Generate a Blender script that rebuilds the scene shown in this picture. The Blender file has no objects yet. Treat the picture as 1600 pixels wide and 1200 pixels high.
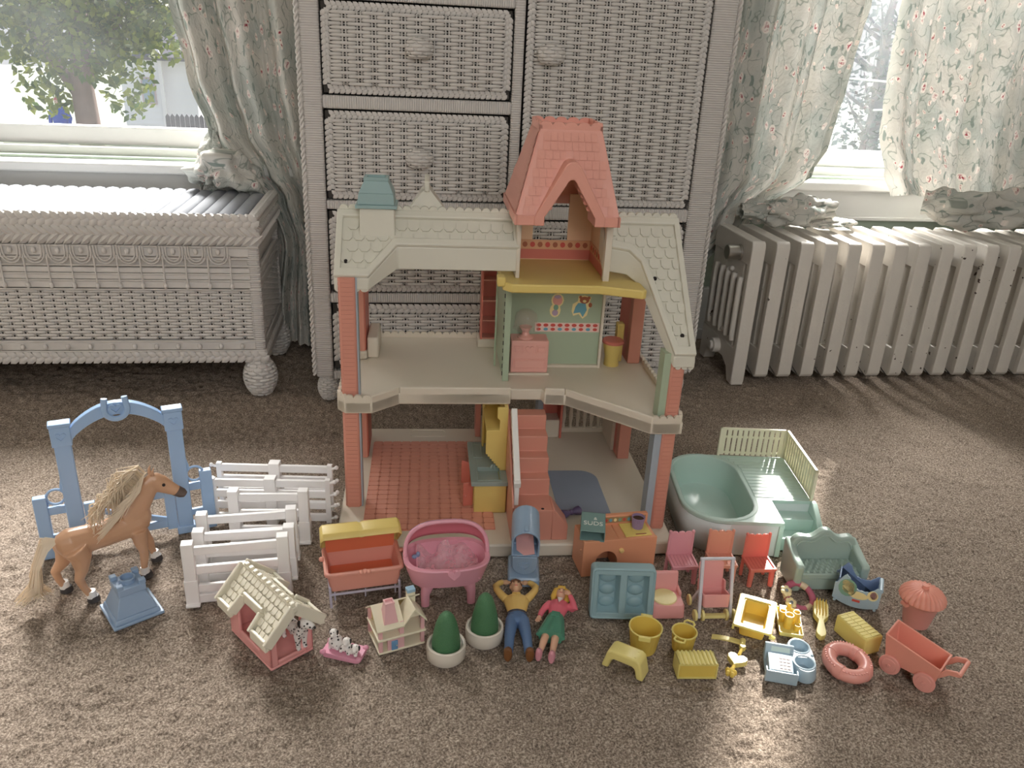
import bpy, bmesh, math, random
import numpy as np
from mathutils import Vector, Matrix

R = math.radians
PI = math.pi
random.seed(7)
scene = bpy.context.scene
COL = scene.collection

# ------------------------------------------------------------------ camera
CAM_H = 0.70
PIT, ROLL, YAW = R(22.7), R(2.85), R(8.9)
_fw = Vector((math.sin(YAW) * math.cos(PIT), math.cos(YAW) * math.cos(PIT), -math.sin(PIT)))
_r = Vector((math.cos(YAW), -math.sin(YAW), 0))
_u = _r.cross(_fw)
_R = _r * math.cos(ROLL) + _u * math.sin(ROLL)
_U = -_r * math.sin(ROLL) + _u * math.cos(ROLL)
cam_d = bpy.data.cameras.new('camera')
cam_d.sensor_width = 36.0
cam_d.lens = 1260.0 / 1600.0 * 36.0
cam_d.clip_start = 0.02
cam = bpy.data.objects.new('camera', cam_d)
COL.objects.link(cam)
M3 = Matrix((_R, _U, -_fw)).transposed()
cam.matrix_world = Matrix.Translation((0, 0, CAM_H)) @ M3.to_4x4()
scene.camera = cam

# ------------------------------------------------------------------ world, sun, daylight at the windows, added front fill, exposure
world = bpy.data.worlds.new('sky')
scene.world = world
world.use_nodes = True
wn = world.node_tree.nodes
wl = world.node_tree.links
wbg = wn['Background']
wtc = wn.new('ShaderNodeTexCoord')
wsep = wn.new('ShaderNodeSeparateXYZ')
wramp = wn.new('ShaderNodeValToRGB')
wramp.color_ramp.elements[0].position = 0.0
wramp.color_ramp.elements[0].color = (0.95, 0.97, 1.0, 1)
wramp.color_ramp.elements[1].position = 0.7
wramp.color_ramp.elements[1].color = (0.55, 0.72, 1.0, 1)
wl.new(wtc.outputs['Generated'], wsep.inputs[0])
wl.new(wsep.outputs['Z'], wramp.inputs[0])
wl.new(wramp.outputs[0], wbg.inputs['Color'])
wbg.inputs["Strength"].default_value = 0.27

SUN_AZ, SUN_EL = R(29.5), R(36.0)          # sun stands behind the back wall, towards the right
sun_d = bpy.data.lights.new('sun', 'SUN')
sun_d.energy = 5.0
sun_d.angle = R(2.6)
sun_d.color = (1.0, 0.95, 0.88)
sun = bpy.data.objects.new('sun', sun_d)
COL.objects.link(sun)
_sd = Vector((-math.sin(SUN_AZ) * math.cos(SUN_EL), -math.cos(SUN_AZ) * math.cos(SUN_EL), -math.sin(SUN_EL)))
sun.rotation_euler = _sd.to_track_quat('-Z', 'Y').to_euler()
sun.location = (3, 6, 5)

def skylight(name, x, energy, w, aim, y=3.25, z=2.25):
    d = bpy.data.lights.new(name, 'AREA')
    d.shape = 'RECTANGLE'
    d.size = w
    d.size_y = 1.3
    d.energy = energy
    d.color = (1.0, 0.975, 0.94)
    o = bpy.data.objects.new(name, d)
    COL.objects.link(o)
    o.location = (x, y, z)
    v = Vector(aim) - o.location
    o.rotation_euler = v.to_track_quat('-Z', 'Z').to_euler()
    return o
skylight('sky_light_over_window', -0.62, 185.0, 1.2, (-0.2, 1.0, 0.1))
skylight('sky_light_over_window', 1.42, 235.0, 1.2, (0.7, 1.0, 0.1))

skylight('added_front_fill', 0.3, 12.0, 1.3, (0.2, 1.2, 0.2), -1.75, 1.55)  # added front fill; the window it shines through is made up

scene.view_settings.view_transform = 'Standard'
scene.view_settings.look = 'None'
scene.view_settings.gamma = 1.0
scene.view_settings.use_curve_mapping = False
scene.view_settings.exposure = 1.3
try:
    scene.cycles.use_denoising = True
    scene.cycles.max_bounces = 8
    scene.cycles.diffuse_bounces = 5
    scene.cycles.transparent_max_bounces = 12
    scene.cycles.sample_clamp_indirect = 4.0
    scene.cycles.caustics_reflective = False
    scene.cycles.caustics_refractive = False
except Exception:
    pass

# ------------------------------------------------------------------ helpers
def lin(c):
    return tuple((x / 12.92 if x <= 0.04045 else ((x + 0.055) / 1.055) ** 2.4) for x in c)

def rgb(r, g, b):
    return lin((r / 255.0, g / 255.0, b / 255.0))

MATS = {}

def mat(name, col, rough=0.4, var=0.06, scale=30.0, trans=0.0, bump=0.0, bscale=200.0, spec=0.5, metal=0.0, alpha=1.0):
    """procedural plastic or paint: noise-varied colour, optional fine relief, optional translucency"""
    if name in MATS:
        return MATS[name]
    if name.endswith('plastic'):
        col = tuple(c + (1 - c) * 0.06 for c in col)
    m = bpy.data.materials.new(name)
    m.use_nodes = True
    nt = m.node_tree
    N, L = nt.nodes, nt.links
    b = N['Principled BSDF']
    out = N['Material Output']
    tc = N.new('ShaderNodeTexCoord')
    nz = N.new('ShaderNodeTexNoise')
    nz.inputs['Scale'].default_value = scale
    nz.inputs['Detail'].default_value = 4
    L.new(tc.outputs['Object'], nz.inputs['Vector'])
    mx = N.new('ShaderNodeMix')
    mx.data_type = 'RGBA'
    d = tuple(c * (1 - var) for c in col)
    h = tuple(min(1, c * (1 + var)) for c in col)
    mx.inputs[6].default_value = (*d, 1)
    mx.inputs[7].default_value = (*h, 1)
    L.new(nz.outputs['Fac'], mx.inputs[0])
    L.new(mx.outputs[2], b.inputs['Base Color'])
    b.inputs['Roughness'].default_value = rough
    b.inputs['Specular IOR Level'].default_value = spec
    b.inputs['Metallic'].default_value = metal
    b.inputs['Alpha'].default_value = alpha
    if bump:
        n2 = N.new('ShaderNodeTexNoise')
        n2.inputs['Scale'].default_value = bscale
        L.new(tc.outputs['Object'], n2.inputs['Vector'])
        bp = N.new('ShaderNodeBump')
        bp.inputs['Strength'].default_value = bump
        bp.inputs['Distance'].default_value = 0.002
        L.new(n2.outputs['Fac'], bp.inputs['Height'])
        L.new(bp.outputs[0], b.inputs['Normal'])
    if trans:
        t = N.new('ShaderNodeBsdfTranslucent')
        L.new(mx.outputs[2], t.inputs['Color'])
        ms = N.new('ShaderNodeMixShader')
        ms.inputs[0].default_value = trans
        L.new(b.outputs[0], ms.inputs[1])
        L.new(t.outputs[0], ms.inputs[2])
        L.new(ms.outputs[0], out.inputs['Surface'])
    MATS[name] = m
    return m


def circle(n, r=1.0, a0=0.0):
    return [(r * math.cos(a0 + 2 * PI * i / n), r * math.sin(a0 + 2 * PI * i / n)) for i in range(n)]


def rrect(x0, x1, y0, y1, r, n=4):
    pts = []
    for (cx, cy, a) in ((x1 - r, y1 - r, 0), (x0 + r, y1 - r, PI / 2), (x0 + r, y0 + r, PI), (x1 - r, y0 + r, 1.5 * PI)):
        for i in range(n + 1):
            t = a + PI / 2 * i / n
            pts.append((cx + r * math.cos(t), cy + r * math.sin(t)))
    return pts


class MB:
    """collects shapes; build() links them as ONE mesh object"""
    def __init__(s, M=None):
        s.v, s.f, s.M = [], [], M

    def add(s, vs, fs):
        k = len(s.v)
        if s.M is not None:
            vs = [tuple(s.M @ Vector(p)) for p in vs]
        s.v += [tuple(p) for p in vs]
        s.f += [tuple(i + k for i in f) for f in fs]
        return s

    def box(s, x0, x1, y0, y1, z0, z1):
        return s.frus((x0, x1, y0, y1), z0, (x0, x1, y0, y1), z1)

    def frus(s, a, z0, b, z1):
        vs = [(a[0], a[2], z0), (a[1], a[2], z0), (a[1], a[3], z0), (a[0], a[3], z0),
              (b[0], b[2], z1), (b[1], b[2], z1), (b[1], b[3], z1), (b[0], b[3], z1)]
        return s.add(vs, [(3, 2, 1, 0), (4, 5, 6, 7), (0, 1, 5, 4), (1, 2, 6, 5), (2, 3, 7, 6), (3, 0, 4, 7)])

    def prism(s, pts, a, b, axis='z'):
        n = len(pts)
        if axis == 'z':
            f = lambda p, t: (p[0], p[1], t)
        elif axis == 'y':
            f = lambda p, t: (p[0], t, p[1])
        else:
            f = lambda p, t: (t, p[0], p[1])
        vs = [f(p, a) for p in pts] + [f(p, b) for p in pts]
        fs = [tuple(range(n - 1, -1, -1)), tuple(range(n, 2 * n))]
        fs += [(i, (i + 1) % n, n + (i + 1) % n, n + i) for i in range(n)]
        return s.add(vs, fs)

    def ring(s, outer, inner, a, b, axis='z'):
        """prism with a hole; outer and inner have equal point counts"""
        n = len(outer)
        if axis == 'z':
            f = lambda p, t: (p[0], p[1], t)
        elif axis == 'y':
            f = lambda p, t: (p[0], t, p[1])
        else:
            f = lambda p, t: (t, p[0], p[1])
        vs = [f(p, a) for p in outer] + [f(p, b) for p in outer] + [f(p, a) for p in inner] + [f(p, b) for p in inner]
        fs = []
        for i in range(n):
            j = (i + 1) % n
            fs += [(i, j, n + j, n + i), (2 * n + j, 2 * n + i, 3 * n + i, 3 * n + j),
                   (n + i, n + j, 3 * n + j, 3 * n + i), (j, i, 2 * n + i, 2 * n + j)]
        return s.add(vs, fs)

    def loft(s, rings, cap0=True, cap1=True, close=False):
        n = len(rings[0])
        vs = [p for r in rings for p in r]
        fs = []
        m = len(rings)
        for k in range(m if close else m - 1):
            a, b = k * n, ((k + 1) % m) * n
            for i in range(n):
                j = (i + 1) % n
                fs.append((a + i, a + j, b + j, b + i))
        if cap0 and not close:
            fs.append(tuple(range(n - 1, -1, -1)))
        if cap1 and not close:
            fs.append(tuple(range((m - 1) * n, m * n)))
        return s.add(vs, fs)

    def lathe(s, prof, n=16, c=(0, 0, 0), sx=1.0, sy=1.0, cap0=True, cap1=True):
        rings = [[(c[0] + r * sx * math.cos(2 * PI * i / n), c[1] + r * sy * math.sin(2 * PI * i / n), c[2] + z) for i in range(n)] for r, z in prof]
        return s.loft(rings, cap0, cap1)

    def ball(s, c, rx, ry=None, rz=None, n=14, m=8):
        ry = rx if ry is None else ry
        rz = rx if rz is None else rz
        prof = []
        vs, fs = [], []
        for k in range(1, m):
            t = PI * k / m
            for i in range(n):
                p = 2 * PI * i / n
                vs.append((c[0] + rx * math.sin(t) * math.cos(p), c[1] + ry * math.sin(t) * math.sin(p), c[2] + rz * math.cos(t)))
        top, bot = len(vs), len(vs) + 1
        vs += [(c[0], c[1], c[2] + rz), (c[0], c[1], c[2] - rz)]
        for k in range(m - 2):
            for i in range(n):
                j = (i + 1) % n
                fs.append((k * n + i, (k + 1) * n + i, (k + 1) * n + j, k * n + j))
        for i in range(n):
            j = (i + 1) % n
            fs.append((top, i, j))
            fs.append((bot, (m - 2) * n + j, (m - 2) * n + i))
        return s.add(vs, fs)

    def tube(s, pts, r, n=8, closed=False, flat=1.0, up=None):
        """round bar along a path; r may be a list; flat squeezes the cross section along the second axis"""
        P = [Vector(p) for p in pts]
        m = len(P)
        rs = r if isinstance(r, (list, tuple)) else [r] * m
        rings = []
        prev = None
        for k in range(m):
            if closed:
                t = P[(k + 1) % m] - P[k - 1]
            else:
                t = P[min(k + 1, m - 1)] - P[max(k - 1, 0)]
            if t.length < 1e-9:
                t = Vector((0, 0, 1))
            t.normalize()
            if up is not None:
                a = Vector(up) - t * t.dot(Vector(up))
            elif prev is None:
                a = Vector((0, 0, 1)) if abs(t.z) < 0.9 else Vector((1, 0, 0))
                a = a - t * t.dot(a)
            else:
                a = prev - t * t.dot(prev)
            if a.length < 1e-9:
                a = t.orthogonal()
            a.normalize()
            prev = a
            b = t.cross(a)
            rings.append([tuple(P[k] + a * (rs[k] * math.cos(2 * PI * i / n)) + b * (rs[k] * flat * math.sin(2 * PI * i / n))) for i in range(n)])
        return s.loft(rings, close=closed)

    def cyl(s, p0, p1, r0, r1=None, n=12):
        return s.tube([p0, p1], [r0, r0 if r1 is None else r1], n)

    def bar(s, p0, p1, w, h, up=(0, 0, 1)):
        """rectangular bar between two points, w across, h along up"""
        a, b = Vector(p0), Vector(p1)
        t = (b - a).normalized()
        u = Vector(up) - t * t.dot(Vector(up))
        u.normalize()
        q = t.cross(u)
        vs = []
        for P in (a, b):
            for (i, j) in ((-1, -1), (1, -1), (1, 1), (-1, 1)):
                vs.append(tuple(P + q * (i * w / 2) + u * (j * h / 2)))
        return s.add(vs, [(3, 2, 1, 0), (4, 5, 6, 7), (0, 1, 5, 4), (1, 2, 6, 5), (2, 3, 7, 6), (3, 0, 4, 7)])

    def build(s, name, m, parent=None, bevel=0.0, seg=2, sharp=40, recalc=True, flat=False, sub=0, solid=0.0):
        me = bpy.data.meshes.new(name)
        me.from_pydata(s.v, [], s.f)
        if recalc:
            bm = bmesh.new()
            bm.from_mesh(me)
            bmesh.ops.recalc_face_normals(bm, faces=bm.faces)
            bm.to_mesh(me)
            bm.free()
        if not flat:
            me.polygons.foreach_set('use_smooth', [True] * len(me.polygons))
            if sharp < 180:
                me.set_sharp_from_angle(angle=R(sharp))
        me.update()
        me.materials.append(m)
        o = bpy.data.objects.new(name, me)
        COL.objects.link(o)
        if parent is not None:
            o.parent = parent
        if solid:
            d = o.modifiers.new('thickness', 'SOLIDIFY')
            d.thickness = solid
            d.offset = 0
        if bevel:
            d = o.modifiers.new('bevel', 'BEVEL')
            d.width = bevel
            d.segments = seg
            d.limit_method = 'ANGLE'
            d.angle_limit = R(35)
        if sub:
            d = o.modifiers.new('sub', 'SUBSURF')
            d.levels = sub
            d.render_levels = sub
        return o


def tag(o, label, cat, group=None, kind=None):
    o['label'] = label
    o['category'] = cat
    if group:
        o['group'] = group
    if kind:
        o['kind'] = kind
    return o


def thing(name, label, cat, loc=(0, 0, 0), rz=0.0, group=None, rot=None):
    o = bpy.data.objects.new(name, None)
    COL.objects.link(o)
    o.empty_display_size = 0.02
    o.location = loc
    o.rotation_euler = rot if rot else (0, 0, R(rz))
    return tag(o, label, cat, group)


def struct(o):
    o['kind'] = 'structure'
    return o


def stuff(o):
    o['kind'] = 'stuff'
    return o


def inst(src, name, parent, loc=(0, 0, 0), rz=0.0, scale=None):
    c = src.copy()
    c.name = name
    COL.objects.link(c)
    c.parent = parent
    c.location = loc
    c.rotation_euler = (0, 0, rz)
    if scale:
        c.scale = scale
    return c


# ---- woven reed surfaces: S(u, v, out) -> point, u and v in 0..1
def weave(mb, S, stakes, rows, amp, half, samp=4, closed=False, phase=0.0, jit=0.0):
    offs = (-0.5, -0.30, -0.17, -0.10, 0.10, 0.17, 0.30)
    us = [(k + o) / stakes for k in range(0 if closed else 1, stakes) for o in offs]
    if not closed:
        us = [0.0, 0.25 / stakes] + us + [(stakes - 0.5) / stakes, (stakes - 0.25) / stakes, 1.0]
    nu = len(us)
    for r in range(rows):
        v = (r + 0.5) / rows
        hv = half
        pts = []
        cnt = nu
        jo = random.uniform(-jit, jit)
        for k in range(cnt):
            u = us[k]
            ks = round(u * stakes)
            dp = abs(u * stakes - ks)
            dip = max(0.0, min(1.0, (0.26 - dp) / 0.12)) if (ks + r) % 2 else 0.0
            o = amp * (0.55 + 0.45 * math.cos(2 * PI * (dp + 0.5)) * 0.0 - 1.6 * dip)
            vv = v + jo
            hk = hv * (1 - 0.62 * dip)
            pts.append([S(u, vv - hk, o - amp * 0.5), S(u, vv - hk * 0.45, o + amp * 0.35), S(u, vv + hk * 0.45, o + amp * 0.35), S(u, vv + hk, o - amp * 0.5)])
        vs = [q for p in pts for q in p]
        fs = []
        for k in range(cnt if closed else cnt - 1):
            a, b = 4 * k, 4 * ((k + 1) % cnt)
            for j in range(3):
                fs.append((a + j, b + j, b + j + 1, a + j + 1))
        mb.add(vs, fs)
    return mb


def braid(mb, p0, p1, width, nrm, step=None, fat=0.55):
    """chevron plait from p0 to p1, facing nrm: two rows of leaf-shaped strands"""
    a, b = Vector(p0), Vector(p1)
    t = (b - a)
    Ln = t.length
    t.normalize()
    n = Vector(nrm).normalized()
    w = n.cross(t)
    st = step or width * 0.72
    k = max(1, int(round(Ln / st)))
    for i in range(k):
        c = a + t * ((i + 0.5) * Ln / k)
        for s in (-1, 1):
            c2 = c + w * (s * width * 0.25) + t * (0 if s > 0 else 0.25 * st)
            d = (t * 0.75 - w * (s * 0.62)).normalized()
            e = n.cross(d)
            L, W, H = width * 0.52, st * fat * 0.75, width * 0.16
            vs = [c2 - d * L - n * H * 0.6, c2 - d * L * 0.3 + e * W, c2 - d * L * 0.3 + n * H, c2 - d * L * 0.3 - e * W,
                  c2 + d * L * 0.45 + e * W, c2 + d * L * 0.45 + n * H * 1.2, c2 + d * L * 0.45 - e * W, c2 + d * L - n * H * 0.2]
            mb.add(vs, [(0, 2, 1), (0, 3, 2), (1, 2, 5, 4), (2, 3, 6, 5), (4, 5, 7), (5, 6, 7)])
    return mb


def rope(mb, p0, p1, r, pitch, n=6):
    """two strands twisted round each other"""
    a, b = Vector(p0), Vector(p1)
    t = (b - a)
    Ln = t.length
    t.normalize()
    x = t.orthogonal().normalized()
    y = t.cross(x)
    m = int(Ln / pitch * 8)
    for s in (0, PI):
        pts = [tuple(a + t * (Ln * k / m) + x * (r * 0.55 * math.cos(2 * PI * k / 8 + s)) + y * (r * 0.55 * math.sin(2 * PI * k / 8 + s))) for k in range(m + 1)]
        mb.tube(pts, r * 0.62, n=5)
    return mb

# ================================================================== the room
WY = 1.97          # inner face of the back wall
WO = 2.12          # outer face
def carpet_material():
    m = bpy.data.materials.new('carpet_pile')
    m.use_nodes = True
    N, L = m.node_tree.nodes, m.node_tree.links
    b = N['Principled BSDF']
    tc = N.new('ShaderNodeTexCoord')
    v = N.new('ShaderNodeTexNoise')
    v.inputs['Scale'].default_value = 380
    v.inputs['Detail'].default_value = 3
    v.inputs['Roughness'].default_value = 0.7
    L.new(tc.outputs['Object'], v.inputs['Vector'])
    r = N.new('ShaderNodeValToRGB')
    e = r.color_ramp.elements
    e[0].position, e[0].color = 0.30, (*rgb(76, 66, 58), 1)
    e[1].position, e[1].color = 0.72, (*rgb(206, 192, 176), 1)
    x = r.color_ramp.elements.new(0.5)
    x.color = (*rgb(142, 128, 115), 1)
    L.new(v.outputs['Fac'], r.inputs[0])
    w = N.new('ShaderNodeTexNoise')
    w.inputs['Scale'].default_value = 9
    w.inputs['Detail'].default_value = 2
    L.new(tc.outputs['Object'], w.inputs['Vector'])
    mr = N.new('ShaderNodeMapRange')
    mr.inputs[1].default_value, mr.inputs[2].default_value = 0.3, 0.7
    mr.inputs[3].default_value, mr.inputs[4].default_value = 0.9, 1.08
    L.new(w.outputs['Fac'], mr.inputs[0])
    mx = N.new('ShaderNodeMix')
    mx.data_type, mx.blend_type = 'RGBA', 'MULTIPLY'
    mx.inputs[0].default_value = 1
    L.new(r.outputs[0], mx.inputs[6])
    L.new(mr.outputs[0], mx.inputs[7])
    L.new(mx.outputs[2], b.inputs['Base Color'])
    b.inputs['Roughness'].default_value = 0.95
    b.inputs['Specular IOR Level'].default_value = 0.15
    n2 = N.new('ShaderNodeTexNoise')
    n2.inputs['Scale'].default_value = 600
    L.new(tc.outputs['Object'], n2.inputs['Vector'])
    bp = N.new('ShaderNodeBump')
    bp.inputs['Strength'].default_value = 0.6
    bp.inputs['Distance'].default_value = 0.002
    L.new(n2.outputs['Fac'], bp.inputs['Height'])
    L.new(bp.outputs[0], b.inputs['Normal'])
    return m

CARPET = carpet_material()
def make_floor():
    xs = np.concatenate([np.arange(-1.6, -0.9, 0.05), np.arange(-0.9, 1.7, 0.0042), np.arange(1.7, 2.41, 0.05)])
    ys = np.concatenate([np.arange(-1.2, 0.5, 0.06), np.arange(0.5, 1.05, 0.0038), np.arange(1.05, 1.99, 0.0055)])
    nx, ny = len(xs), len(ys)
    rng = np.random.default_rng(3)
    n = rng.random((ny, nx))
    def sm(a):
        return (a + np.roll(a, 1, 0) + np.roll(a, -1, 0) + np.roll(a, 1, 1) + np.roll(a, -1, 1)) / 5
    h = 0.55 * n + 0.9 * sm(n) + 0.8 * sm(sm(n))
    h = (h - h.mean()) / h.std()
    z = -0.0028 + np.clip(h, -2, 2) * 0.0016
    X, Y = np.meshgrid(xs, ys)
    X = X + (rng.random(X.shape) - 0.5) * 0.002
    co = np.stack([X, Y, z], -1).reshape(-1, 3)
    idx = np.arange(nx * ny).reshape(ny, nx)
    q = np.stack([idx[:-1, :-1], idx[:-1, 1:], idx[1:, 1:], idx[1:, :-1]], -1).reshape(-1, 4)
    me = bpy.data.meshes.new('floor')
    me.vertices.add(len(co))
    me.vertices.foreach_set('co', co.ravel())
    me.loops.add(q.size)
    me.loops.foreach_set('vertex_index', q.ravel())
    me.polygons.add(len(q))
    me.polygons.foreach_set('loop_start', np.arange(0, q.size, 4))
    me.polygons.foreach_set('loop_total', np.full(len(q), 4))
    me.update(calc_edges=True)
    me.materials.append(CARPET)
    o = bpy.data.objects.new('floor', me)
    COL.objects.link(o)
    struct(o)
make_floor()

M_WALL = mat('sage_wall_paint', rgb(150, 163, 148), 0.8, 0.03, 4, bump=0.1)
M_ROOM = mat('warm_white_wall_paint', rgb(236, 231, 224), 0.85, 0.02, 4)
M_CEIL = mat('ceiling_white', rgb(242, 240, 236), 0.9, 0.02, 4)
M_TRIM = mat('white_trim_paint', rgb(196, 196, 193), 0.6, 0.03, 8)
WIN = [(-0.93, -0.13), (0.86, 1.60)]
WZ0, WZ1 = 0.43, 1.85
b = MB()
b.box(-1.62, WIN[0][0], WY, WO, 0, 2.4)
b.box(WIN[0][1], WIN[1][0], WY, WO, 0, 2.4)
b.box(WIN[1][1], 2.42, WY, WO, 0, 2.4)
for x0, x1 in WIN:
    b.box(x0, x1, WY, WO, 0, WZ0)
    b.box(x0, x1, WY, WO, WZ1, 2.4)
struct(b.build('wall_back', M_WALL))
struct(MB().box(-1.70, -1.60, -1.2, WO, 0, 2.4).build('wall_left', M_ROOM))
struct(MB().box(2.40, 2.50, -1.2, WO, 0, 2.4).build('wall_right', M_ROOM))
struct(MB().box(-1.70, -0.45, -1.3, -1.2, 0, 2.4).box(1.05, 2.50, -1.3, -1.2, 0, 2.4).box(-0.45, 1.05, -1.3, -1.2, 0, 0.85).box(-0.45, 1.05, -1.3, -1.2, 2.1, 2.4).build('wall_front', M_ROOM))  # opening in the front wall is added for the fill light
struct(MB().box(-1.70, 2.50, -1.3, WO, 2.4, 2.5).build('ceiling', M_CEIL))
struct(MB().box(-1.6, 2.4, WY - 0.016, WY, 0, 0.14).box(-1.6, 2.4, WY - 0.024, WY, 0.0, 0.03).build('baseboard_back', M_TRIM, bevel=0.003))

def glass_material():
    m = bpy.data.materials.new('window_glass')
    m.use_nodes = True
    N, L = m.node_tree.nodes, m.node_tree.links
    out = N['Material Output']
    N.remove(N['Principled BSDF'])
    t = N.new('ShaderNodeBsdfTransparent')
    g = N.new('ShaderNodeBsdfGlossy')
    g.inputs['Roughness'].default_value = 0.02
    d = N.new('ShaderNodeBsdfTranslucent')
    d.inputs['Color'].default_value = (0.9, 0.95, 1, 1)
    tc = N.new('ShaderNodeTexCoord')
    nz = N.new('ShaderNodeTexNoise')
    nz.inputs['Scale'].default_value = 3.0
    nz.inputs['Detail'].default_value = 5
    L.new(tc.outputs['Object'], nz.inputs['Vector'])
    mr = N.new('ShaderNodeMapRange')
    mr.inputs[1].default_value, mr.inputs[2].default_value = 0.35, 0.75
    mr.inputs[3].default_value, mr.inputs[4].default_value = 0.002, 0.016
    L.new(nz.outputs['Fac'], mr.inputs[0])
    m1 = N.new('ShaderNodeMixShader')
    L.new(mr.outputs[0], m1.inputs[0])
    L.new(t.outputs[0], m1.inputs[1])
    L.new(d.outputs[0], m1.inputs[2])
    m2 = N.new('ShaderNodeMixShader')
    m2.inputs[0].default_value = 0.04
    L.new(m1.outputs[0], m2.inputs[1])
    L.new(g.outputs[0], m2.inputs[2])
    L.new(m2.outputs[0], out.inputs['Surface'])
    return m
M_GLASS = glass_material()
w3 = struct(bpy.data.objects.new('window_3', None))  # made-up window behind the camera, added to let the fill in
COL.objects.link(w3)
MB().ring([(-0.45, 0.85), (1.05, 0.85), (1.05, 2.1), (-0.45, 2.1)], [(-0.40, 0.90), (1.00, 0.90), (1.00, 2.05), (-0.40, 2.05)], -1.29, -1.22, 'y').build('added_sash', M_TRIM, w3, bevel=0.003)
MB().box(-0.40, 1.00, -1.258, -1.255, 0.90, 2.05).build('pane', M_GLASS, w3)
MB().box(-0.52, 1.12, -1.22, -1.15, 0.825, 0.85).build('sill', M_TRIM, w3, bevel=0.003)

for k, (x0, x1) in enumerate(WIN):
    w = bpy.data.objects.new('window_%d' % (k + 1), None)
    COL.objects.link(w)
    w.location = (0, 0, 0)
    struct(w)
    # jamb lining and casing boards
    MB().box(x0, x0 + 0.018, WY - 0.0, WO, WZ0, WZ1).build('jamb', M_TRIM, w)
    MB().box(x1 - 0.018, x1, WY - 0.0, WO, WZ0, WZ1).build('jamb', M_TRIM, w)
    MB().box(x0, x1, WY, WO, WZ1 - 0.018, WZ1).build('head_jamb', M_TRIM, w)
    MB().box(x0 - 0.085, x0 + 0.004, WY - 0.022, WY, 0.41, WZ1 + 0.09).build('casing', M_TRIM, w, bevel=0.003)
    MB().box(x1 - 0.004, x1 + 0.085, WY - 0.022, WY, 0.41, WZ1 + 0.09).build('casing', M_TRIM, w, bevel=0.003)
    MB().box(x0, x1, WY - 0.022, WY, WZ1 - 0.004, WZ1 + 0.09).build('casing', M_TRIM, w, bevel=0.003)
    # stool and apron
    MB().box(x0 - 0.11, x1 + 0.11, WY - 0.055, WO - 0.03, 0.402, 0.424).build('sill', M_TRIM, w, bevel=0.005)
    MB().box(x0 - 0.09, x1 + 0.09, WY - 0.022, WY, 0.325, 0.402).box(x0 - 0.09, x1 + 0.09, WY - 0.028, WY, 0.325, 0.336).build('apron', M_TRIM, w, bevel=0.003)
    MB().box(x0 + 0.018, x1 - 0.018, 1.995, 2.02, 0.424, 0.448).build('stop_bead', M_TRIM, w, bevel=0.003)
    # two sashes, each a frame of four bars round one pane
    for (z0, z1, y0, nm) in ((0.448, 1.36, 2.02, 'lower_sash'), (1.32, WZ1 - 0.018, 2.06, 'upper_sash')):
        a0, a1 = x0 + 0.018, x1 - 0.018
        f = MB()
        br = 0.042
        f.ring([(a0, z0), (a1, z0), (a1, z1), (a0, z1)], [(a0 + 0.045, z0 + br), (a1 - 0.045, z0 + br), (a1 - 0.045, z1 - 0.038), (a0 + 0.045, z1 - 0.038)], y0, y0 + 0.034, 'y')
        s = f.build(nm, M_TRIM, w, bevel=0.004)
        MB().box(a0 + 0.04, a1 - 0.04, y0 + 0.015, y0 + 0.018, z0 + br - 0.005, z1 - 0.034).build('pane', M_GLASS, s)

# ================================================================== outside the windows (an upper-storey view)
M_GRASS = mat('lawn', rgb(168, 174, 158), 0.9, 0.2, 2)
o = MB().box(-60, 60, 2.6, 90, -3.4, -3.2).build('lawn', M_GRASS)
tag(o, 'pale sunlit lawn outside below the windows', 'lawn', kind='structure')

def leaf_material(name, c0, c1):
    m = bpy.data.materials.new(name)
    m.use_nodes = True
    N, L = m.node_tree.nodes, m.node_tree.links
    b, out = N['Principled BSDF'], N['Material Output']
    g = N.new('ShaderNodeNewGeometry')
    r = N.new('ShaderNodeValToRGB')
    e = r.color_ramp.elements
    e[0].color, e[1].color = (*c0, 1), (*c1, 1)
    L.new(g.outputs['Random Per Island'], r.inputs[0])
    L.new(r.outputs[0], b.inputs['Base Color'])
    b.inputs['Roughness'].default_value = 0.5
    t = N.new('ShaderNodeBsdfTranslucent')
    L.new(r.outputs[0], t.inputs['Color'])
    ms = N.new('ShaderNodeMixShader')
    ms.inputs[0].default_value = 0.5
    L.new(b.outputs[0], ms.inputs[1])
    L.new(t.outputs[0], ms.inputs[2])
    L.new(ms.outputs[0], out.inputs['Surface'])
    return m
M_LEAF = leaf_material('sunlit_leaves', rgb(52, 82, 30), rgb(134, 142, 56))
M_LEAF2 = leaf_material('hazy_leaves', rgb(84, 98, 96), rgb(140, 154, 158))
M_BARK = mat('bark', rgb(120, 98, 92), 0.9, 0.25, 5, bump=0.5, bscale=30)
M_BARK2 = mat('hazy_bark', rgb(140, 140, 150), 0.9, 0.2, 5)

def foliage(name, blobs, count, size, material, parent, seed):
    rng = random.Random(seed)
    mb = MB()
    wts = [b[3] * b[4] * b[5] for b in blobs]
    for _ in range(count):
        c = rng.choices(blobs, wts)[0]
        while True:
            p = Vector((rng.uniform(-1, 1), rng.uniform(-1, 1), rng.uniform(-1, 1)))
            if p.length < 1:
                break
        q = Vector((c[0] + p.x * c[3], c[1] + p.y * c[4], c[2] + p.z * c[5]))
        a = Vector((rng.gauss(0, 1), rng.gauss(0, 1), rng.gauss(0, 1))).normalized()
        n = a.orthogonal().normalized()
        s = size * rng.uniform(0.6, 1.3)
        mb.add([q - a * s, q + n * s * 0.55, q + a * s, q - n * s * 0.55], [(0, 1, 2, 3)])
    return stuff(mb.build(name, material, parent, recalc=False, flat=True))

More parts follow.
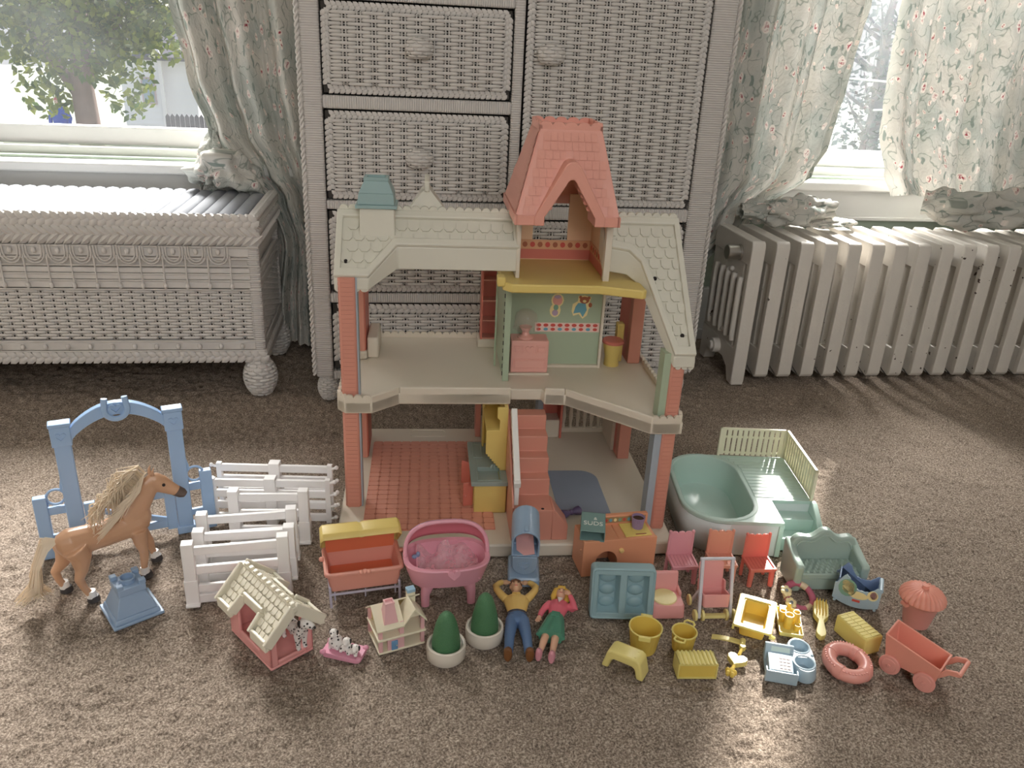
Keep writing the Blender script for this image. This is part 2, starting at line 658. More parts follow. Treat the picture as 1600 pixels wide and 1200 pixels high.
# broad leafy tree beyond the window over the wicker chest
t = thing('leafy_tree', 'leafy green and yellow tree seen through the window over the wicker chest', 'tree', (-4.75, 14.0, -3.2))
tr = MB()
tr.tube([(0, 0, 0), (0.05, 0, 1.6), (0.02, 0, 3.0), (0.15, 0, 4.6), (0.1, 0, 6.0)], [0.26, 0.2, 0.17, 0.12, 0.06], 10)
tr.tube([(0.02, 0, 3.0), (0.7, -0.1, 4.0), (1.3, 0, 4.7)], [0.1, 0.07, 0.03], 7)
tr.tube([(0.02, 0, 2.8), (-0.6, 0.1, 3.8), (-1.2, 0, 4.8)], [0.1, 0.07, 0.03], 7)
tr.build('trunk', M_BARK, t)
foliage('foliage', [(0.1, 0, 4.6, 1.6, 1.0, 1.3), (-0.8, 0.2, 4.3, 0.9, 0.8, 1.0), (0.9, 0.1, 4.4, 0.8, 0.8, 0.9), (0.75, -0.2, 3.3, 0.42, 0.5, 0.8), (-0.45, 0, 3.2, 0.5, 0.5, 0.7), (0.35, -0.4, 3.6, 0.5, 0.4, 0.6), (1.3, 0, 3.9, 0.5, 0.5, 0.5)], 7500, 0.075, M_LEAF, t, 5)

# neighbour's house with clapboard walls
M_CLAP = mat('white_clapboard', rgb(236, 233, 236), 0.6, 0.03, 3)
M_CLAP2 = mat('roof_shingle_grey', rgb(120, 116, 124), 0.8, 0.1, 3)
nb = thing('neighbour_house', 'white clapboard house seen at the edge of the left curtain', 'house', (-7.1, 28.0, -3.2), 0)
def clap(x0, x1, y, z0, z1, n):
    mb = MB()
    for i in range(n):
        a, b_ = z0 + (z1 - z0) * i / n, z0 + (z1 - z0) * (i + 1) / n
        mb.add([(x0, y - 0.03, a), (x1, y - 0.03, a), (x1, y, b_), (x0, y, b_), (x0, y + 0.01, a), (x1, y + 0.01, a)], [(0, 1, 2, 3), (0, 4, 5, 1)])
    return mb
stuff(clap(-1.2, 0.0, 0, 0, 3.3, 18).build('clapboards', M_CLAP, nb, flat=True))
stuff(clap(0.0, 0.95, 0.25, 0, 3.0, 16).build('clapboards', M_CLAP, nb, flat=True))
MB().box(-1.2, 0.0, 0.01, 6, 0, 3.3).box(0, 0.95, 0.27, 6, 0, 3.0).build('wall_core', M_CLAP, nb)
MB().box(-0.06, 0.04, -0.06, 0.06, 0, 3.25).build('corner_board', mat('corner_trim_white', rgb(235, 230, 232), 0.5), nb)
MB().box(-1.3, 1.1, -0.15, 6.1, 3.0, 3.12).prism([(-0.2, 3.1), (6.2, 3.1), (3, 4.6)], -1.3, 1.1, 'x').build('roof', M_CLAP2, nb)
f = MB().box(-0.62, -0.2, -0.05, 0.02, 1.7, 2.5).build('window', mat('house_window_frame', rgb(190, 170, 175), 0.5), nb)
MB().box(-0.57, -0.25, -0.06, -0.045, 1.76, 2.44).build('pane', mat('house_window_pane', rgb(150, 165, 180), 0.1), f)

fn = thing('board_fence', 'grey wooden board fence beside the neighbouring clapboard house', 'fence', (-5.3, 24.0, -3.2))
M_GREYWOOD = mat('grey_boards', rgb(120, 114, 120), 0.85, 0.15, 3)
fb = MB()
for i in range(22):
    fb.prism([(-0.8 + i * 0.125, 0), (-0.8 + i * 0.125 + 0.115, 0), (-0.8 + i * 0.125 + 0.115, 1.72), (-0.8 + i * 0.125 + 0.058, 1.8), (-0.8 + i * 0.125, 1.72)], 0, 0.03, 'y')
stuff(fb.build('board', M_GREYWOOD, fn, flat=True))
MB().box(-0.8, 1.95, 0.03, 0.08, 0.4, 0.5).box(-0.8, 1.95, 0.03, 0.08, 1.3, 1.4).build('rail', M_GREYWOOD, fn)

# somebody in blue far off under the tree
pn = thing('person', 'distant person in a blue jacket standing beyond the leafy tree', 'person', (-10.25, 28.0, -3.2))
bd = MB()
bd.lathe([(0.02, 0.0), (0.1, 0.02), (0.13, 0.5), (0.17, 0.85), (0.19, 0.95)], 10, (0, 0, 0), 1, 0.7)
bd.build('trousers', mat('pale_denim', rgb(170, 180, 200), 0.8), pn)
bd = MB().lathe([(0.19, 0.9), (0.22, 1.1), (0.24, 1.35), (0.2, 1.5), (0.07, 1.56)], 12, (0, 0, 0), 1, 0.7)
for s in (-1, 1):
    bd.tube([(s * 0.2, 0, 1.46), (s * 0.29, 0.02, 1.2), (s * 0.27, -0.08, 0.98)], [0.075, 0.065, 0.05], 8)
bd.build('jacket', mat('bright_blue_jacket', rgb(40, 80, 190), 0.7), pn)
MB().ball((0, 0, 1.68), 0.1, 0.11, 0.13).build('head', mat('far_skin', rgb(215, 175, 160), 0.6), pn)
MB().ball((0, 0.02, 1.73), 0.108, 0.12, 0.1).build('cap', mat('red_cap', rgb(190, 90, 90), 0.7), pn)

# hazy trees and overhead cables beyond the right window
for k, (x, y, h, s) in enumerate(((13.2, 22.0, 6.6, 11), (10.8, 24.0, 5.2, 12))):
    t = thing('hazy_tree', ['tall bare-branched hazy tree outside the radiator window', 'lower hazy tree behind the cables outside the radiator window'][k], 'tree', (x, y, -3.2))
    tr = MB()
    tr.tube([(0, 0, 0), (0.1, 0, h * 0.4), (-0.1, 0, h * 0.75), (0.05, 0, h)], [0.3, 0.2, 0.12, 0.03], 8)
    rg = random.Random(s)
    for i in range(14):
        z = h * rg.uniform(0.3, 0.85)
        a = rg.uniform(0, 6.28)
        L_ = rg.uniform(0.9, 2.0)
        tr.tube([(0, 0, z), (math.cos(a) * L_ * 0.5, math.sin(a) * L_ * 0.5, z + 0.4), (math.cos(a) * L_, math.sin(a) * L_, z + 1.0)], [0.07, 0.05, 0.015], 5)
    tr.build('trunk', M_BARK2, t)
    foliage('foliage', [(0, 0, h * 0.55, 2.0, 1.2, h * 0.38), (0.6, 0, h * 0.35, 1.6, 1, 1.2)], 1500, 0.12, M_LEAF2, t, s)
M_CABLE = mat('pale_cable', rgb(235, 235, 235), 0.4)
for (p0, p1, lab) in (((9.0, 16, 0.42), (14.0, 16.6, 0.30), 'upper pale overhead cable outside the radiator window'), ((9.0, 15, -0.1), (13.0, 15, 0.2), 'slanting middle overhead cable outside the radiator window'), ((9.0, 14, 0.02), (13.0, 14.5, 0.0), 'lowest pale overhead cable outside the radiator window')):
    o = MB().tube([p0, tuple((Vector(p0) + Vector(p1)) / 2 + Vector((0, 0, -0.03))), p1], 0.02, 6).build('cable', M_CABLE)
    tag(o, lab, 'cable')

# ================================================================== wicker furniture
M_WICK = mat('white_wicker_paint', rgb(206, 202, 197), 0.5, 0.08, 60)
def wrap_material(name, axis):
    m = mat(name, rgb(203, 199, 195), 0.5, 0.05, 30).copy()
    m.name = name
    N, L = m.node_tree.nodes, m.node_tree.links
    b = N['Principled BSDF']
    tc = [n for n in N if n.type == 'TEX_COORD'][0]
    w = N.new('ShaderNodeTexWave')
    w.bands_direction = axis
    w.inputs['Scale'].default_value = 75
    w.inputs['Distortion'].default_value = 1.2
    w.inputs['Detail'].default_value = 2
    w.inputs['Detail Scale'].default_value = 0.6
    L.new(tc.outputs['Object'], w.inputs['Vector'])
    bp = N.new('ShaderNodeBump')
    bp.inputs['Strength'].default_value = 0.55
    bp.inputs['Distance'].default_value = 0.0025
    L.new(w.outputs['Fac'], bp.inputs['Height'])
    L.new(bp.outputs[0], b.inputs['Normal'])
    return m
M_WRAPZ = wrap_material('wrapped_cane_across', 'Z')
M_WRAPX = wrap_material('wrapped_cane_upright', 'X')
M_GAPSHADE = mat('gap_shade_backing', rgb(70, 66, 62), 0.9)  # dark tone painted in for the shaded gaps behind the wicker

DX0, DY0 = 0.2375, 1.568
D = thing('wicker_dresser', 'tall white wicker dresser with drawers and a door behind the dollhouse', 'dresser', (DX0, DY0, 0))
def lx(x):
    return x - DX0
DTOP = 1.24
# carcass sides, back, top
for (a, b_) in ((-0.155, -0.13), (0.605, 0.63)):
    MB().box(lx(a), lx(b_), 0.03, 0.36, 0.06, DTOP).build('side_panel', M_WRAPZ, D)
MB().box(lx(-0.15), lx(0.625), 0.345, 0.365, 0.06, DTOP).build('back_panel', M_WICK, D)
MB().box(lx(-0.165), lx(0.64), -0.012, 0.37, DTOP, DTOP + 0.025).build('top', M_WICK, D, bevel=0.006)
MB().box(lx(-0.13), lx(0.61), 0.06, 0.07, 0.06, DTOP).build('gap_shade_board', M_GAPSHADE, D)
# wrapped posts and rails
for (a, b_) in ((-0.160, -0.126), (0.2185, 0.2375), (0.588, 0.634)):
    MB().box(lx(a), lx(b_), 0.0, 0.045, 0.055, DTOP).build('post', M_WRAPZ, D, bevel=0.004)
for z0, z1 in ((0.05, 0.068), (0.214, 0.234), (0.399, 0.416), (0.581, 0.604), (0.762, 0.788), (0.96, 0.985), (1.2, DTOP)):
    MB().box(lx(-0.126), lx(0.2185), 0.002, 0.04, z0, z1).build('rail', M_WRAPX, D, bevel=0.003)
for z0, z1 in ((0.05, 0.068), (0.386, 0.412), (1.2, DTOP)):
    MB().box(lx(0.2375), lx(0.588), 0.002, 0.04, z0, z1).build('rail', M_WRAPX, D, bevel=0.003)
for x, nm in ((-0.164, 'rope_edge'), (0.638, 'rope_edge')):
    r_ = MB()
    rope(r_, (lx(x), 0.004, 0.06), (lx(x), 0.004, DTOP), 0.0045, 0.022)
    r_.build(nm, M_WICK, D)

def wicker_panel(nm, x0, x1, z0, z1, stakes, rows, bw, knob=None):
    p = MB().box(x0, x1, 0.009, 0.04, z0, z1).build(nm, M_GAPSHADE, D)
    br = MB()
    h = bw / 2
    braid(br, (x0 + h, 0.004, z1 - h), (x1 - h, 0.004, z1 - h), bw, (0, -1, 0))
    braid(br, (x0 + h, 0.004, z0 + h), (x1 - h, 0.004, z0 + h), bw, (0, -1, 0))
    braid(br, (x0 + h, 0.004, z0 + bw), (x0 + h, 0.004, z1 - bw), bw, (0, -1, 0))
    braid(br, (x1 - h, 0.004, z0 + bw), (x1 - h, 0.004, z1 - bw), bw, (0, -1, 0))
    stuff(br.build('braid_border', M_WICK, p, recalc=False, sharp=60))
    a0, a1, c0, c1 = x0 + bw, x1 - bw, z0 + bw, z1 - bw
    wv = MB()
    weave(wv, lambda u, v, o: (a0 + u * (a1 - a0), -0.0005 - o, c0 + v * (c1 - c0)), stakes, rows, 0.0036, 0.49 / rows, jit=0.05 / rows)
    for k in range(1, stakes):
        xx = a0 + (a1 - a0) * k / stakes
        for s in (-0.0030, 0.0030):
            wv.tube([(xx + s, -0.0008, c0), (xx + s, -0.0008, c1)], 0.0015, 5)
    stuff(wv.build('woven_reed', M_WICK, p, recalc=False, sharp=180))
    if knob:
        kx, kz = knob
        kb = MB().ball((kx, -0.016, kz), 0.0235, 0.018, 0.018, 16, 8).tube([(kx, 0.0, kz), (kx, -0.01, kz)], 0.012, 10)
        weave(kb, lambda u, v, o: (kx + (0.0245 + o) * math.cos(2 * PI * u) * math.sin(PI * (0.06 + 0.88 * v)) ** 0.7, -0.016 - (0.019 + o) * math.sin(2 * PI * u) * math.sin(PI * (0.06 + 0.88 * v)) ** 0.7, kz + 0.019 * math.cos(PI * (0.06 + 0.88 * v))), 10, 8, 0.0016, 0.055, closed=True)
        kb.build('knob', M_WICK, p, recalc=False, sharp=180)
    return p
DL0, DL1 = lx(-0.1225), lx(0.2145)
kx = lx(0.048)
for z0, z1, kn in ((0.608, 0.758, 0.690), (0.420, 0.577, 0.500), (0.238, 0.395, 0.315), (0.072, 0.210, 0.14), (0.792, 0.956, 0.875), (0.989, 1.196, 1.09)):
    bw = 0.0135 if z0 > 0.1 else 0.018
    wicker_panel('drawer', DL0, DL1, z0, z1, 12, int((z1 - z0 - 2 * bw) / 0.0061), bw, (kx, kn))
wicker_panel('door', lx(0.2425), lx(0.584), 0.416, 1.196, 12, int(0.75 / 0.0061), 0.0135, (lx(0.285), 0.690))
wicker_panel('deep_drawer', lx(0.2425), lx(0.584), 0.072, 0.382, 12, 45, 0.0135, (lx(0.413), 0.24))
def woven_foot(parent, x, y, r, h, name='foot'):
    fb_ = MB().lathe([(r * 0.5, 0.001), (r * 0.9, h * 0.2), (r * 0.93, h * 0.5), (r * 0.8, h * 0.8), (r * 0.5, h)], 16, (x, y, 0))
    weave(fb_, lambda u, v, o: (x + (r * math.sin(PI * (0.16 + 0.68 * v)) ** 0.8 + o) * math.cos(2 * PI * u), y + (r * math.sin(PI * (0.16 + 0.68 * v)) ** 0.8 + o) * math.sin(2 * PI * u), h * v), 16, 11, 0.0018, 0.042, closed=True)
    return fb_.build(name, M_WICK, parent, recalc=False, sharp=180)
for x, y in ((-0.138, 0.02), (0.61, 0.02), (-0.138, 0.34), (0.61, 0.34)):
    woven_foot(D, lx(x), y, 0.022, 0.056)

# ------------------------------------------------------------------ wicker chest under the left window
CX0, CX1, CY0, CY1 = -1.17, -0.262, 1.600, 1.890
C = thing('wicker_chest', 'long low white wicker chest on woven ball feet under the left window', 'chest', ((CX0 + CX1) / 2, (CY0 + CY1) / 2, 0))
cw, cd = (CX1 - CX0) / 2, (CY1 - CY0) / 2
ZB, ZT = 0.078, 0.378
MB().box(-cw + 0.012, cw - 0.012, -cd + 0.012, cd - 0.005, ZB + 0.004, ZT - 0.012).build('body', M_WICK, C)
MB().box(-cw + 0.011, cw - 0.0108, -cd + 0.0108, cd - 0.011, 0.124, 0.230).build('weave_gap_shade', M_GAPSHADE, C)  # dark panel standing for the shade between the reeds
for sx_ in (-1, 1):
    for sy_ in (-1, 1):
        MB().box(sx_ * (cw - 0.012) - 0.012, sx_ * (cw - 0.012) + 0.012, sy_ * (cd - 0.012) - 0.012, sy_ * (cd - 0.012) + 0.012, ZB, ZT - 0.02).build('corner_post', M_WRAPZ, C, bevel=0.006)
# lid: rows of round canes lying front to back, lacquered
M_LID = mat('lacquered_white_cane', rgb(150, 153, 158), 0.75, 0.06, 40, bump=0.35, bscale=160, spec=0.15)
lid = MB()
nc = 31
for i in range(nc):
    x = -cw + 0.02 + (2 * cw - 0.04) * (i + 0.5) / nc
    hw = (2 * cw - 0.04) / nc / 2
    prof = [(x - hw, ZT - 0.014), (x - hw, ZT - 0.006), (x - hw * 0.75, ZT - 0.001), (x, ZT + 0.001), (x + hw * 0.75, ZT - 0.001), (x + hw, ZT - 0.006), (x + hw, ZT - 0.014)]
    lid.prism(prof, -cd + 0.012, cd - 0.006, 'y')
lid.build('lid', M_LID, C, sharp=70)
br = MB()
yf, xr = -cd, cw
for z, w_ in ((0.366, 0.024), (0.337, 0.036), (0.090, 0.024)):
    braid(br, (-cw, yf, z), (cw, yf, z), w_, (0, -1, 0), step=0.0155)
    braid(br, (xr, -cd, z), (xr, cd, z), w_, (1, 0, 0), step=0.0155)
    braid(br, (-xr, cd, z), (-xr, -cd, z), w_, (-1, 0, 0), step=0.0155)
braid(br, (-cw, yf + 0.008, ZT - 0.002), (cw, yf + 0.008, ZT - 0.002), 0.016, (0, 0, 1), step=0.013)
braid(br, (xr - 0.008, -cd, ZT - 0.002), (xr - 0.008, cd, ZT - 0.002), 0.016, (0, 0, 1), step=0.013)
stuff(br.build('braided_rim', M_WICK, C, recalc=False, sharp=60))
wv = MB()
W0, W1 = 0.126, 0.228
weave(wv, lambda u, v, o: (-cw + 0.02 + u * (2 * cw - 0.04), yf + 0.006 - o, W0 + v * (W1 - W0)), 42, 17, 0.003, 0.47 / 17)
weave(wv, lambda u, v, o: (xr - 0.006 + o, -cd + 0.01 + u * (2 * cd - 0.02), W0 + v * (W1 - W0)), 13, 17, 0.003, 0.47 / 17)
for k in range(1, 42):
    x = -cw + 0.02 + (2 * cw - 0.04) * k / 42
    for s in (-0.003, 0.003):
        wv.tube([(x + s, yf + 0.007, W0), (x + s, yf + 0.007, W1)], 0.0014, 5)
stuff(wv.build('woven_reed', M_WICK, C, recalc=False, sharp=180))
# flat reed bands, uprights, loops
bd = MB()
for z0, z1 in ((0.233, 0.247), (0.250, 0.261), (0.263, 0.274), (0.296, 0.314), (0.104, 0.122)):
    bd.box(-cw + 0.005, cw - 0.002, yf + 0.001, yf + 0.01, z0, z1)
    bd.box(xr - 0.01, xr - 0.001, -cd + 0.003, cd - 0.003, z0, z1)
bd.build('reed_band', M_WICK, C, bevel=0.002)
th_ = MB()
for z in (0.279, 0.293, 0.249, 0.262, 0.316, 0.124, 0.231, 0.103):
    th_.tube([(-cw, yf - 0.001, z), (cw, yf - 0.001, z)], 0.0016, 6)
for k in range(20):
    x = cw - 0.055 - k * 0.0415
    if x < -cw + 0.03:
        break
    th_.tube([(x, yf - 0.002, 0.232), (x, yf - 0.003, 0.26), (x, yf - 0.002, 0.30)], 0.0017, 6)
    for rr in (0.018, 0.013):
        th_.tube([(x - 0.0207 + rr * math.cos(t), yf - 0.003, 0.303 + (rr * 1.15) * math.sin(t)) for t in [PI + PI * q / 8 for q in range(9)]], 0.0016, 6)
        th_.tube([(x - 0.0207 - rr, yf - 0.003, 0.303), (x - 0.0207 - rr, yf - 0.003, 0.318)], 0.0016, 6)
        th_.tube([(x - 0.0207 + rr, yf - 0.003, 0.303), (x - 0.0207 + rr, yf - 0.003, 0.318)], 0.0016, 6)
stuff(th_.build('reed_loops', M_WICK, C))
bead0 = None
for k in range(20):
    x = cw - 0.055 - k * 0.0415
    if x < -cw + 0.03:
        break
    for (xx, z) in ((x, 0.239), (x - 0.0207, 0.307), (x + 0.01, 0.113)):
        if bead0 is None:
            bead0 = MB().ball((0, 0, 0), 0.0046, 0.0042, 0.0062, 10, 6).build('bead', M_WICK, C)
            bead0.location = (xx, yf - 0.003, z)
        else:
            inst(bead0, 'bead', C, (xx, yf - 0.003, z))
for x, y in ((cw - 0.018, -cd + 0.02), (cw - 0.018, cd - 0.03), (-cw + 0.03, -cd + 0.02), (-cw + 0.03, cd - 0.03)):
    woven_foot(C, x, y, 0.034, 0.08)

# ------------------------------------------------------------------ cast-iron radiator
def rad_material():
    m = mat('old_white_radiator_paint', rgb(216, 211, 203), 0.42, 0.05, 25, bump=0.35, bscale=90)
    N, L = m.node_tree.nodes, m.node_tree.links
    b = N['Principled BSDF']
    mx = [n for n in N if n.type == 'MIX'][0]
    gi = N.new('ShaderNodeNewGeometry')
    nz = N.new('ShaderNodeTexNoise')
    nz.inputs['Scale'].default_value = 75
    nz.inputs['Detail'].default_value = 2
    L.new(gi.outputs['Position'], nz.inputs['Vector'])
    n2 = N.new('ShaderNodeTexNoise')
    n2.inputs['Scale'].default_value = 6
    L.new(gi.outputs['Position'], n2.inputs['Vector'])
    ad = N.new('ShaderNodeMath')
    ad.operation = 'MULTIPLY_ADD'
    ad.inputs[1].default_value = 0.35
    L.new(n2.outputs['Fac'], ad.inputs[0])
    L.new(nz.outputs['Fac'], ad.inputs[2])
    st = N.new('ShaderNodeMapRange')
    st.inputs[1].default_value, st.inputs[2].default_value = 0.925, 0.935
    L.new(ad.outputs[0], st.inputs[0])
    m2 = N.new('ShaderNodeMix')
    m2.data_type = 'RGBA'
    L.new(st.outputs[0], m2.inputs[0])
    L.new(mx.outputs[2], m2.inputs[6])
    m2.inputs[7].default_value = (*rgb(70, 56, 46), 1)
    L.new(m2.outputs[2], b.inputs['Base Color'])
    return m
M_RAD = rad_material()
RX, RY = 0.782, 1.632
RD = thing('radiator', 'old chipped white cast-iron radiator on the right under the window', 'radiator', (RX, RY, 0))
def rad_section(end=False):
    mb = MB()
    T, D_, H_ = 0.0155, 0.212, 0.334
    bot = 0.0 if end else 0.018
    # side outline with rounded front corners, cut by four tall slots
    cols = [(0.0, 0.020), (0.043, 0.080), (0.098, 0.122), (0.140, 0.164), (0.182, 0.212)]
    mb.prism([(0.012, 0.280), (0.212, 0.280), (0.212, 0.318), (0.200, 0.334), (0.012, 0.334)], -T * 0.93, T * 0.93, 'x')
    if end:
        mb.prism([(0.0, 0.0), (0.030, 0.0), (0.045, 0.03), (0.075, 0.045), (0.14, 0.045), (0.17, 0.03), (0.182, 0.0), (0.212, 0.0), (0.212, 0.085), (0.0, 0.085)], -T * 0.93, T * 0.93, 'x')
    else:
        mb.prism([(0.008, 0.018), (0.20, 0.018), (0.212, 0.030), (0.212, 0.085), (0.012, 0.085), (0.012, 0.018)], -T * 0.93, T * 0.93, 'x')
    fr_ = 0.0 if end else 0.018
    mb.prism([(0.0, fr_ + 0.008), (0.006, fr_), (0.013, fr_), (0.015, fr_ + 0.01), (0.015, 0.326), (0.0125, 0.335), (0.008, 0.335), (0.002, 0.331), (-0.001, 0.322)], -T, T, 'x')
    for a, b_ in cols[1:]:
        mb.box(-T * 0.78, T * 0.78, a, b_, 0.07, 0.30)
    for z in (0.06, 0.295):
        mb.cyl((T - 0.002, 0.106, z), (0.056 - T + 0.002, 0.106, z), 0.024, n=14)
    return mb
sec = rad_section(False).build('section', M_RAD, RD, bevel=0.006, seg=3)
sec.location = (0.056, 0, 0)
for i in range(2, 16):
    inst(sec, 'section', RD, (0.056 * i, 0, 0))
es = rad_section(True)
for y in (0.047, 0.089, 0.131, 0.173):
    es.box(-0.012, 0.010, y - 0.012, y + 0.012, 0.07, 0.285)
for y in (0.03, 0.065, 0.10, 0.135, 0.17):
    es.tube([(-0.0165, y, 0.10), (-0.0185, y, 0.115), (-0.0185, y, 0.235), (-0.0165, y, 0.25)], 0.007, 8)
for y, z in ((0.085, 0.255), (0.098, 0.25), (0.085, 0.11), (0.098, 0.105)):
    es.ball((-0.017, y, z), 0.006)
es.cyl((-0.03, 0.106, 0.062), (0, 0.106, 0.062), 0.018, n=16)
es.cyl((-0.036, 0.106, 0.062), (-0.028, 0.106, 0.062), 0.011, n=8)
e0 = es.build('end_section', M_RAD, RD, bevel=0.006, seg=3)
e1 = inst(e0, 'end_section', RD, (0.056 * 16, 0, 0), PI)
e1.location = (0.056 * 16, 0.212, 0)
MS = mat('brushed_steel', rgb(190, 188, 184), 0.28, 0.05, 40, metal=1.0)
MB().cyl((-0.046, 0.062, 0.298), (-0.012, 0.062, 0.298), 0.0165, n=20).cyl((-0.018, 0.062, 0.298), (-0.012, 0.062, 0.298), 0.0185, n=20).build('vent_plug', MS, RD, bevel=0.0015)

# ------------------------------------------------------------------ flowered curtains
def curtain_material():
    m = bpy.data.materials.new('flowered_curtain_cloth')
    m.use_nodes = True
    N, L = m.node_tree.nodes, m.node_tree.links
    b, out = N['Principled BSDF'], N['Material Output']
    uv = N.new('ShaderNodeUVMap')
    def mixc(fac, a, c):
        x = N.new('ShaderNodeMix')
        x.data_type = 'RGBA'
        if hasattr(fac, 'is_linked') or not isinstance(fac, float):
            L.new(fac, x.inputs[0])
        else:
            x.inputs[0].default_value = fac
        for i, q in ((6, a), (7, c)):
            if isinstance(q, tuple):
                x.inputs[i].default_value = (*q, 1)
            else:
                L.new(q, x.inputs[i])
        return x.outputs[2]
    def mr(src, a, b_, c=0.0, d=1.0):
        x = N.new('ShaderNodeMapRange')
        for i, q in ((1, a), (2, b_), (3, c), (4, d)):
            x.inputs[i].default_value = q
        L.new(src, x.inputs[0])
        return x.outputs[0]
    def math_(op, a, b_):
        x = N.new('ShaderNodeMath')
        x.operation = op
        for i, q in ((0, a), (1, b_)):
            if isinstance(q, (int, float)):
                x.inputs[i].default_value = q
            else:
                L.new(q, x.inputs[i])
        return x.outputs[0]
    nz = N.new('ShaderNodeTexNoise')
    nz.inputs['Scale'].default_value = 9
    nz.inputs['Detail'].default_value = 3
    L.new(uv.outputs[0], nz.inputs['Vector'])
    col = mixc(mr(nz.outputs['Fac'], 0.42, 0.62), rgb(204, 201, 193), rgb(180, 184, 178))
    # warped coordinates so that the printed shapes are irregular
    wn_ = N.new('ShaderNodeTexNoise')
    wn_.inputs['Scale'].default_value = 28
    L.new(uv.outputs[0], wn_.inputs['Vector'])
    wm = N.new('ShaderNodeVectorMath')
    wm.operation = 'MULTIPLY_ADD'
    wm.inputs[1].default_value = (0.03, 0.03, 0)
    L.new(wn_.outputs['Color'], wm.inputs[0])
    L.new(uv.outputs[0], wm.inputs[2])
    # vines
    vn = N.new('ShaderNodeTexNoise')
    vn.inputs['Scale'].default_value = 21
    vn.inputs['Detail'].default_value = 1.5
    L.new(wm.outputs[0], vn.inputs['Vector'])
    ridge = math_('ABSOLUTE', math_('SUBTRACT', vn.outputs['Fac'], 0.5), 0)
    col = mixc(mr(ridge, 0.004, 0.016, 0.65, 0.0), col, rgb(118, 130, 120))
    # leaves
    lv = N.new('ShaderNodeTexVoronoi')
    lv.inputs['Scale'].default_value = 55
    mp = N.new('ShaderNodeMapping')
    mp.inputs['Rotation'].default_value = (0, 0, 0.7)
    mp.inputs['Scale'].default_value = (1.0, 0.45, 1)
    L.new(wm.outputs[0], mp.inputs[0])
    L.new(mp.outputs[0], lv.inputs['Vector'])
    sp = N.new('ShaderNodeSeparateColor')
    L.new(lv.outputs['Color'], sp.inputs[0])
    leaf = math_('MULTIPLY', mr(lv.outputs['Distance'], 0.24, 0.30, 1, 0), math_('GREATER_THAN', sp.outputs[0], 0.55))
    col = mixc(math_('MULTIPLY', leaf, 0.85), col, rgb(128, 141, 134))
    # flowers: white petals, wine-red hearts
    for sc_, r0, keep, petal, heart in ((24, 0.30, 0.60, rgb(238, 228, 220), rgb(160, 58, 74)), (44, 0.30, 0.62, rgb(236, 224, 214), rgb(146, 48, 62))):
        fv = N.new('ShaderNodeTexVoronoi')
        fv.inputs['Scale'].default_value = sc_
        L.new(wm.outputs[0], fv.inputs['Vector'])
        sp = N.new('ShaderNodeSeparateColor')
        L.new(fv.outputs['Color'], sp.inputs[0])
        kp = math_('GREATER_THAN', sp.outputs[0], keep)
        col = mixc(math_('MULTIPLY', mr(fv.outputs['Distance'], r0 - 0.03, r0, 0.85, 0), kp), col, petal)
        pn_ = N.new('ShaderNodeTexNoise')
        pn_.inputs['Scale'].default_value = 150
        L.new(uv.outputs[0], pn_.inputs['Vector'])
        rg = math_('MULTIPLY', mr(fv.outputs['Distance'], 0.10, r0 - 0.04, 1, 0), mr(pn_.outputs['Fac'], 0.46, 0.56))
        col = mixc(math_('MULTIPLY', rg, kp), col, heart)
    L.new(col, b.inputs['Base Color'])
    b.inputs['Roughness'].default_value = 0.9
    b.inputs['Specular IOR Level'].default_value = 0.1
    cn = N.new('ShaderNodeTexNoise')
    cn.inputs['Scale'].default_value = 110
    cn.inputs['Detail'].default_value = 3
    L.new(uv.outputs[0], cn.inputs['Vector'])
    bp = N.new('ShaderNodeBump')
    bp.inputs['Strength'].default_value = 0.7
    bp.inputs['Distance'].default_value = 0.004
    L.new(cn.outputs['Fac'], bp.inputs['Height'])
    L.new(bp.outputs[0], b.inputs['Normal'])
    t = N.new('ShaderNodeBsdfTranslucent')
    L.new(col, t.inputs['Color'])
    L.new(bp.outputs[0], t.inputs['Normal'])
    ms = N.new('ShaderNodeMixShader')
    ms.inputs[0].default_value = 0.07
    L.new(b.outputs[0], ms.inputs[1])
    L.new(t.outputs[0], ms.inputs[2])
    L.new(ms.outputs[0], out.inputs['Surface'])
    return m
M_CURT = curtain_material()

def grid_mesh(name, P, uvw, parent, m):
    """P[row][col] points -> one smooth cloth mesh with UVs in metres"""
    nr, nc_ = len(P), len(P[0])
    me = bpy.data.meshes.new(name)
    vs = [p for r in P for p in r]
    fs = [(i * nc_ + j, i * nc_ + j + 1, (i + 1) * nc_ + j + 1, (i + 1) * nc_ + j) for i in range(nr - 1) for j in range(nc_ - 1)]
    me.from_pydata(vs, [], fs)
    ul = me.uv_layers.new(name='UVMap')
    for poly in me.polygons:
        for li in poly.loop_indices:
            k = me.loops[li].vertex_index
            ul.data[li].uv = uvw(k // nc_, k % nc_)
    me.polygons.foreach_set('use_smooth', [True] * len(me.polygons))
    me.materials.append(m)
    o = bpy.data.objects.new(name, me)
    COL.objects.link(o)
    o.parent = parent
    return o

def interp(rows, z):
    for a, b_ in zip(rows, rows[1:]):
        if a[0] >= z >= b_[0]:
            t = (a[0] - z) / (a[0] - b_[0] + 1e-9)
            t = t * t * (3 - 2 * t)
            return [p + (q - p) * t for p, q in zip(a, b_)]
    return rows[-1]

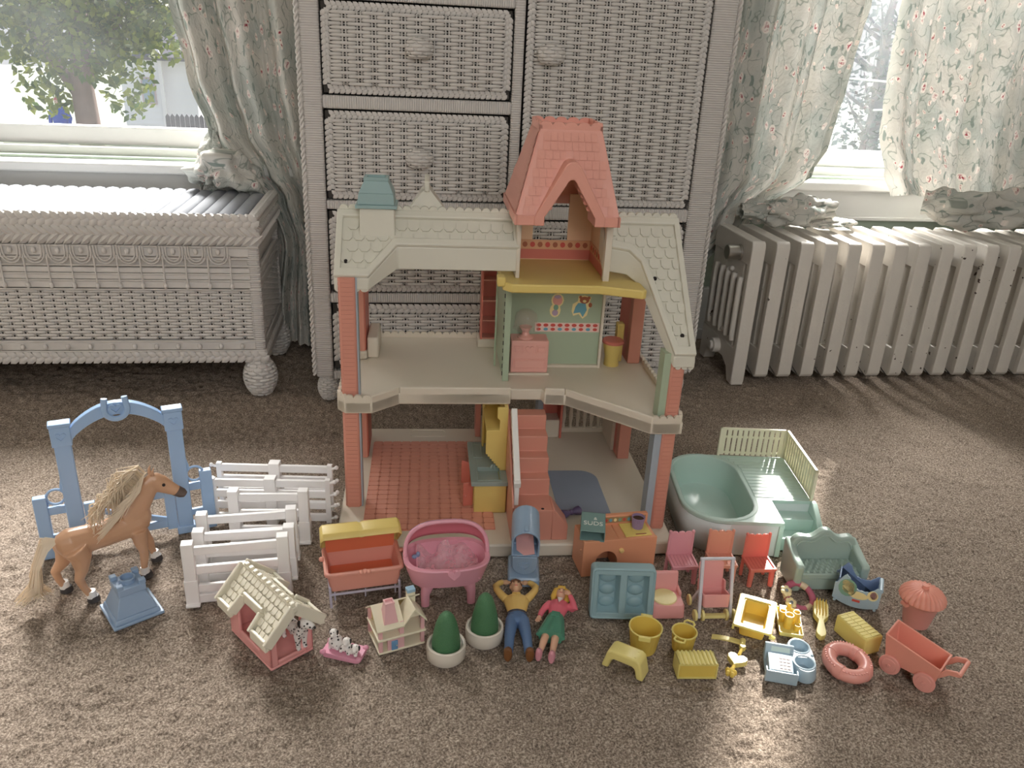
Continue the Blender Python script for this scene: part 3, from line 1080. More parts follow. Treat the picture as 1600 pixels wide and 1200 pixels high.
def drape(parent, name, rows, nf, width, seed, nz_=90, nu=150, crease=0.004):
    """hanging cloth: rows = (z, x_left, x_right, y, fold depth)"""
    rg = random.Random(seed)
    ph = [rg.uniform(0, 6.28) for _ in range(8)]
    z0, z1 = rows[0][0], rows[-1][0]
    P = []
    for i in range(nz_ + 1):
        z = z0 + (z1 - z0) * i / nz_
        _, xl, xr_, y, am = interp(rows, z)
        row = []
        for j in range(nu + 1):
            u = j / nu
            f = u * nf * 2 * PI
            w_ = math.sin(f + ph[0] + 0.7 * math.sin(f * 0.37 + ph[1]) + 0.5 * math.sin(z * 3 + ph[2]))
            w2 = math.sin(f * 2.3 + ph[3] + z * 5) * 0.35
            cr = crease * (math.sin(70 * z + 25 * u + ph[4]) * math.sin(46 * u + 31 * z + ph[5]))
            x = xl + (xr_ - xl) * (u + 0.012 * math.cos(f + ph[0]))
            row.append((x, y + am * (w_ + w2) + cr, z + 0.004 * math.sin(f + ph[6])))
        P.append(row)
    H_ = z0 - z1
    return grid_mesh(name, P, lambda i, j: (width * j / nu + seed * 0.37, H_ * i / nz_), parent, M_CURT)

def bunch(parent, name, path, rads, seed, nr=60, nu=64, squash=0.75):
    """gathered roll of cloth lying along a path"""
    rg = random.Random(seed)
    ph = [rg.uniform(0, 6.28) for _ in range(8)]
    V_ = [Vector(p) for p in path]
    P = []
    m = len(V_) - 1
    for i in range(nr + 1):
        t = i / nr * m
        k = min(int(t), m - 1)
        s = t - k
        s2 = s * s * (3 - 2 * s)
        c = V_[k].lerp(V_[k + 1], s)
        rr = rads[k] + (rads[k + 1] - rads[k]) * s2
        tg = (V_[min(k + 1, m)] - V_[k]).normalized()
        a = Vector((0, 0, 1)) - tg * tg.z
        a.normalize()
        b_ = tg.cross(a)
        row = []
        for j in range(nu + 1):
            th = 2 * PI * j / nu
            q = rr * (1 + 0.20 * math.sin(3 * th + ph[0] + 3 * t) + 0.13 * math.sin(5 * th + ph[1] - 5 * t) + 0.07 * math.sin(9 * th + ph[2] + 9 * t))
            row.append(tuple(c + a * (q * squash * math.cos(th)) + b_ * (q * math.sin(th))))
        P.append(row)
    return grid_mesh(name, P, lambda i, j: (j / nu * 0.3 + seed, i / nr * 0.35), parent, M_CURT)

c1 = thing('flowered_curtain', 'flowered curtain swept aside between the left window and the dresser', 'curtain', (0, 0, 0))
drape(c1, 'cloth', [(1.95, -0.58, -0.13, 1.885, 0.02), (0.77, -0.452, -0.150, 1.885, 0.022), (0.62, -0.430, -0.150, 1.885, 0.024), (0.50, -0.395, -0.150, 1.88, 0.024), (0.42, -0.345, -0.15, 1.90, 0.020), (0.36, -0.300, -0.145, 1.915, 0.018), (0.26, -0.265, -0.14, 1.90, 0.018), (0.10, -0.285, -0.135, 1.885, 0.022), (0.02, -0.29, -0.13, 1.875, 0.025)], 3.6, 0.8, 1)
drape(c1, 'light_block_layer', [(1.95, -0.56, -0.13, 1.925, 0.010), (0.77, -0.435, -0.150, 1.925, 0.010), (0.62, -0.412, -0.150, 1.925, 0.010), (0.50, -0.372, -0.150, 1.925, 0.010), (0.44, -0.33, -0.15, 1.93, 0.008)], 3.0, 0.7, 11, nz_=40, nu=70)  # unseen second layer added to cut the light through this curtain
bunch(c1, 'bunched_fold', [(-0.425, 1.91, 0.385), (-0.41, 1.885, 0.42), (-0.365, 1.87, 0.435), (-0.32, 1.875, 0.40), (-0.28, 1.885, 0.36)], [0.012, 0.040, 0.052, 0.042, 0.015], 2)
bunch(c1, 'bunched_fold', [(-0.385, 1.90, 0.50), (-0.395, 1.885, 0.45), (-0.41, 1.88, 0.40), (-0.37, 1.89, 0.385)], [0.012, 0.028, 0.034, 0.012], 5)
c2 = thing('flowered_curtain', 'flowered curtain pulled towards the dresser at the radiator window', 'curtain', (0, 0, 0))
drape(c2, 'cloth', [(1.95, 0.69, 1.10, 1.885, 0.02), (0.84, 0.69, 1.082, 1.885, 0.022), (0.66, 0.69, 1.060, 1.885, 0.024), (0.52, 0.695, 1.038, 1.88, 0.024), (0.44, 0.70, 1.005, 1.875, 0.022), (0.385, 0.70, 0.93, 1.872, 0.018), (0.345, 0.705, 0.88, 1.88, 0.015), (0.20, 0.70, 0.765, 1.90, 0.014), (0.06, 0.70, 0.76, 1.90, 0.012)], 4.2, 0.95, 3)
bunch(c2, 'bunched_fold', [(0.80, 1.80, 0.37), (0.86, 1.80, 0.372), (0.93, 1.785, 0.375), (0.99, 1.79, 0.378), (1.015, 1.81, 0.376)], [0.02, 0.036, 0.041, 0.038, 0.026], 4)
bunch(c2, 'bunched_fold', [(0.93, 1.75, 0.352), (1.00, 1.765, 0.352), (1.06, 1.78, 0.352), (1.09, 1.79, 0.350)], [0.012, 0.022, 0.02, 0.006], 6, squash=0.45)
c3 = thing('flowered_curtain', 'flowered curtain at the far right bundled on top of the radiator', 'curtain', (0, 0, 0))
drape(c3, 'cloth', [(1.95, 1.150, 1.80, 1.885, 0.02), (0.84, 1.148, 1.78, 1.885, 0.022), (0.66, 1.150, 1.78, 1.88, 0.026), (0.55, 1.158, 1.78, 1.875, 0.028), (0.46, 1.185, 1.77, 1.87, 0.026), (0.405, 1.215, 1.75, 1.865, 0.016)], 5.0, 1.5, 9)
bunch(c3, 'bunched_fold', [(1.285, 1.84, 0.392), (1.34, 1.80, 0.39), (1.45, 1.78, 0.388), (1.58, 1.78, 0.398), (1.70, 1.80, 0.39)], [0.03, 0.048, 0.046, 0.055, 0.03], 8, squash=0.85)

# curtain feet: put each curtain's own origin on the floor below it
for c, (x, y) in ((c1, (-0.22, 1.90)), (c2, (0.80, 1.90)), (c3, (1.45, 1.88))):
    c.location = (x, y, 0)
    for ch in c.children:
        ch.location = (-x, -y, 0)

# ================================================================== the dollhouse
P_CREAM = mat('cream_plastic', rgb(220, 210, 192), 0.38, 0.02, 12, trans=0.06)
P_PINK = mat('salmon_plastic', rgb(218, 144, 122), 0.36, 0.03, 14, trans=0.10)
P_ROSE = mat('deep_coral_plastic', rgb(214, 112, 92), 0.4, 0.03, 14, trans=0.12)
P_TOWER = mat('rose_roof_plastic', rgb(220, 148, 128), 0.4, 0.03, 20, bump=0.15, bscale=120)
P_SAGE = mat('sage_green_plastic', rgb(162, 180, 152), 0.4, 0.02, 12)
P_YEL = mat('butter_yellow_plastic', rgb(230, 204, 108), 0.36, 0.02, 12, trans=0.12)
P_PEACH = mat('peach_plastic', rgb(234, 194, 154), 0.45, 0.02, 12)
P_RUG = mat('blue_rug_plastic', rgb(138, 152, 172), 0.55, 0.04, 40)
P_BLUEG = mat('blue_grey_plastic', rgb(158, 172, 184), 0.45, 0.02, 12)
P_TEAL = mat('slate_teal_plastic', rgb(136, 166, 166), 0.4, 0.03, 12)
P_CTR = mat('grey_green_plastic', rgb(140, 158, 150), 0.4, 0.03, 20)
P_WHITE = mat('white_plastic', rgb(240, 238, 234), 0.33, 0.02, 12, trans=0.06)
P_DARK = mat('hole_shade_and_eye_black', rgb(40, 34, 34), 0.9)  # painted dark of holes and slots; also the eye colour
P_TILE = mat('coral_tile_plastic', rgb(220, 148, 124), 0.42, 0.03, 18)
P_GROUT = P_TILE

H = thing('dollhouse', 'large open toy dollhouse with cream roofs and a pink tower', 'dollhouse', (0.15, 0.993, 0), -2.3)
ZB_, ZS0, ZS1, ZR = 0.022, 0.188, 0.207, 0.216

MB().prism([(-0.241, 0.012), (-0.229, 0.0), (0.252, 0.0), (0.264, 0.012), (0.264, 0.393), (-0.241, 0.393)], 0, ZB_).build('base', P_CREAM, H, bevel=0.003)
# moulded grip outline at the back of the base
MB().ring(rrect(-0.138, -0.072, 0.357, 0.385, 0.008), rrect(-0.136, -0.074, 0.359, 0.383, 0.007), ZB_, ZB_ + 0.0012).build('grip_outline', P_CREAM, H)
# tiled kitchen floor
fl = MB().box(-0.204, -0.004, 0.041, 0.334, ZB_ - 0.001, ZB_ + 0.0003).build('tile_floor', P_GROUT, H)
NX, NY = 12, 20
tw, td = 0.198 / NX, 0.291 / NY
c_ = 0.0022
g_ = 0.0006
oct_ = [(c_, g_), (tw - c_, g_), (tw - g_, c_), (tw - g_, td - c_), (tw - c_, td - g_), (c_, td - g_), (g_, td - c_), (g_, c_)]
tile0 = None
for j in range(NY):
    for i in range(NX):
        lo = (-0.203 + i * tw, 0.042 + j * td, ZB_ + 0.0003)
        if tile0 is None:
            tile0 = MB().prism(oct_, 0, 0.0024).build('tile', P_TILE, fl, flat=True)
            tile0.location = lo
        else:
            inst(tile0, 'tile', fl, lo)
# blue rug moulded in the parlour floor
rp = [(0.100, 0.08), (0.183, 0.078)] + [(0.183 - 0.03 + 0.03 * math.cos(t), 0.192 + 0.03 * math.sin(t)) for t in [PI / 2 * q / 6 for q in range(7)]] + [(0.100, 0.222)]
MB().prism(rp, ZB_ - 0.001, ZB_ + 0.0012).build('rug', P_RUG, H)

# ---- stairs
st_y = [0.011, 0.057, 0.078, 0.101, 0.128]
st_z = [0.0733, 0.100, 0.125, 0.150, 0.173]
prof = [(0.011, ZB_), (0.011, 0.0733)]
for k in range(1, 5):
    prof += [(st_y[k], st_z[k - 1]), (st_y[k], st_z[k])]
prof += [(0.152, 0.173), (0.152, ZB_)]
sx = MB().prism(prof, 0.0185, 0.077, 'x')
sx.add([(0.077, 0.011, ZB_), (0.101, 0.011, ZB_), (0.101, 0.011, 0.047), (0.080, 0.011, 0.0733), (0.077, 0.011, 0.0733), (0.077, 0.057, ZB_), (0.101, 0.04, ZB_), (0.101, 0.04, 0.047), (0.080, 0.05, 0.0733), (0.077, 0.057, 0.0733)],
       [(0, 1, 2, 3, 4), (9, 8, 7, 6, 5), (0, 5, 6, 1), (1, 6, 7, 2), (2, 7, 8, 3), (3, 8, 9, 4), (4, 9, 5, 0)])
S_ = sx.build('staircase', P_PINK, H, bevel=0.0012)
for x in (0.026, 0.062):
    MB().cyl((x, 0.016, 0.0725), (x, 0.016, 0.0737), 0.0024, n=10).build('peg_hole_shade', P_DARK, S_)
MB().prism([(0.011, ZB_), (0.011, 0.078), (0.022, 0.09), (0.15, 0.188), (0.152, ZB_)], 0.0165, 0.0188, 'x').build('stair_side', P_PINK, H)
hr = MB()
hr.bar((0.0235, 0.028, 0.112), (0.0235, 0.112, 0.190), 0.009, 0.012)
hr.bar((0.0235, 0.022, 0.109), (0.0235, 0.034, 0.113), 0.010, 0.010)
hr.box(0.020, 0.027, 0.026, 0.034, 0.0733, 0.112)
for k in range(1, 5):
    y = 0.034 + k * 0.0185
    hr.box(0.0215, 0.0255, y, y + 0.004, st_z[min(k, 4)] - 0.03, 0.110 + (y - 0.028) * 0.93)
hr.build('handrail', P_WHITE, H, bevel=0.001)

# ---- kitchen unit
K = MB().box(-0.035, 0.0155, 0.088, 0.222, ZB_, 0.0725).build('kitchen_cabinet', P_YEL, H, bevel=0.002)
ct = MB()
ct.box(-0.040, -0.028, 0.085, 0.224, 0.072, 0.079)
ct.box(0.006, 0.0175, 0.085, 0.224, 0.072, 0.079)
ct.box(-0.028, 0.006, 0.085, 0.092, 0.072, 0.079)
ct.box(-0.028, 0.006, 0.132, 0.224, 0.072, 0.079)
ct.box(-0.027, 0.005, 0.093, 0.131, 0.0727, 0.0735)
ct.ring([(-0.03, 0.0905), (0.008, 0.0905), (0.008, 0.1345), (-0.03, 0.1345)], [(-0.028, 0.092), (0.006, 0.092), (0.006, 0.132), (-0.028, 0.132)], 0.079, 0.0802)
ct.ring([(-0.033, 0.165), (-0.017, 0.165), (-0.017, 0.215), (-0.033, 0.215)], [(-0.031, 0.167), (-0.019, 0.167), (-0.019, 0.213), (-0.031, 0.213)], 0.079, 0.0802)
ct.build('worktop', P_CTR, H, bevel=0.0008)
MB().tube([(-0.001, 0.128, 0.079), (-0.001, 0.128, 0.088), (-0.006, 0.12, 0.090), (-0.009, 0.117, 0.086)], 0.0018, 8).build('tap', P_CTR, H)
hp = [(0.0165, 0.079), (0.0165, 0.188), (0.000, 0.188), (0.000, 0.171), (0.004, 0.167), (0.004, 0.150), (-0.0165, 0.150), (-0.0165, 0.112)]
n_ = 8
for k in range(1, n_ * 2):
    t = k / (n_ * 2)
    o_ = 0.0016 if k % 2 else -0.0002
    hp.append((-0.0165 + 0.026 * t - o_, 0.112 - 0.033 * t - o_))
hu = MB().prism(hp, 0.122, 0.127, 'y')
hu.box(-0.0165, 0.0165, 0.127, 0.222, 0.146, 0.150)
hu.box(0.011, 0.0165, 0.127, 0.222, 0.079, 0.188)
hu.box(-0.0165, 0.011, 0.217, 0.222, 0.079, 0.188)
hu.box(-0.0165, -0.0135, 0.205, 0.222, 0.079, 0.188)
hu.box(-0.0165, 0.0165, 0.16, 0.222, 0.184, 0.188)
hu.build('hutch', P_YEL, H, bevel=0.0008)
kd = MB(Matrix.Translation((-0.036, 0.105, 0.0)) @ Matrix.Rotation(R(15), 4, 'Z')).box(-0.016, 0, -0.0015, 0.0015, 0.028, 0.069).build('cabinet_door', P_ROSE, H, bevel=0.0008)
MB(Matrix.Translation((-0.036, 0.105, 0.0)) @ Matrix.Rotation(R(15), 4, 'Z')).ball((-0.013, -0.003, 0.048), 0.0028).build('knob', P_ROSE, kd)
kd = MB(Matrix.Translation((-0.036, 0.165, 0.0)) @ Matrix.Rotation(R(-35), 4, 'Z')).box(-0.018, 0, -0.0015, 0.0015, 0.028, 0.07).build('cabinet_door', P_ROSE, H, bevel=0.0008)

# ---- corner posts with brick courses
def post(x0, x1, y0, y1, z0, z1, inner, side, courses=True, name='post'):
    p = MB().box(x0, x1, y0, y1, z0, z1).build(name, P_PINK, H, bevel=0.0025)
    if courses:
        c = MB()
        n = int((z1 - z0) / 0.0066)
        for k in range(n):
            a = z0 + (z1 - z0) * k / n + 0.0005
            c.box(x0 + 0.003, x1 - 0.003, y0 - 0.0007, y0 + 0.001, a, a + (z1 - z0) / n - 0.0011)
            xo = x0 if side < 0 else x1
            c.box(xo - 0.001, xo + 0.001, y0 + 0.004, y1 - 0.002, a, a + (z1 - z0) / n - 0.0011)
        stuff(c.build('brick_courses', P_PINK, p, flat=True))
    if inner:
        xi = (x1, x1 + 0.0022) if side < 0 else (x0 - 0.0105, x0)
        MB().box(xi[0], xi[1], y0 + 0.003, y1 - 0.001, z0, z1).build('post_lining', inner, p)
    return p
post(-0.233, -0.2095, 0.111, 0.137, ZB_, 0.190, P_BLUEG, -1)
post(-0.233, -0.2095, 0.111, 0.137, 0.207, 0.392, P_BLUEG, -1)
post(0.236, 0.256, 0.038, 0.066, ZB_, 0.190, P_BLUEG, 1)
post(0.236, 0.256, 0.038, 0.066, 0.207, 0.310, P_SAGE, 1)
for z0, z1 in ((ZB_, 0.19), (0.207, 0.40)):
    p = MB().box(-0.2235, -0.2095, 0.279, 0.362, z0, z1).build('wall_panel', P_ROSE, H, bevel=0.001)
    MB().box(-0.2245, -0.2110, 0.275, 0.2795, z0, z1).build('panel_edge', P_PINK, p, bevel=0.0008)
    p = MB().box(0.2335, 0.2375, 0.270, 0.35, z0, z1 - 0.02).build('wall_panel', P_ROSE, H, bevel=0.001)
    MB().box(0.2335, 0.2545, 0.266, 0.286, z0, z1 - 0.02).build('panel_edge', P_PINK, p, bevel=0.0012)
MB().box(-0.208, -0.189, 0.281, 0.362, 0.207, 0.243).box(-0.222, -0.208, 0.272, 0.29, 0.207, 0.222).build('window_seat', P_CREAM, H, bevel=0.003)
MB().box(-0.018, -0.0085, 0.355, 0.392, ZB_, 0.19).build('back_post', P_PINK, H, bevel=0.001)
MB().box(-0.008, 0.016, 0.355, 0.392, ZB_, 0.05).build('back_block', P_CREAM, H, bevel=0.002)
# red niche, balustrade and white end wall at the back of the parlour
ni = MB().box(0.098, 0.108, 0.36, 0.392, ZB_, 0.19).build('parlour_jamb', P_BLUEG, H)
nb_ = MB().box(0.108, 0.112, 0.35, 0.39, ZB_, 0.19).box(0.140, 0.144, 0.35, 0.39, ZB_, 0.19).box(0.112, 0.140, 0.386, 0.39, ZB_, 0.19).build('niche', P_ROSE, H)
MB().box(0.112, 0.140, 0.352, 0.386, ZB_, 0.058).build('niche_seat', P_CREAM, H, bevel=0.002)
MB().box(0.144, 0.238, 0.374, 0.382, ZB_, 0.031).box(0.144, 0.238, 0.374, 0.382, 0.105, 0.114).box(0.228, 0.238, 0.30, 0.382, ZB_, 0.15).build('balustrade_frame', P_CREAM, H, bevel=0.001)
bal0 = None
for k in range(6):
    x = 0.152 + k * 0.0135
    if bal0 is None:
        bal0 = MB().lathe([(0.0034, 0), (0.0024, 0.008), (0.0042, 0.022), (0.0026, 0.045), (0.0026, 0.052), (0.0042, 0.064), (0.0034, 0.075)], 10).build('baluster', P_CREAM, H)
        bal0.location = (x, 0.378, 0.031)
    else:
        inst(bal0, 'baluster', H, (x, 0.378, 0.031))

# ---- upper floor
SL = [(-0.241, 0.116), (-0.229, 0.101), (-0.190, 0.101), (-0.150, 0.135), (0.020, 0.135), (0.022, 0.152), (0.070, 0.152), (0.073, 0.135), (0.104, 0.132), (0.216, 0.030), (0.262, 0.030), (0.264, 0.042), (0.264, 0.393), (-0.241, 0.393)]
MB().prism(SL, ZS0, ZS1).build('upper_floor', P_CREAM, H, bevel=0.002)
def strip(path, w, z0, z1):
    mb = MB()
    for a, b_ in zip(path, path[1:]):
        d = (Vector(b_) - Vector(a)).normalized()
        n = Vector((-d.y, d.x)) * w
        mb.prism([a, b_, (b_[0] + n.x, b_[1] + n.y), (a[0] + n.x, a[1] + n.y)], z0, z1)
    return mb
strip([(-0.190, 0.101), (-0.150, 0.135), (0.020, 0.135)], 0.007, ZS0 + 0.001, ZR).build('floor_rim', P_CREAM, H, bevel=0.0018)
strip([(0.073, 0.135), (0.104, 0.132), (0.216, 0.030)], 0.007, ZS0 + 0.001, ZR).build('floor_rim', P_CREAM, H, bevel=0.0018)
def scallops(p0, p1, z, n, r, w, base=None, drop=False):
    """strip with a row of half-round bumps on top (or below)"""
    a, b_ = Vector(p0), Vector(p1)
    d = (b_ - a)
    L_ = d.length
    d.normalize()
    nn = Vector((-d.y, d.x))
    pts = [(0, base), (0, z)]
    for k in range(n):
        c = L_ * (k + 0.5) / n
        hr_ = L_ / n * 0.5
        for q in range(7):
            t = PI - PI * q / 6
            pts.append((c + hr_ * 0.92 * math.cos(t), z + (-1 if drop else 1) * r * math.sin(t)))
    pts += [(L_, z), (L_, base)]
    mb = MB()
    f = lambda p, o: (a.x + d.x * p[0] + nn.x * o, a.y + d.y * p[0] + nn.y * o, p[1])
    m = len(pts)
    mb.add([f(p, 0) for p in pts] + [f(p, w) for p in pts], [tuple(range(m)), tuple(range(2 * m - 1, m - 1, -1))] + [(i, (i + 1) % m, m + (i + 1) % m, m + i) for i in range(m)])
    return mb
for (p0, p1, n) in (((-0.241, 0.116), (-0.229, 0.101), 2), ((-0.229, 0.101), (-0.190, 0.101), 3), ((0.216, 0.030), (0.258, 0.030), 4), ((0.259, 0.030), (0.264, 0.042), 1), ((0.264, 0.042), (0.264, 0.39), 24), ((-0.241, 0.39), (-0.241, 0.116), 20), ((-0.015, 0.393), (-0.2, 0.393), 14)):
    scallops(p0, p1, 0.2135, n, 0.004, 0.0055, ZS0 + 0.002).build('scalloped_edge', P_CREAM, H, bevel=0.0008)
# sage divider, nursery back wall, coral bookcase
MB().box(0.0105, 0.0205, 0.184, 0.192, ZS1, 0.372).build('divider_edge', P_SAGE, H, bevel=0.0008)
dv = MB().box(0.0125, 0.0165, 0.192, 0.345, ZS1, 0.372).build('divider_wall', P_SAGE, H)
dh = MB()
for k in range(12):
    dh.box(0.0095, 0.0126, 0.186, 0.189, 0.216 + k * 0.0128, 0.216 + k * 0.0128 + 0.006)
dh.build('divider_slot_shade', P_DARK, dv)
MB().box(0.002, 0.0045, 0.25, 0.256, ZS1, 0.385).build('divider_pole', P_SAGE, H)
MB().box(0.0205, 0.178, 0.252, 0.256, ZS1, 0.376).build('nursery_wall', P_SAGE, H)
MB().box(0.0205, 0.180, 0.246, 0.256, ZS1, ZS1 + 0.004).box(0.1765, 0.1805, 0.244, 0.258, ZS1, 0.374).build('nursery_skirting', P_CREAM, H)
bc = MB().box(-0.0155, -0.0125, 0.340, 0.372, 0.222, 0.376).box(0.0185, 0.0215, 0.340, 0.372, 0.222, 0.376).box(-0.0125, 0.0185, 0.366, 0.372, 0.222, 0.376).build('bookcase', P_ROSE, H)
for z in (0.222, 0.254, 0.290, 0.327, 0.364):
    MB().box(-0.0125, 0.0185, 0.342, 0.366, z, z + 0.0025).build('shelf', P_PINK, bc)
MB().box(-0.020, 0.024, 0.337, 0.375, ZS1, 0.222).build('bookcase_base', P_CREAM, H, bevel=0.0015)
# printed nursery stickers
def sticker(parent, name, polys, y):
    for k, (pts, m) in enumerate(polys):
        o = MB().prism(pts, y - 0.0003 * (k + 1), y, 'y').build(name if k == 0 else 'print', m, parent if k == 0 else first, flat=True)
        if k == 0:
            first = o
    return first
S_CRM = mat('sticker_cream', rgb(245, 228, 170), 0.5)
S_BRN = mat('sticker_brown', rgb(170, 100, 70), 0.5)
S_BLU = mat('sticker_blue', rgb(110, 170, 190), 0.5)
S_LIL = mat('sticker_lilac', rgb(190, 165, 190), 0.5)
S_PNK = mat('sticker_pink', rgb(235, 170, 160), 0.5)
S_RED = mat('sticker_red', rgb(205, 85, 75), 0.5)
S_GRN = mat('sticker_green', rgb(130, 170, 150), 0.5)
def ell(cx, cz, rx, rz, n=12, a=0.0):
    return [(cx + rx * math.cos(t) * math.cos(a) - rz * math.sin(t) * math.sin(a), cz + rx * math.cos(t) * math.sin(a) + rz * math.sin(t) * math.cos(a)) for t in [2 * PI * k / n for k in range(n)]]
bx_, bz_ = 0.143, 0.312
sticker(H, 'bear_sticker', [
    ([(bx_ - 0.016, bz_ - 0.008), (bx_ - 0.013, bz_ - 0.016), (bx_ - 0.004, bz_ - 0.013), (bx_ + 0.003, bz_ - 0.021), (bx_ + 0.01, bz_ - 0.015), (bx_ + 0.012, bz_ - 0.004), (bx_ + 0.017, bz_ + 0.001), (bx_ + 0.013, bz_ + 0.008), (bx_ + 0.015, bz_ + 0.016), (bx_ + 0.004, bz_ + 0.019), (bx_ - 0.006, bz_ + 0.018), (bx_ - 0.007, bz_ + 0.009), (bx_ - 0.015, bz_ + 0.004)], S_CRM),
    ([(bx_ - 0.013, bz_ - 0.012), (bx_ - 0.002, bz_ - 0.010), (bx_ + 0.003, bz_ - 0.018), (bx_ + 0.009, bz_ - 0.006), (bx_ + 0.006, bz_ + 0.006), (bx_ - 0.006, bz_ + 0.006), (bx_ - 0.01, bz_)], S_BLU),
    (ell(bx_ + 0.004, bz_ + 0.011, 0.008, 0.006), S_BRN), (ell(bx_ - 0.003, bz_ + 0.016, 0.0025, 0.0025), S_BRN), (ell(bx_ + 0.011, bz_ + 0.015, 0.0025, 0.0025), S_BRN),
    (ell(bx_ + 0.014, bz_ + 0.003, 0.003, 0.004), S_BRN), (ell(bx_ + 0.004, bz_ + 0.0095, 0.003, 0.0022), S_CRM)], 0.252)
bx_, bz_ = 0.1025, 0.314
sticker(H, 'baby_sticker', [(ell(bx_, bz_ + 0.008, 0.0105, 0.0115), S_CRM), (ell(bx_ - 0.003, bz_ - 0.009, 0.009, 0.012), S_CRM), (ell(bx_, bz_ + 0.008, 0.008, 0.0085), S_PNK), (ell(bx_, bz_ + 0.014, 0.006, 0.003), S_LIL), (ell(bx_ - 0.002, bz_ - 0.004, 0.004, 0.005), S_GRN), (ell(bx_ - 0.003, bz_ - 0.013, 0.005, 0.005), S_LIL)], 0.252)
bs = MB().box(0.068, 0.1755, 0.2514, 0.252, 0.268, 0.2835).build('border_sticker', mat('sticker_pale_pink', rgb(238, 208, 198), 0.5), H)
for k in range(9):
    x = 0.074 + k * 0.0118
    MB().prism(ell(x, 0.2795, 0.0042, 0.0028), 0.2510, 0.2514, 'y').build('print', S_RED, bs, flat=True)
    MB().prism(ell(x, 0.2725, 0.0038, 0.0026), 0.2510, 0.2514, 'y').build('print', S_BLU if k % 2 else S_RED, bs, flat=True)

# ---- attic floor and tower room
MB().prism([(0.0, 0.145), (0.0, 0.132), (0.012, 0.118), (0.140, 0.118), (0.200, 0.096), (0.206, 0.10), (0.206, 0.285), (0.0, 0.285)], 0.372, 0.385).build('attic_floor', P_YEL, H, bevel=0.002)
MB().box(-0.008, 0.004, 0.128, 0.15, 0.378, 0.392).build('attic_bracket', P_YEL, H, bevel=0.002)
tw_ = MB()
tw_.box(0.026, 0.058, 0.270, 0.274, 0.385, 0.49).box(0.114, 0.153, 0.270, 0.274, 0.385, 0.49).box(0.058, 0.114, 0.270, 0.274, 0.385, 0.415)
tw_.box(0.1525, 0.156, 0.150, 0.274, 0.385, 0.49)
tw_.build('tower_wall', P_PEACH, H)
MB().box(0.020, 0.026, 0.152, 0.274, 0.385, 0.48).build('tower_side', P_CREAM, H, bevel=0.001)
MB().box(0.149, 0.1585, 0.142, 0.152, 0.385, 0.482).build('tower_side', P_CREAM, H, bevel=0.001)
ws = MB().box(0.027, 0.152, 0.2685, 0.2702, 0.3865, 0.402).box(0.1515, 0.1526, 0.152, 0.270, 0.3865, 0.402).build('tower_wainscot', P_ROSE, H)
wb = MB().box(0.027, 0.152, 0.2685, 0.2702, 0.402, 0.417).box(0.1515, 0.1526, 0.152, 0.270, 0.402, 0.417).build('tower_border', mat('border_print_ground', rgb(222, 170, 130), 0.5), H)
for k in range(10):
    x = 0.034 + k * 0.0122
    MB().prism(ell(x, 0.4095, 0.0042, 0.0045, 8), 0.2680, 0.2686, 'y').build('print', S_BRN if k % 2 else S_RED, wb, flat=True)
for k in range(7):
    y = 0.165 + k * 0.0145
    MB().prism(ell(y, 0.4095, 0.0042, 0.0045, 8), 0.1511, 0.1516, 'x').build('print', S_BRN if k % 2 else S_RED, wb, flat=True)

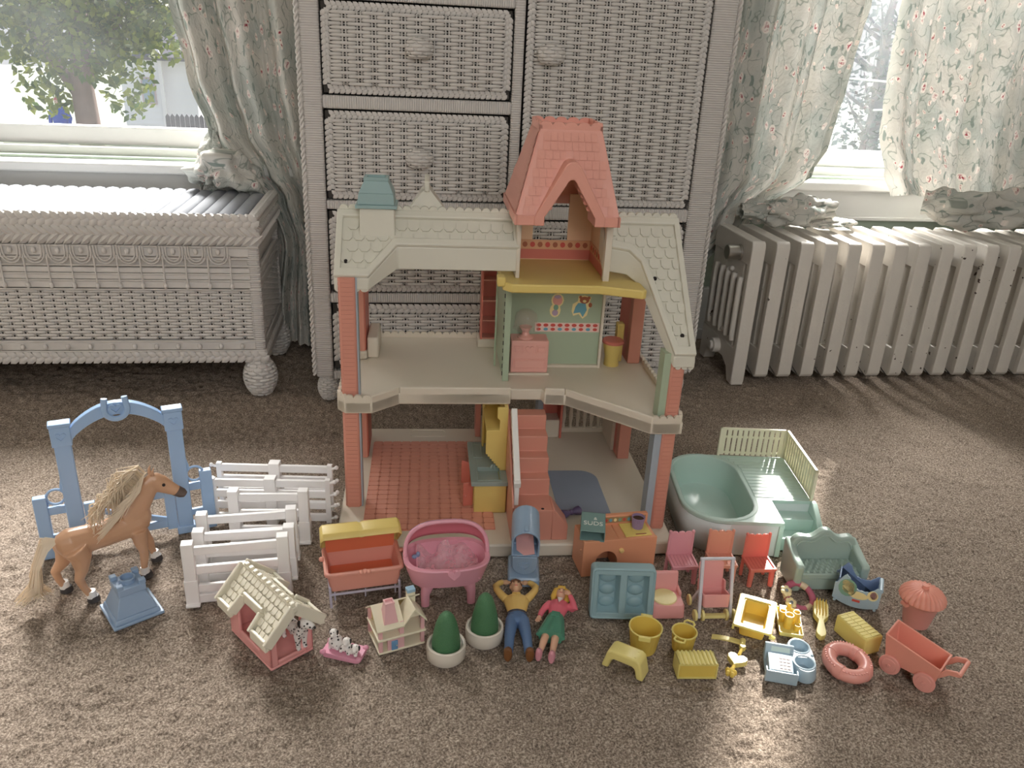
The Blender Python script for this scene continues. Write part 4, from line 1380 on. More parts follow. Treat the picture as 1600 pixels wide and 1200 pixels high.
# ---- shingled roofs
P_ROOF = mat('cream_roof_plastic', rgb(212, 209, 194), 0.4, 0.02, 14)
def roofz(y):
    return 0.275 + y
def inside(poly, x, y):
    c = False
    for (x0, y0), (x1, y1) in zip(poly, poly[1:] + poly[:1]):
        if (y0 > y) != (y1 > y) and x < (x1 - x0) * (y - y0) / (y1 - y0) + x0:
            c = not c
    return c
sh0 = [None]
def roof(outer, inner, drops, ridge):
    n = len(outer)
    mb = MB()
    vs = [(x, y, roofz(y)) for x, y in outer] + [(x, y, roofz(y) - d) for (x, y), d in zip(outer, drops)]
    mb.add(vs, [tuple(range(n)), tuple(range(2 * n - 1, n - 1, -1))] + [(i, (i + 1) % n, n + (i + 1) % n, n + i) for i in range(n)])
    rf = mb.build('roof', P_ROOF, H, bevel=0.002)
    mb = MB()
    vs = [(x, y, roofz(y) - 0.001) for x, y in outer] + [(x, y - 0.0035, roofz(y) + 0.0045) for x, y in outer] + [(x, y, roofz(y) - 0.001) for x, y in inner] + [(x, y - 0.0035, roofz(y) + 0.0045) for x, y in inner]
    fs = []
    for i in range(n):
        j = (i + 1) % n
        fs += [(i, j, n + j, n + i), (2 * n + j, 2 * n + i, 3 * n + i, 3 * n + j), (n + i, n + j, 3 * n + j, 3 * n + i), (j, i, 2 * n + i, 2 * n + j)]
    mb.add(vs, fs)
    mb.build('roof_rim', P_ROOF, rf, bevel=0.0015)
    px, py = 0.0172, 0.0128
    for r_ in range(16):
        y = 0.190 - r_ * py
        for c in range(-20, 24):
            x = (c + (0.5 if r_ % 2 else 0)) * px
            ok = sum(inside(inner, x + dx, y + dy) for dx in (-0.0065, 0.0065) for dy in (-0.005, 0.004))
            if ok == 4 or (ok >= 2 and inside(inner, x, y)):
                w0, w1 = -0.0077, 0.0077
                if ok < 4:
                    if not (inside(inner, x + w1 * 0.8, y)):
                        w1 = 0.002
                    if not (inside(inner, x + w0 * 0.8, y)):
                        w0 = -0.002
                if sh0[0] is None:
                    pts = [(-0.0076, 0.007), (-0.0076, -0.0035), (-0.0042, -0.0080), (0.0042, -0.0080), (0.0076, -0.0035), (0.0076, 0.007)]
                    sh0[0] = MB().prism(pts, 0, 0.0024).build('shingle', P_ROOF, rf, flat=True)
                    q = sh0[0]
                else:
                    q = sh0[0].copy()
                    q.name = 'shingle'
                    COL.objects.link(q)
                    q.parent = rf
                q.location = (x + (w0 + w1) / 2, y, roofz(y) - 0.0002)
                q.rotation_euler = (R(45), 0, 0)
                q.scale = ((w1 - w0) / 0.0154, 1, 1)
    for p0, p1, k in ridge:
        scallops(p0, p1, 0.4745, k, 0.0045, 0.007, 0.455).build('ridge_scallops', P_ROOF, rf, bevel=0.0008)
    return rf
rl = roof([(-0.239, 0.116), (-0.191, 0.116), (-0.152, 0.153), (0.024, 0.153), (0.024, 0.194), (-0.239, 0.194)],
          [(-0.230, 0.125), (-0.195, 0.125), (-0.157, 0.161), (0.016, 0.161), (0.016, 0.186), (-0.230, 0.186)],
          [0.018, 0.018, 0.034, 0.034, 0.05, 0.05], [((-0.236, 0.191), (0.022, 0.191), 20)])
rr = roof([(0.150, 0.194), (0.150, 0.158), (0.187, 0.153), (0.203, 0.140), (0.237, 0.034), (0.268, 0.034), (0.268, 0.194)],
          [(0.158, 0.186), (0.158, 0.166), (0.191, 0.161), (0.211, 0.143), (0.243, 0.043), (0.260, 0.043), (0.260, 0.186)],
          [0.05, 0.036, 0.036, 0.034, 0.018, 0.018, 0.05], [((0.150, 0.191), (0.266, 0.191), 9)])
for rf, (p0, p1), z, k in ((rl, ((-0.239, 0.1165), (-0.191, 0.1165)), 0.374, 4), (rr, ((0.240, 0.0345), (0.268, 0.0345)), 0.292, 3)):
    scallops(p0, p1, z, k, 0.004, 0.004, z + 0.012, True).build('eave_scallops', P_ROOF, rf, bevel=0.0006)
for rf, x, y in ((rl, -0.2235, 0.134), (rr, 0.252, 0.056), (rr, 0.2215, 0.121)):
    MB().ball((x, y, roofz(y) + 0.0008), 0.0032, 0.0032, 0.0032, 10, 6).build('rivet_hole_shade', P_DARK, rf)
# chimney with teal cap, gable tip behind the ridge
cm = MB().frus((-0.2065, -0.1545, 0.162, 0.212), 0.430, (-0.2045, -0.1565, 0.165, 0.208), 0.481).build('chimney', P_ROOF, H, bevel=0.0015)
cp = MB()
cp.frus((-0.211, -0.152, 0.160, 0.214), 0.479, (-0.211, -0.152, 0.160, 0.214), 0.484)
cp.frus((-0.2075, -0.1555, 0.163, 0.211), 0.484, (-0.206, -0.157, 0.164, 0.210), 0.500)
cp.frus((-0.206, -0.157, 0.164, 0.210), 0.500, (-0.198, -0.165, 0.172, 0.202), 0.517)
cp.ring([(-0.199, 0.171), (-0.164, 0.171), (-0.164, 0.203), (-0.199, 0.203)], [(-0.194, 0.176), (-0.169, 0.176), (-0.169, 0.198), (-0.194, 0.198)], 0.516, 0.521)
cp.build('chimney_cap', P_TEAL, cm, bevel=0.001)
gp = MB().add([(-0.146, 0.205, 0.462), (-0.074, 0.205, 0.462), (-0.11, 0.225, 0.503), (-0.146, 0.29, 0.44), (-0.074, 0.29, 0.44), (-0.11, 0.29, 0.503)], [(0, 1, 2), (3, 5, 4), (0, 2, 5, 3), (1, 4, 5, 2), (0, 3, 4, 1)])
gp.box(-0.1135, -0.1065, 0.216, 0.29, 0.496, 0.511)
gp.build('gable_tip', P_ROOF, H, bevel=0.001)

# ---- pink mansard tower roof
EX0, EX1, EY0, EY1, EZ = 0.0135, 0.1570, 0.113, 0.290, 0.484
TX0, TX1, TY0, TY1, TZ = 0.0460, 0.1310, 0.156, 0.246, 0.598
tr = MB()
e = [(EX0, EY0, EZ), (EX1, EY0, EZ), (EX1, EY1, EZ), (EX0, EY1, EZ)]
tp = [(TX0, TY0, TZ), (TX1, TY0, TZ), (TX1, TY1, TZ), (TX0, TY1, TZ)]
tr.add(e + tp, [(1, 2, 6, 5), (2, 3, 7, 6), (3, 0, 4, 7), (4, 5, 6, 7)])
def fy(z):
    return EY0 + (TY0 - EY0) * (z - EZ) / (TZ - EZ)
nx0, nx1, nxa, nza = 0.050, 0.1245, 0.0875, 0.535
nn = [(nx0, fy(EZ), EZ), (nxa - 0.004, fy(nza), nza), (nxa + 0.004, fy(nza), nza), (nx1, fy(EZ), EZ)]
tr.add([e[0], nn[0], nn[1], nn[2], nn[3], e[1], tp[1], tp[0]], [(0, 1, 2, 7), (2, 3, 6, 7), (3, 4, 5, 6)])
TR = tr.build('tower_roof', P_TOWER, H, recalc=True, flat=True, solid=0.003)
sk = MB()
sk.box(EX0 - 0.0015, nx0 - 0.009, EY0 - 0.003, EY0 + 0.002, EZ - 0.012, EZ + 0.002)
sk.box(nx1 + 0.009, EX1 + 0.0015, EY0 - 0.003, EY0 + 0.002, EZ - 0.012, EZ + 0.002)
sk.box(EX0 - 0.003, EX0 + 0.002, EY0 - 0.003, EY1 + 0.003, EZ - 0.012, EZ + 0.002)
sk.box(EX1 - 0.002, EX1 + 0.003, EY0 - 0.003, EY1 + 0.003, EZ - 0.012, EZ + 0.002)
sk.box(EX0, EX1, EY1 - 0.002, EY1 + 0.003, EZ - 0.012, EZ + 0.002)
sk.build('tower_eave', P_TOWER, TR, bevel=0.0008)
# rounded gable arch over the opening
def arch(o):
    """closed inverted-V strip in x,z: outer boundary then inner boundary"""
    cx, za = 0.0875, 0.560 - o
    out = [(0.0375 + o, 0.472), (0.0375 + o, 0.484)]
    for q in range(9):
        t = PI * (0.86 - 0.72 * q / 8)
        out.append((cx + (0.013 - o * 0.3) * math.cos(t), za - 0.0135 + (0.0135) * math.sin(t)))
    out += [(0.1375 - o, 0.484), (0.1375 - o, 0.472)]
    return out
oa, ia = arch(0.0), arch(0.0145)
ia = [(x, z - (0.010 if 2 <= i <= 10 else 0)) for i, (x, z) in enumerate(ia)]
m = len(oa)
am = MB()
vs, fs = [], []
for (y0, s) in ((0.108, 0), (0.165, 1)):
    vs += [(x, y0, z) for x, z in oa] + [(x, y0, z) for x, z in ia]
for i in range(m - 1):
    fs += [(i, i + 1, m + i + 1, m + i), (2 * m + i + 1, 2 * m + i, 3 * m + i, 3 * m + i + 1), (i + 1, i, 2 * m + i, 2 * m + i + 1), (m + i, m + i + 1, 3 * m + i + 1, 3 * m + i)]
fs += [(0, m, 3 * m, 2 * m), (m - 1, 2 * m - 1 + m, 4 * m - 1, 2 * m - 1)]
fs[-1] = (m - 1, 3 * m - 1, 4 * m - 1, 2 * m - 1)
am.add(vs, fs)
am.build('tower_gable', P_TOWER, TR, bevel=0.0015)
# scalloped trim under the arch
for sgn in (-1, 1):
    t_ = MB()
    for k in range(4):
        x = 0.0875 + sgn * (0.0135 + k * 0.0048)
        z = 0.522 - k * 0.0088
        t_.cyl((x, 0.120, z), (x, 0.123, z), 0.0040, n=12)
    t_.build('gable_trim', P_TOWER, TR)
# crown parapet with scallops
cr = MB()
for a_, b_, k in (((TX0 - 0.002, TY0 - 0.002), (TX1 + 0.002, TY0 - 0.002), 5), ((TX1 + 0.002, TY0 - 0.002), (TX1 + 0.002, TY1 + 0.002), 5), ((TX1 + 0.002, TY1 + 0.002), (TX0 - 0.002, TY1 + 0.002), 5), ((TX0 - 0.002, TY1 + 0.002), (TX0 - 0.002, TY0 - 0.002), 5)):
    q = scallops(a_, b_, 0.603, k, 0.0042, 0.004, 0.585)
    cr.add(q.v, q.f)
cr.build('tower_crown', P_TOWER, TR, bevel=0.0006)
# faint wooden shakes on the tower slopes
sk = MB()
rg = random.Random(4)
for row in range(9):
    z0 = 0.488 + row * 0.0118
    t0, t1 = (z0 - EZ) / (TZ - EZ), (z0 + 0.011 - EZ) / (TZ - EZ)
    yl = EY0 + (TY0 - EY0) * t0 - 0.0032
    yh = EY0 + (TY0 - EY0) * t1 - 0.0020
    xa, xb = EX0 + (TX0 - EX0) * t1 + 0.003, EX1 + (TX1 - EX1) * t1 - 0.003
    x = xa + rg.uniform(0, 0.006)
    while x < xb - 0.008:
        w = rg.uniform(0.008, 0.011)
        hz = 0.0
        ctr = abs(x + w / 2 - 0.0875)
        lim = 0.052 - (z0 - 0.484) * 0.62
        if ctr > lim and ctr > 0.0:
            sk.add([(x, yl, z0), (x + w - 0.001, yl, z0), (x + w - 0.001, yh, z0 + 0.0112), (x, yh, z0 + 0.0112), (x, yl + 0.001, z0), (x + w - 0.001, yl + 0.001, z0)], [(0, 1, 2, 3), (0, 4, 5, 1)])
        x += w
    for xs_, tx in ((EX0, TX0),):
        xl_, xh_ = xs_ + (tx - xs_) * t0 - 0.0030, xs_ + (tx - xs_) * t1 - 0.0019
        y = EY0 + (TY0 - EY0) * t1 + 0.003
        ye = EY1 + (TY1 - EY1) * t1 - 0.008
        while y < ye:
            w = rg.uniform(0.008, 0.011)
            sk.add([(xl_, y, z0), (xl_, y + w - 0.001, z0), (xh_, y + w - 0.001, z0 + 0.0112), (xh_, y, z0 + 0.0112), (xl_ + 0.001, y, z0), (xl_ + 0.001, y + w - 0.001, z0)], [(0, 3, 2, 1), (0, 1, 5, 4)])
            y += w
stuff(sk.build('wood_shakes', P_TOWER, TR, flat=True))

# ---- loose things standing in the dollhouse
def hw(x, y, z=0.0):
    c, s = math.cos(R(-2.3)), math.sin(R(-2.3))
    return (0.15 + x * c - y * s, 0.993 + x * s + y * c, z)
P_BABY = mat('pale_rose_plastic', rgb(240, 176, 162), 0.36, 0.03, 14, trans=0.08)
td_ = thing('toy_dresser', 'small pink toy dresser with a heart on its drawers inside the dollhouse', 'toy dresser', hw(0.0565, 0.213, 0.207), -2.3)
MB().box(-0.0305, 0.0305, 0.0, 0.037, 0.003, 0.058).build('body', P_BABY, td_, bevel=0.002)
MB().box(-0.033, 0.033, -0.002, 0.038, 0.0, 0.003).build('plinth', P_CREAM, td_)
for (x0, x1, z0, z1) in ((-0.027, -0.010, 0.037, 0.050), (0.010, 0.027, 0.037, 0.050), (-0.027, 0.027, 0.0095, 0.028)):
    d_ = MB().ring([(x0, z0), (x1, z0), (x1, z1), (x0, z1)], [(x0 + 0.0012, z0 + 0.0012), (x1 - 0.0012, z0 + 0.0012), (x1 - 0.0012, z1 - 0.0012), (x0 + 0.0012, z1 - 0.0012)], -0.001, 0.001, 'y').box(x0 + 0.003, x1 - 0.003, -0.0012, 0.001, z0 + 0.003, z1 - 0.003).build('drawer', P_BABY, td_, bevel=0.0004)
def heart(cx, cz, s, n=20):
    pts = []
    for k in range(n):
        t = 2 * PI * k / n
        pts.append((cx + s * 16 * math.sin(t) ** 3 / 16, cz + s * (13 * math.cos(t) - 5 * math.cos(2 * t) - 2 * math.cos(3 * t) - math.cos(4 * t)) / 16))
    return pts
MB().prism(heart(0, 0.0435, 0.0075), -0.0022, 0.001, 'y').build('heart', P_BABY, td_, bevel=0.0006)
M_CLEAR = bpy.data.materials.new('clear_pink_plastic')
M_CLEAR.use_nodes = True
_b = M_CLEAR.node_tree.nodes['Principled BSDF']
_nz = M_CLEAR.node_tree.nodes.new('ShaderNodeTexNoise')
_nz.inputs['Scale'].default_value = 60
_mr = M_CLEAR.node_tree.nodes.new('ShaderNodeMapRange')
_mr.inputs[3].default_value, _mr.inputs[4].default_value = 0.12, 0.26
M_CLEAR.node_tree.links.new(_nz.outputs['Fac'], _mr.inputs[0])
M_CLEAR.node_tree.links.new(_mr.outputs[0], _b.inputs['Alpha'])
_b.inputs['Base Color'].default_value = (0.75, 0.62, 0.56, 1)
_b.inputs['Roughness'].default_value = 0.08
lp = thing('toy_lamp', 'toy lamp with a clear ruffled dome standing on the small pink dresser', 'toy lamp', hw(0.050, 0.231, 0.265), -2.3)
MB().lathe([(0.013, 0), (0.0125, 0.002), (0.007, 0.005), (0.0052, 0.010), (0.0085, 0.016), (0.0105, 0.0185)], 20).build('pedestal', P_BABY, lp)
rings = []
for r_, z, wv_ in ((0.0195, 0.0145, 0.002), (0.0195, 0.0175, 0.0014), (0.0185, 0.022, 0.0004), (0.0185, 0.034, 0), (0.0165, 0.041, 0), (0.010, 0.046, 0), (0.0025, 0.0475, 0)):
    rings.append([((r_ + wv_ * math.cos(12 * 2 * PI * i / 48)) * math.cos(2 * PI * i / 48), (r_ + wv_ * math.cos(12 * 2 * PI * i / 48)) * math.sin(2 * PI * i / 48), z) for i in range(48)])
MB().loft(rings, False, True).build('dome', M_CLEAR, lp)
tl = thing('toy_toilet', 'yellow toy toilet with a pink seat at the back of the dollhouse bedroom', 'toy toilet', hw(0.204, 0.262, 0.207), -2.3)
MB().lathe([(0.013, 0), (0.012, 0.015), (0.0165, 0.034), (0.017, 0.040)], 20, (0, 0, 0), 1.0, 1.1).build('bowl', P_YEL, tl)
MB().lathe([(0.0185, 0.040), (0.0185, 0.043), (0.0165, 0.045)], 20, (0, 0, 0), 1.0, 1.1).build('seat', P_ROSE, tl)
MB().box(0.009, 0.021, 0.012, 0.030, 0.0, 0.068).build('tank', P_YEL, tl, bevel=0.002)

# ================================================================== toys on the carpet, left part
def organic(mb, name, m, parent, voxel=0.0012, it=4):
    o = mb.build(name, m, parent)
    d = o.modifiers.new('fuse', 'REMESH')
    d.mode = 'VOXEL'
    d.voxel_size = voxel
    d.use_smooth_shade = True
    d = o.modifiers.new('soften', 'SMOOTH')
    d.factor = 0.5
    d.iterations = it
    return o

B_BLUE = mat('cornflower_plastic', rgb(150, 185, 225), 0.35, 0.02, 12, trans=0.05)
B_STEEL = mat('steel_blue_plastic', rgb(140, 168, 200), 0.35, 0.02, 12)
F_WHITE = mat('fence_white_plastic', rgb(243, 241, 240), 0.33, 0.01, 12, trans=0.06)

# ---- blue arch gate
G_ = thing('toy_gate', 'light blue toy arch gate with a horseshoe on top', 'toy gate', (-0.3855, 1.0735, 0), 18.6)
for s, x in ((-1, -0.068), (1, 0.0735)):
    p = MB().box(x - 0.0105, x + 0.0105, -0.006, 0.006, 0.004, 0.186).box(x - 0.013, x + 0.013, -0.009, 0.009, 0.0, 0.012).build('post', B_BLUE, G_, bevel=0.0015)
    MB().box(x - 0.0125, x + 0.0125, -0.008, 0.008, 0.172, 0.201).box(x - 0.0138, x + 0.0138, -0.009, 0.009, 0.201, 0.206).build('cap', B_BLUE, p, bevel=0.0012)
    MB().ring(heart(x, 0.187, 0.007), heart(x, 0.187, 0.0052), -0.0092, -0.007, 'y').build('heart_emblem', B_BLUE, p)
    w = s * 0.108
    MB().box(w - 0.0085, w + 0.0085, -0.006, 0.006, 0.0, 0.098).build('wing_post', B_BLUE, G_, bevel=0.0012)
    a, b_ = sorted((x + s * 0.009, w - s * 0.007))
    for z0, z1 in ((0.026, 0.036), (0.068, 0.080)):
        MB().box(a, b_, -0.003, 0.003, z0, z1).build('wing_rail', B_BLUE, G_, bevel=0.001)
    cx = x + s * 0.020
    MB().tube([(cx + 0.0115 * math.cos(t), 0, 0.0945 + 0.0115 * math.sin(t)) for t in [2 * PI * q / 24 for q in range(24)]], 0.0019, 8, closed=True).tube([(x + s * 0.009, 0, 0.122), (x + s * 0.0115, 0, 0.11), (cx - s * 0.008, 0, 0.103)], 0.0018, 8).tube([(cx + s * 0.009, 0, 0.087), (w - s * 0.006, 0, 0.08)], 0.0018, 8).build('scroll_ring', B_BLUE, G_)
out, inn = [], []
for q in range(17):
    t = q / 16
    x = -0.0565 + 0.119 * t
    out.append((x, 0.196 + 0.030 * math.sin(PI * t) ** 0.8))
    inn.append((x, 0.178 + 0.030 * math.sin(PI * t) ** 0.8))
MB().prism(out + inn[::-1], -0.006, 0.006, 'y').build('arch', B_BLUE, G_, bevel=0.001)
hs = [(0.003 + 0.0145 * math.cos(t), 0, 0.217 + 0.0145 * math.sin(t)) for t in [PI + PI * q / 10 for q in range(11)]]
hs = [(hs[0][0] + 0.002, 0, 0.234)] + hs + [(hs[-1][0] - 0.002, 0, 0.234)]
MB().tube([(x, -0.007, z) for x, y, z in hs], 0.0042, 8, flat=0.8).build('horseshoe', B_BLUE, G_)
MB().ring(heart(0.003, 0.218, 0.0085), heart(0.003, 0.218, 0.0062), -0.0085, -0.005, 'y').build('heart_emblem', B_BLUE, G_)
gp = MB()
gp.box(-0.056, -0.042, -0.005, 0.003, 0.012, 0.078).box(0.048, 0.0625, -0.005, 0.003, 0.010, 0.078)
gp.box(-0.044, 0.05, -0.004, 0.002, 0.014, 0.026).box(-0.044, 0.05, -0.004, 0.002, 0.064, 0.076)
gp.bar((-0.04, -0.001, 0.062), (0.048, -0.001, 0.026), 0.005, 0.008)
gp.build('gate_leaf', B_BLUE, G_, bevel=0.001)

# ---- palomino horse
HZ = thing('toy_horse', 'tan toy horse with pale blond mane standing at the blue gate', 'toy horse', (-0.381, 0.975, 0), 36)
M_HORSE = mat('palomino_plastic', rgb(200, 152, 114), 0.32, 0.08, 30)
M_MUZ = mat('dark_muzzle', rgb(96, 82, 76), 0.5)
M_HOOF = mat('dark_hoof', rgb(62, 58, 58), 0.5)
M_SOCK = mat('white_sock', rgb(236, 232, 228), 0.4)
def ering(x, y, z, rw, rh, tilt=0.0, yaw=0.0, n=14):
    """ellipse around a mostly-x axis; tilt leans the ring in the xz plane"""
    pts = []
    for k in range(n):
        t = 2 * PI * k / n
        a, b_ = rw * math.cos(t), rh * math.sin(t)
        px, pz = -b_ * math.sin(tilt), b_ * math.cos(tilt)
        pts.append((x + px * math.cos(yaw) - a * math.sin(yaw), y + a * math.cos(yaw) + px * math.sin(yaw), z + pz))
    return pts
hb = MB()
hb.loft([ering(-0.064, 0, 0.086, 0.004, 0.006), ering(-0.060, 0, 0.084, 0.012, 0.014), ering(-0.048, 0, 0.082, 0.0185, 0.0205), ering(-0.03, 0, 0.081, 0.018, 0.019), ering(-0.005, 0, 0.079, 0.0175, 0.0175), ering(0.02, 0, 0.081, 0.0175, 0.0195), ering(0.038, 0, 0.084, 0.017, 0.0215), ering(0.050, 0, 0.086, 0.013, 0.018), ering(0.056, 0, 0.088, 0.006, 0.009)])
hb.loft([ering(0.024, 0, 0.086, 0.0155, 0.024, 0.5), ering(0.038, 0, 0.102, 0.0125, 0.0205, 0.75), ering(0.049, -0.001, 0.117, 0.0105, 0.0172, 0.85), ering(0.059, -0.003, 0.131, 0.0090, 0.0140, 0.8), ering(0.066, -0.004, 0.139, 0.0070, 0.0095, 0.6)])
# head: poll to muzzle, pointing forward and down, turned a little to the near side
yw = -0.25
hb.loft([ering(0.058, -0.003, 0.141, 0.005, 0.006, -0.2, yw), ering(0.065, -0.0045, 0.136, 0.0090, 0.0125, -0.5, yw), ering(0.073, -0.0065, 0.1295, 0.0092, 0.0128, -0.65, yw), ering(0.082, -0.009, 0.1215, 0.0074, 0.0098, -0.72, yw), ering(0.091, -0.0112, 0.1140, 0.0062, 0.0076, -0.75, yw), ering(0.097, -0.013, 0.1092, 0.0060, 0.0068, -0.75, yw), ering(0.1002, -0.014, 0.1066, 0.0040, 0.0044, -0.75, yw)])
for s in (-1, 1):
    hb.loft([[(0.063 + 0.003 * math.cos(t), -0.004 + s * 0.0052 + 0.0026 * math.sin(t), 0.147) for t in [2 * PI * k / 8 for k in range(8)]], [(0.0635 + 0.0022 * math.cos(t), -0.004 + s * 0.006 + 0.002 * math.sin(t), 0.153) for t in [2 * PI * k / 8 for k in range(8)]], [(0.066 + 0.0006 * math.cos(t), -0.004 + s * 0.0055 + 0.0006 * math.sin(t), 0.1585) for t in [2 * PI * k / 8 for k in range(8)]]])
# front legs: forearm, wrist, cannon; hind legs: thigh, stifle, hock pointing back, shank
legs = [[(0.034, -0.0115, 0.074, 0.0115), (0.0345, -0.0125, 0.055, 0.0088), (0.0365, -0.0135, 0.040, 0.0062), (0.0365, -0.0138, 0.035, 0.0064), (0.034, -0.014, 0.018, 0.0046), (0.034, -0.014, 0.008, 0.005)],
        [(0.040, 0.0115, 0.074, 0.0115), (0.046, 0.013, 0.055, 0.0088), (0.053, 0.015, 0.040, 0.0062), (0.0545, 0.0155, 0.035, 0.0064), (0.057, 0.016, 0.018, 0.0046), (0.0595, 0.016, 0.008, 0.005)],
        [(-0.046, -0.012, 0.080, 0.0165), (-0.040, -0.0135, 0.064, 0.0135), (-0.043, -0.0165, 0.047, 0.0085), (-0.0485, -0.019, 0.036, 0.0062), (-0.044, -0.0205, 0.020, 0.0047), (-0.038, -0.0216, 0.008, 0.005)],
        [(-0.050, 0.012, 0.080, 0.0165), (-0.050, 0.0135, 0.064, 0.0135), (-0.057, 0.0165, 0.047, 0.0085), (-0.066, 0.019, 0.036, 0.0062), (-0.063, 0.0205, 0.020, 0.0047), (-0.058, 0.0217, 0.008, 0.005)]]
for L_ in legs:
    hb.tube([p[:3] for p in L_], [p[3] for p in L_], 10)
organic(hb, 'body', M_HORSE, HZ, 0.0014, 5)
mz = MB().loft([ering(0.0905, -0.0111, 0.1143, 0.0065, 0.0079, -0.75, yw), ering(0.0972, -0.0131, 0.1090, 0.0063, 0.0071, -0.75, yw), ering(0.1007, -0.0141, 0.1062, 0.0042, 0.0047, -0.75, yw)])
mz.build('muzzle', M_MUZ, HZ)
for s in (-1, 1):
    MB().ball((0.0755 + (0.002 if s > 0 else -0.002), -0.0070 + s * 0.0092, 0.1315), 0.0022).build('eye', P_DARK, HZ)
for L_ in legs:
    x, y, z, r_ = L_[-1]
    MB().lathe([(0.0064, 0.006), (0.006, 0.011), (0.0054, 0.016)], 12, (x, y, 0)).build('sock', M_SOCK, HZ)
    MB().lathe([(0.0082, 0.0), (0.0078, 0.003), (0.0066, 0.0075)], 14, (x + 0.0015, y, 0)).build('hoof', M_HOOF, HZ)
M_HAIR = mat('pale_blond_hair', rgb(244, 228, 204), 0.4, 0.1, 80, trans=0.2)
hm = MB()
rg = random.Random(21)
for k in range(260):
    t = rg.random()
    bx, bz = 0.012 + 0.046 * t, 0.108 + 0.042 * t
    wild = rg.random() < 0.62
    out_ = rg.uniform(0.016, 0.034)
    drop = rg.uniform(0.012, 0.030)
    if wild:
        pts = [(bx, rg.uniform(-0.003, 0.003), bz), (bx - 0.008, rg.uniform(-0.006, 0.006), bz + out_ * 0.5), (bx - 0.02 - out_ * 0.4, rg.uniform(-0.014, 0.010), bz + rg.uniform(-0.002, 0.016)), (bx - 0.028 - rg.uniform(0, 0.018), rg.uniform(-0.018, 0.012), bz - rg.uniform(0.004, 0.034))]
    else:
        pts = [(bx, -0.002, bz), (bx - 0.006, -0.011, bz + 0.003), (bx - 0.014, -0.018 - rg.uniform(0, 0.003), bz - drop * 0.4), (bx - 0.026 - rg.uniform(0, 0.014), -0.019 - rg.uniform(0, 0.004), bz - drop)]
    hm.tube(pts, [0.0011, 0.0011, 0.0009, 0.0003], 4)
stuff(hm.build('mane', M_HAIR, HZ, recalc=False))
ht = MB()
for k in range(130):
    a, b_ = rg.gauss(0, 0.0020), rg.gauss(0, 0.0024)
    e = rg.uniform(0.7, 1.15)
    ht.tube([(-0.058, 0, 0.092), (-0.074 + a, b_, 0.092 + b_), (-0.088 + a, b_ * 1.6, 0.066 + a), (-0.092 + a * 1.5, b_ * 2 + 0.004, 0.036 + b_), (-0.106 * e + a, b_ * 2 + 0.008, 0.014 + abs(a))], [0.0014, 0.0013, 0.0011, 0.0009, 0.0003], 4)
stuff(ht.build('tail', M_HAIR, HZ, recalc=False))

# ---- blue castle-like stand
CN = thing('castle_stand', 'blue toy castle turret base with a round cup on top', 'toy stand', (-0.343, 0.911, 0), 33)
MB().frus((-0.031, 0.031, -0.031, 0.031), 0, (-0.031, 0.031, -0.031, 0.031), 0.004).frus((-0.028, 0.028, -0.028, 0.028), 0.004, (-0.026, 0.026, -0.026, 0.026), 0.010).frus((-0.025, 0.025, -0.025, 0.025), 0.010, (-0.0155, 0.0155, -0.0155, 0.0155), 0.036).build('base', B_STEEL, CN, bevel=0.001)
tb = MB().box(-0.017, 0.017, -0.017, 0.017, 0.036, 0.046)
for x, y in ((-0.0135, -0.0135), (0.0135, -0.0135), (0.0135, 0.0135), (-0.0135, 0.0135)):
    tb.box(x - 0.004, x + 0.004, y - 0.004, y + 0.004, 0.046, 0.052)
tb.build('battlement', B_STEEL, CN, bevel=0.0008)
MB().lathe([(0.0095, 0.040), (0.0098, 0.052), (0.0088, 0.0525), (0.0078, 0.052), (0.0075, 0.043), (0.0, 0.043)], 20).build('cup', B_STEEL, CN)

# ---- white toy fences
def short_fence(name, lab, loc, rz, w, h, base=True):
    t = thing(name, lab, 'toy fence', loc, rz, 'white toy fence sections')
    for x in (-w / 2, w / 2):
        MB().box(x - 0.0075, x + 0.0075, -0.007, 0.007, 0.002, h).box(x - 0.0085, x + 0.0085, -0.008, 0.008, 0.0, h * 0.42).build('post', F_WHITE, t, bevel=0.001)
    for z in (h * 0.24, h * 0.55, h * 0.86):
        MB().box(-w / 2 + 0.007, w / 2 - 0.007, -0.003, 0.003, z - 0.006, z + 0.006).build('rail', F_WHITE, t, bevel=0.001)
    if base:
        MB().box(-w / 2, w / 2, -0.004, 0.004, 0.001, 0.014).build('foot_rail', F_WHITE, t, bevel=0.001)
        for x in (-w / 2, w / 2):
            MB().box(x - 0.009, x + 0.009, -0.012, 0.012, 0.0, 0.004).build('foot', F_WHITE, t, bevel=0.001)
    return t
short_fence('toy_fence', 'white toy fence nearest the white-roofed doghouse', (-0.209, 0.926, 0), 5.5, 0.118, 0.094)
short_fence('toy_fence', 'second white toy fence from the front, behind the one by the doghouse', (-0.206, 0.969, 0), 2.0, 0.118, 0.083)
short_fence('toy_fence', 'third white toy fence from the front of the row', (-0.209, 1.012, 0), 4.0, 0.120, 0.084)
short_fence('toy_fence', 'white toy fence with wide posts just before the long double fences', (-0.186, 1.060, 0), -3.0, 0.100, 0.088)
